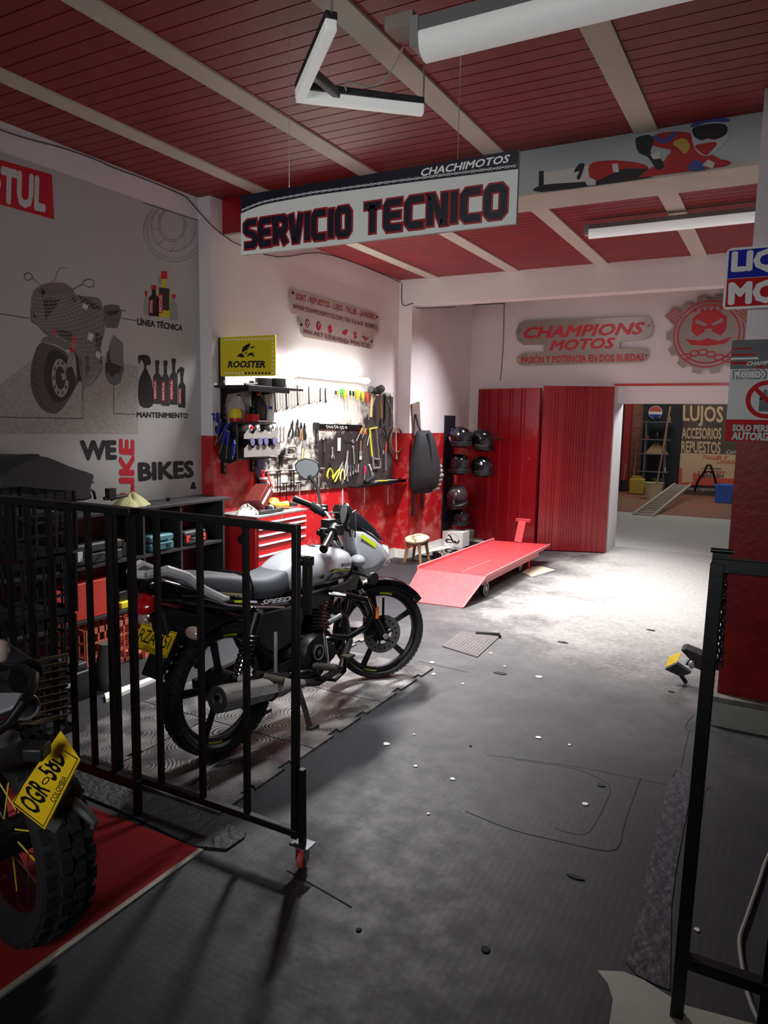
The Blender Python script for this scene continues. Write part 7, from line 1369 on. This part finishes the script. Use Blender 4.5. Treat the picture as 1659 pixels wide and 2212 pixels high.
# footpegs, pedal
pg = mat('peg_rubber', (58, 54, 46), .8)
def peg(a, b, nm):
    a = V(a); b = V(b); o = B(MB().cyl(a, b, .017, pg, seg=10), nm); mb = MB()
    for k in range(7): mb.torus(a.lerp(b, .15 + .8 * k / 6), b - a, .017, .004, pg, 10, 4)
    B(mb, 'peg_ribs', o)
peg((.47, -.17, .33), (.505, -.29, .335), 'rider_footpeg'); peg((.105, -.19, .38), (.15, -.27, .365), 'passenger_footpeg')
B(MB().tube([V((.46, -.17, .33)), V((.5, -.19, .26)), V((.60, -.20, .225)), V((.66, -.215, .26)), V((.66, -.22, .33))], .010, black_metal, 8).cbox((.66, -.235, .345), (.06, .05, .012), pg), 'brake_pedal')
B(MB().tube([V((.3, -.16, .33)), V((.12, -.175, .385)), V((.06, -.17, .41))], .013, black_metal, 8).tube([V((.20, -.17, .35)), V((.20, -.17, .48)), V((.21, -.16, .56))], .008, steel, 8).tube([V((.0, -.12, .35)), V((.2, -.14, .34)), V((.44, -.15, .31))], .006, steel, 6), 'footpeg_bracket')
# crash bar
cbm = MB().tube([V((.62, -.08, .66)), V((.68, -.20, .655)), V((.78, -.255, .62)), V((.82, -.26, .54)), V((.78, -.25, .47)), V((.68, -.22, .435)), V((.62, -.12, .43))], .017, gl_b, 10); B(cbm, 'crash_bar'); cbm = MB().tube([V((.62, .08, .66)), V((.68, .20, .655)), V((.80, .25, .6)), V((.80, .25, .48)), V((.68, .22, .435)), V((.62, .12, .43))], .017, gl_b, 10); B(cbm, 'crash_bar')
# handlebar, controls
Lg0, Lg1, Rg0, Rg1 = V((.90, .355, 1.09)), V((.9, .22, 1.06)), V((.60, -.19, 1.012)), V((.385, -.30, .944))
hbm = MB().tube([Lg0, Lg1, V((.9, .12, 1.03)), V((.90, .07, .975)), V((.87, .02, .962)), V((.80, -.03, .975)), V((.72, -.1, 1.01)), Rg0, Rg1], .011, mat('bar_grey', (120, 120, 122), .3, metal=.8), 10); hb_ = B(hbm, 'handlebar')
for a, b in ((Lg1, Lg0), (Rg0.lerp(Rg1, .25), Rg1)): B(MB().tube([a, a.lerp(b, .95), b], [.017, .018, .021], black, 12), 'grip', hb_)
for p, q, nm in ((Lg1, V((.9, .13, 1.03)), 'left_switch'), (Rg0, Rg0.lerp(Rg1, .25), 'right_switch')): B(MB().cyl(p, q, .027, black_plastic).cbox(p.lerp(q, .5) + V((.02, 0, .0)), (.05, .06, .05), black_plastic), 'switch_housing', hb_)
B(MB().tube([V((.92, .18, 1.04)), V((.98, .24, 1.045)), V((.97, .37, 1.07))], .007, black, 6), 'clutch_lever', hb_); B(MB().tube([V((.58, -.16, 1.0)), V((.56, -.24, .985)), V((.45, -.36, .95))], .007, black, 6).cbox(V((.60, -.15, 1.03)), (.06, .05, .04), black_plastic), 'brake_lever', hb_)
B(MB().tube([V((.9, .15, 1.03)), V((.98, .05, 1.03)), V((.97, .0, .9))], .005, black, 6).tube([V((.60, -.18, 1.02)), V((.78, -.18, 1.08)), V((.97, -.03, .9))], .005, black, 6), 'control_cable', hb_)
# mirrors
def mirror_(c, nrm, up, sx, sz, stem, nm):
    n = V(nrm).normalized(); u = V(up); u = (u - n * u.dot(n)).normalized(); s = u.cross(n); c = V(c)
    sh = [(-1, .15), (-.8, .6), (-.3, .95), (.35, 1), (.8, .75), (1, .2), (.85, -.4), (.45, -.85), (0, -1), (-.45, -.75), (-.85, -.3)]
    P = [c + s * (x * sx) + u * (z * sz) for x, z in sh]; back = [c - n * .03 + s * (x * sx * .7) + u * (z * sz * .7) for x, z in sh]
    h = B(MB().rings([back, [p - n * .012 for p in P], P], black_plastic), nm); B(MB().prism([c + (p - c) * .9 + n * .0005 for p in P], n * .002, mirror), 'mirror_glass', h)
    B(MB().tube(stem, [.008, .009, .013][:len(stem)] if len(stem) == 3 else .009, black_plastic, 8), 'mirror_stem', h)
toC = (PM[mo.name].inverted() @ EYE)
mirror_((.94, .30, 1.262), V((-.8, -.45, -.05)), (0.1, -.15, 1), .075, .062, [V((.92, .18, 1.07)), V((.96, .235, 1.16)), V((.95, .29, 1.225))], 'left_mirror')
mirror_((.60, -.245, 1.085), V((-.75, .5, .1)), (.2, 0, 1), .055, .055, [V((.62, -.18, 1.03)), V((.63, -.21, 1.055)), V((.62, -.235, 1.075))], 'right_mirror')
# instruments and head lamp cowl
B(MB().cyl(S(.02, .05, .975), S(.05, .05, .985), .045, black_plastic, seg=20).cyl(S(.02, -.05, .975), S(.05, -.05, .985), .045, black_plastic, seg=20).cbox(S(.06, 0, .96), (.06, .19, .06), black_plastic, Matrix.Rotation(ST, 3, 'Z')), 'instrument_cluster')
def cs(x, w, zb, zt, e=.7, n=20): return [S(x, 0, 0) + Av * (w * (abs(cos(2 * pi * k / n)) ** e) * (1 if cos(2 * pi * k / n) > 0 else -1)) + V((0, 0, (zb + zt) / 2 + (zt - zb) / 2 * (abs(sin(2 * pi * k / n)) ** e) * (1 if sin(2 * pi * k / n) > 0 else -1))) for k in range(n)]
def pillow(prof, ctr, ws):
    R = []
    for y, k in ws: R.append([S(ctr[0] + (x - ctr[0]) * k, 0, ctr[1] + (z - ctr[1]) * k) + Av * y for x, z in prof])
    return R
cprof = [(.05, .955), (.12, .948), (.195, .90), (.25, .845), (.285, .79), (.283, .755), (.25, .712), (.20, .685), (.13, .672), (.095, .70), (.075, .78), (.055, .86)]
cw = B(MB().rings(pillow(cprof, (.12, .82), ((-.142, .62), (-.138, .8), (-.118, .93), (-.07, .99), (0, 1), (.07, .99), (.118, .93), (.138, .8), (.142, .62))), silver), 'headlight_cowl', angle=50)
B(MB().rings([[S(x, 0, z) + Av * (y * k) for y, z in ((-1, .735), (-.92, .80), (-.5, .825), (.5, .825), (.92, .80), (1, .735), (.5, .715), (-.5, .715))] for x, k in ((.24, .105), (.288, .092), (.305, .06))], mat('lamp_glass', (208, 210, 214), .08, coat=.7)), 'headlight', cw, angle=60)
sprof = [(.02, .945), (.0, 1.03), (.02, 1.065), (.06, 1.06), (.12, 1.02), (.19, .955), (.245, .885), (.255, .858), (.20, .903), (.12, .953)]
B(MB().rings(pillow(sprof, (.08, .96), ((-.135, .72), (-.125, .9), (-.08, .98), (0, 1), (.08, .98), (.125, .9), (.135, .72))), glass_d), 'flyscreen', cw, angle=50)
mb = MB(); P = [S(.10, -.1475, .925), S(.19, -.1425, .862), S(.185, -.144, .838), S(.095, -.148, .903)]; mb.add(P, [(0, 1, 2, 3), (3, 2, 1, 0)], lime); B(mb, 'cowl_sticker', cw)
for s in (-1, 1):
    ti = B(MB().tube([S(.08, s * .12, .79), S(.07, s * .17, .785)], .011, black_plastic, 8), 'turn_signal_stalk'); B(MB().ell(S(.06, s * .205, .785), (.04, .045, .034), mat('signal_grey', (150, 152, 156), .25, coat=.4), None, 14, 10), 'turn_signal_lens', ti)
rf = V((.845, -.25, .722)); B(MB().cyl(V((.86, -.1, .735)), rf + V((.01, .02, 0)), .008, black_metal, seg=8).cyl(rf + V((0, .008, 0)), rf - V((.004, .012, 0)), .032, black_plastic, seg=20), 'round_reflector')

# ================================================================== FOREGROUND TRAIL MOTORCYCLE (only its tail is in view)
fb = T('trail_motorcycle', 'red trail motorcycle cut off at the left edge, with a big yellow number plate', 'motorcycle', (-2.0, 1.15, 0))
wc = V((-1.90, 1.27, .318)); A2 = V((.17, .985, .0)).normalized(); F2 = V((.985, -.17, 0)); U2 = V((0, 0, 1))  # F2 points to the rear, towards +X
def q2(r, t, a): return wc + F2 * (r * cos(t)) + U2 * (r * sin(t)) + A2 * a
R_, tw = .305, .075; prof = [(R_ - .09, -.035), (R_ - .06, -tw * .95), (R_ - .02, -tw), (R_ - .004, -tw * .7), (R_, 0), (R_ - .004, tw * .7), (R_ - .02, tw), (R_ - .06, tw * .95), (R_ - .09, .035)]
ty = MB().rings([[q2(r, 2 * pi * k / 60, a) for r, a in prof] for k in range(60)], rubber, True).build('rear_tyre', fb); tr = MB()
for k in range(30):
    t = 2 * pi * k / 30; d = 2 * pi / 30 * .34
    for a0, a1, sft, dr in ((-.95, -.55, 0, -.012), (-.45, -.04, 1, 0), (.04, .45, 0, 0), (.55, .95, 1, -.012)):
        tt = t + sft * pi / 30; P = [q2(R_ - .004 + dr * (abs(a0) > .5), tt - d, a0 * tw), q2(R_ - .004 + dr * (abs(a0) > .5), tt + d, a0 * tw), q2(R_ - .004 + dr * (abs(a1) > .5), tt + d, a1 * tw), q2(R_ - .004 + dr * (abs(a1) > .5), tt - d, a1 * tw)]
        tr.prism(P, (F2 * cos(tt) + U2 * sin(tt)) * .013, rubber)
tr.build('tread', ty)
rm_ = mat('rim_maroon', (70, 20, 34), .3, metal=.5); ri = R_ - .085
rim = MB().rings([[q2(r, 2 * pi * k / 48, a) for r, a in ((ri + .01, -.036), (ri - .012, -.036), (ri - .016, 0), (ri - .012, .036), (ri + .01, .036))] for k in range(48)], rm_, True).build('rim', fb); sp = MB()
for k in range(18): t = 2 * pi * k / 18; sp.tube([q2(.05, t + (.5 if k % 2 else -.5), -.03 if k % 4 < 2 else .03), q2(ri - .012, t, 0)], .0022, (chrome, yellow)[k % 2], 5)
sp.build('spokes', rim); MB().cyl(wc - A2 * .09, wc + A2 * .09, .055, dark_steel).build('hub', rim)
MB().tube([q2(.0, 0, -.1), wc - F2 * .45 - A2 * .1 + U2 * .08], .025, dark_steel, 8).tube([q2(.0, 0, .1), wc - F2 * .45 + A2 * .1 + U2 * .08], .025, dark_steel, 8).build('swing_arm', fb)
# plate: its four corners as measured, real size
def along_ray(u, v, dist): d = RT * ((u - 829.5) / FPX) - UP * ((v - 1106) / FPX) + fwd; return EYE + d * dist
pa = along_ray(24, 1735, 1.80); pb = along_ray(131, 1578, 1.93); pd = along_ray(96, 1792, 1.70); pe = along_ray(173, 1640, 1.83)
pn = (pb - pa).cross(pa - pd).normalized()
if pn.dot(EYE - pa) < 0: pn = -pn
pl2 = MB().prism([pd, pe, pb, pa], pn * -.003, plate_y).build('number_plate', fb)
U_ = pe - pd; V_ = pa - pd; mb = MB(); text(mb, 'OGR', pd + U_ * .07 + V_ * .28, U_ * .36, V_ * .58, black, bold=.03, lift=.001, n=pn); text(mb, '58D', pd + U_ * .56 + V_ * .28, U_ * .36, V_ * .58, black, bold=.03, lift=.001, n=pn); text(mb, 'COLOMBIA', pd + U_ * .33 + V_ * .07, U_ * .36, V_ * .13, black, bold=.02, lift=.001, n=pn)
mb.build('plate_lettering', pl2); mb = MB(); mb.ribbon([pd + U_ * a + V_ * b + pn * .0012 for a, b in ((.02, .05), (.98, .05), (.98, .95), (.02, .95))], .003, pn, black, True); c = pd + U_ * .5 + V_ * .5; mb.torus(c + pn * .001, pn, .009, .0015, black, 18, 5); mb.build('plate_border', pl2)
# bracket, lamp box, fender, rack, signal
ar = along_ray; MB().prism([ar(100, 1790, 1.78), ar(160, 1690, 1.86), ar(182, 1705, 1.86), ar(118, 1800, 1.78)], pn * -.004, MATS['grey_can']).tube([ar(120, 1740, 1.84), ar(160, 1735, 1.83), ar(190, 1760, 1.82), ar(205, 1778, 1.81), ar(200, 1790, 1.81)], [.012, .016, .014, .010, .007], MATS['grey_can'], 8).build('plate_bracket', fb)
MB().cbox(ar(80, 1622, 1.80), (.05, .058, .034), black_plastic, Matrix.Rotation(radians(30), 3, 'Z')).build('plate_light', fb, bevel=.006); MB().tube([ar(60, 1620, 1.86), ar(10, 1640, 1.92), ar(-40, 1650, 1.95)], .03, black_plastic, 10).build('light_arm', fb)
fr = mat('fender_maroon', (104, 12, 22), .3, coat=.4)
MB().rings([[ar(u, v, d) for u, v, d in row] for row in (((-80, 1620, 2.1), (-80, 1590, 2.1), (-80, 1575, 2.3), (-80, 1640, 2.3)), ((-5, 1590, 2.0), (-5, 1555, 2.0), (0, 1540, 2.2), (0, 1600, 2.2)), ((45, 1540, 1.95), (42, 1515, 1.95), (48, 1505, 2.1), (50, 1540, 2.1)), ((56, 1518, 1.93), (54, 1505, 1.93), (56, 1500, 2.05), (58, 1515, 2.05)))], fr).build('tail_fender', fb, bevel=.008)
MB().rings([[ar(u, v, d) for u, v, d in row] for row in (((-60, 1660, 2.05), (-60, 1600, 2.05), (-60, 1590, 2.2), (-60, 1650, 2.2)), ((30, 1620, 1.95), (10, 1575, 1.95), (10, 1570, 2.1), (30, 1620, 2.1)), ((50, 1610, 1.93), (40, 1585, 1.93), (40, 1580, 2.0), (50, 1610, 2.0)))], MATS['grey_can']).build('tail_bracket', fb)
MB().tube([ar(-60, 1442, 2.1), ar(0, 1440, 2.05), ar(50, 1445, 2.02), ar(74, 1460, 1.98), ar(70, 1485, 1.93), ar(50, 1520, 1.88), ar(20, 1560, 1.86), ar(-50, 1610, 1.86)], .014, black_metal, 10).build('luggage_rack', fb)
MB().prism([ar(-60, 1495, 2.0), ar(48, 1495, 1.96), ar(30, 1525, 1.93), ar(-60, 1560, 1.93)], (0, 0, -.01), mat('rack_plate', (110, 110, 114), .45)).build('rack_plate', fb, bevel=.003)
ti = MB().tube([ar(-30, 1425, 2.1), ar(-5, 1415, 2.08)], .01, black_plastic, 8).build('turn_signal_stalk', fb); MB().ell(ar(4, 1408, 2.06), (.022, .022, .036), MATS['lens_clear'], None, 14, 10).build('turn_signal_lens', ti)
MB().ell(ar(-45, 1500, 2.3), (.2, .12, .05), black_plastic, None, 16, 8).tube([wc + U2 * .45 - F2 * .4, wc + U2 * .52 - F2 * .1, wc + U2 * .5 + F2 * .08], .05, black_plastic, 10).build('seat_tail', fb)
t = T('round_speaker', 'round grey ring with a cone on a slatted crate, behind the trail motorcycle', 'speaker', (-2.7, 1.75, .3)); c = along_ray(56, 1527, 2.62); nn = (EYE - c).normalized(); MB().torus(c, nn, .042, .006, alu, 28, 8).build('rim', t); MB().lathe([(.04, 0), (.02, -.02), (.012, -.012), (.002, -.008)], c, nn, dk_grey, 20).build('cone', t)
t = MB()
for k in range(9): a = along_ray(-10, 1445 + k * 17, 2.72); t.sq(a, a + V((.0, .16, 0)) + (along_ray(70, 1440 + k * 17, 2.66) - a) * .95, .012, .012, mat('slat_brass', (92, 78, 56), .5))
t = t.build('slatted_grille'); tag(t, 'brass coloured slatted grille behind the trail motorcycle', 'grille')
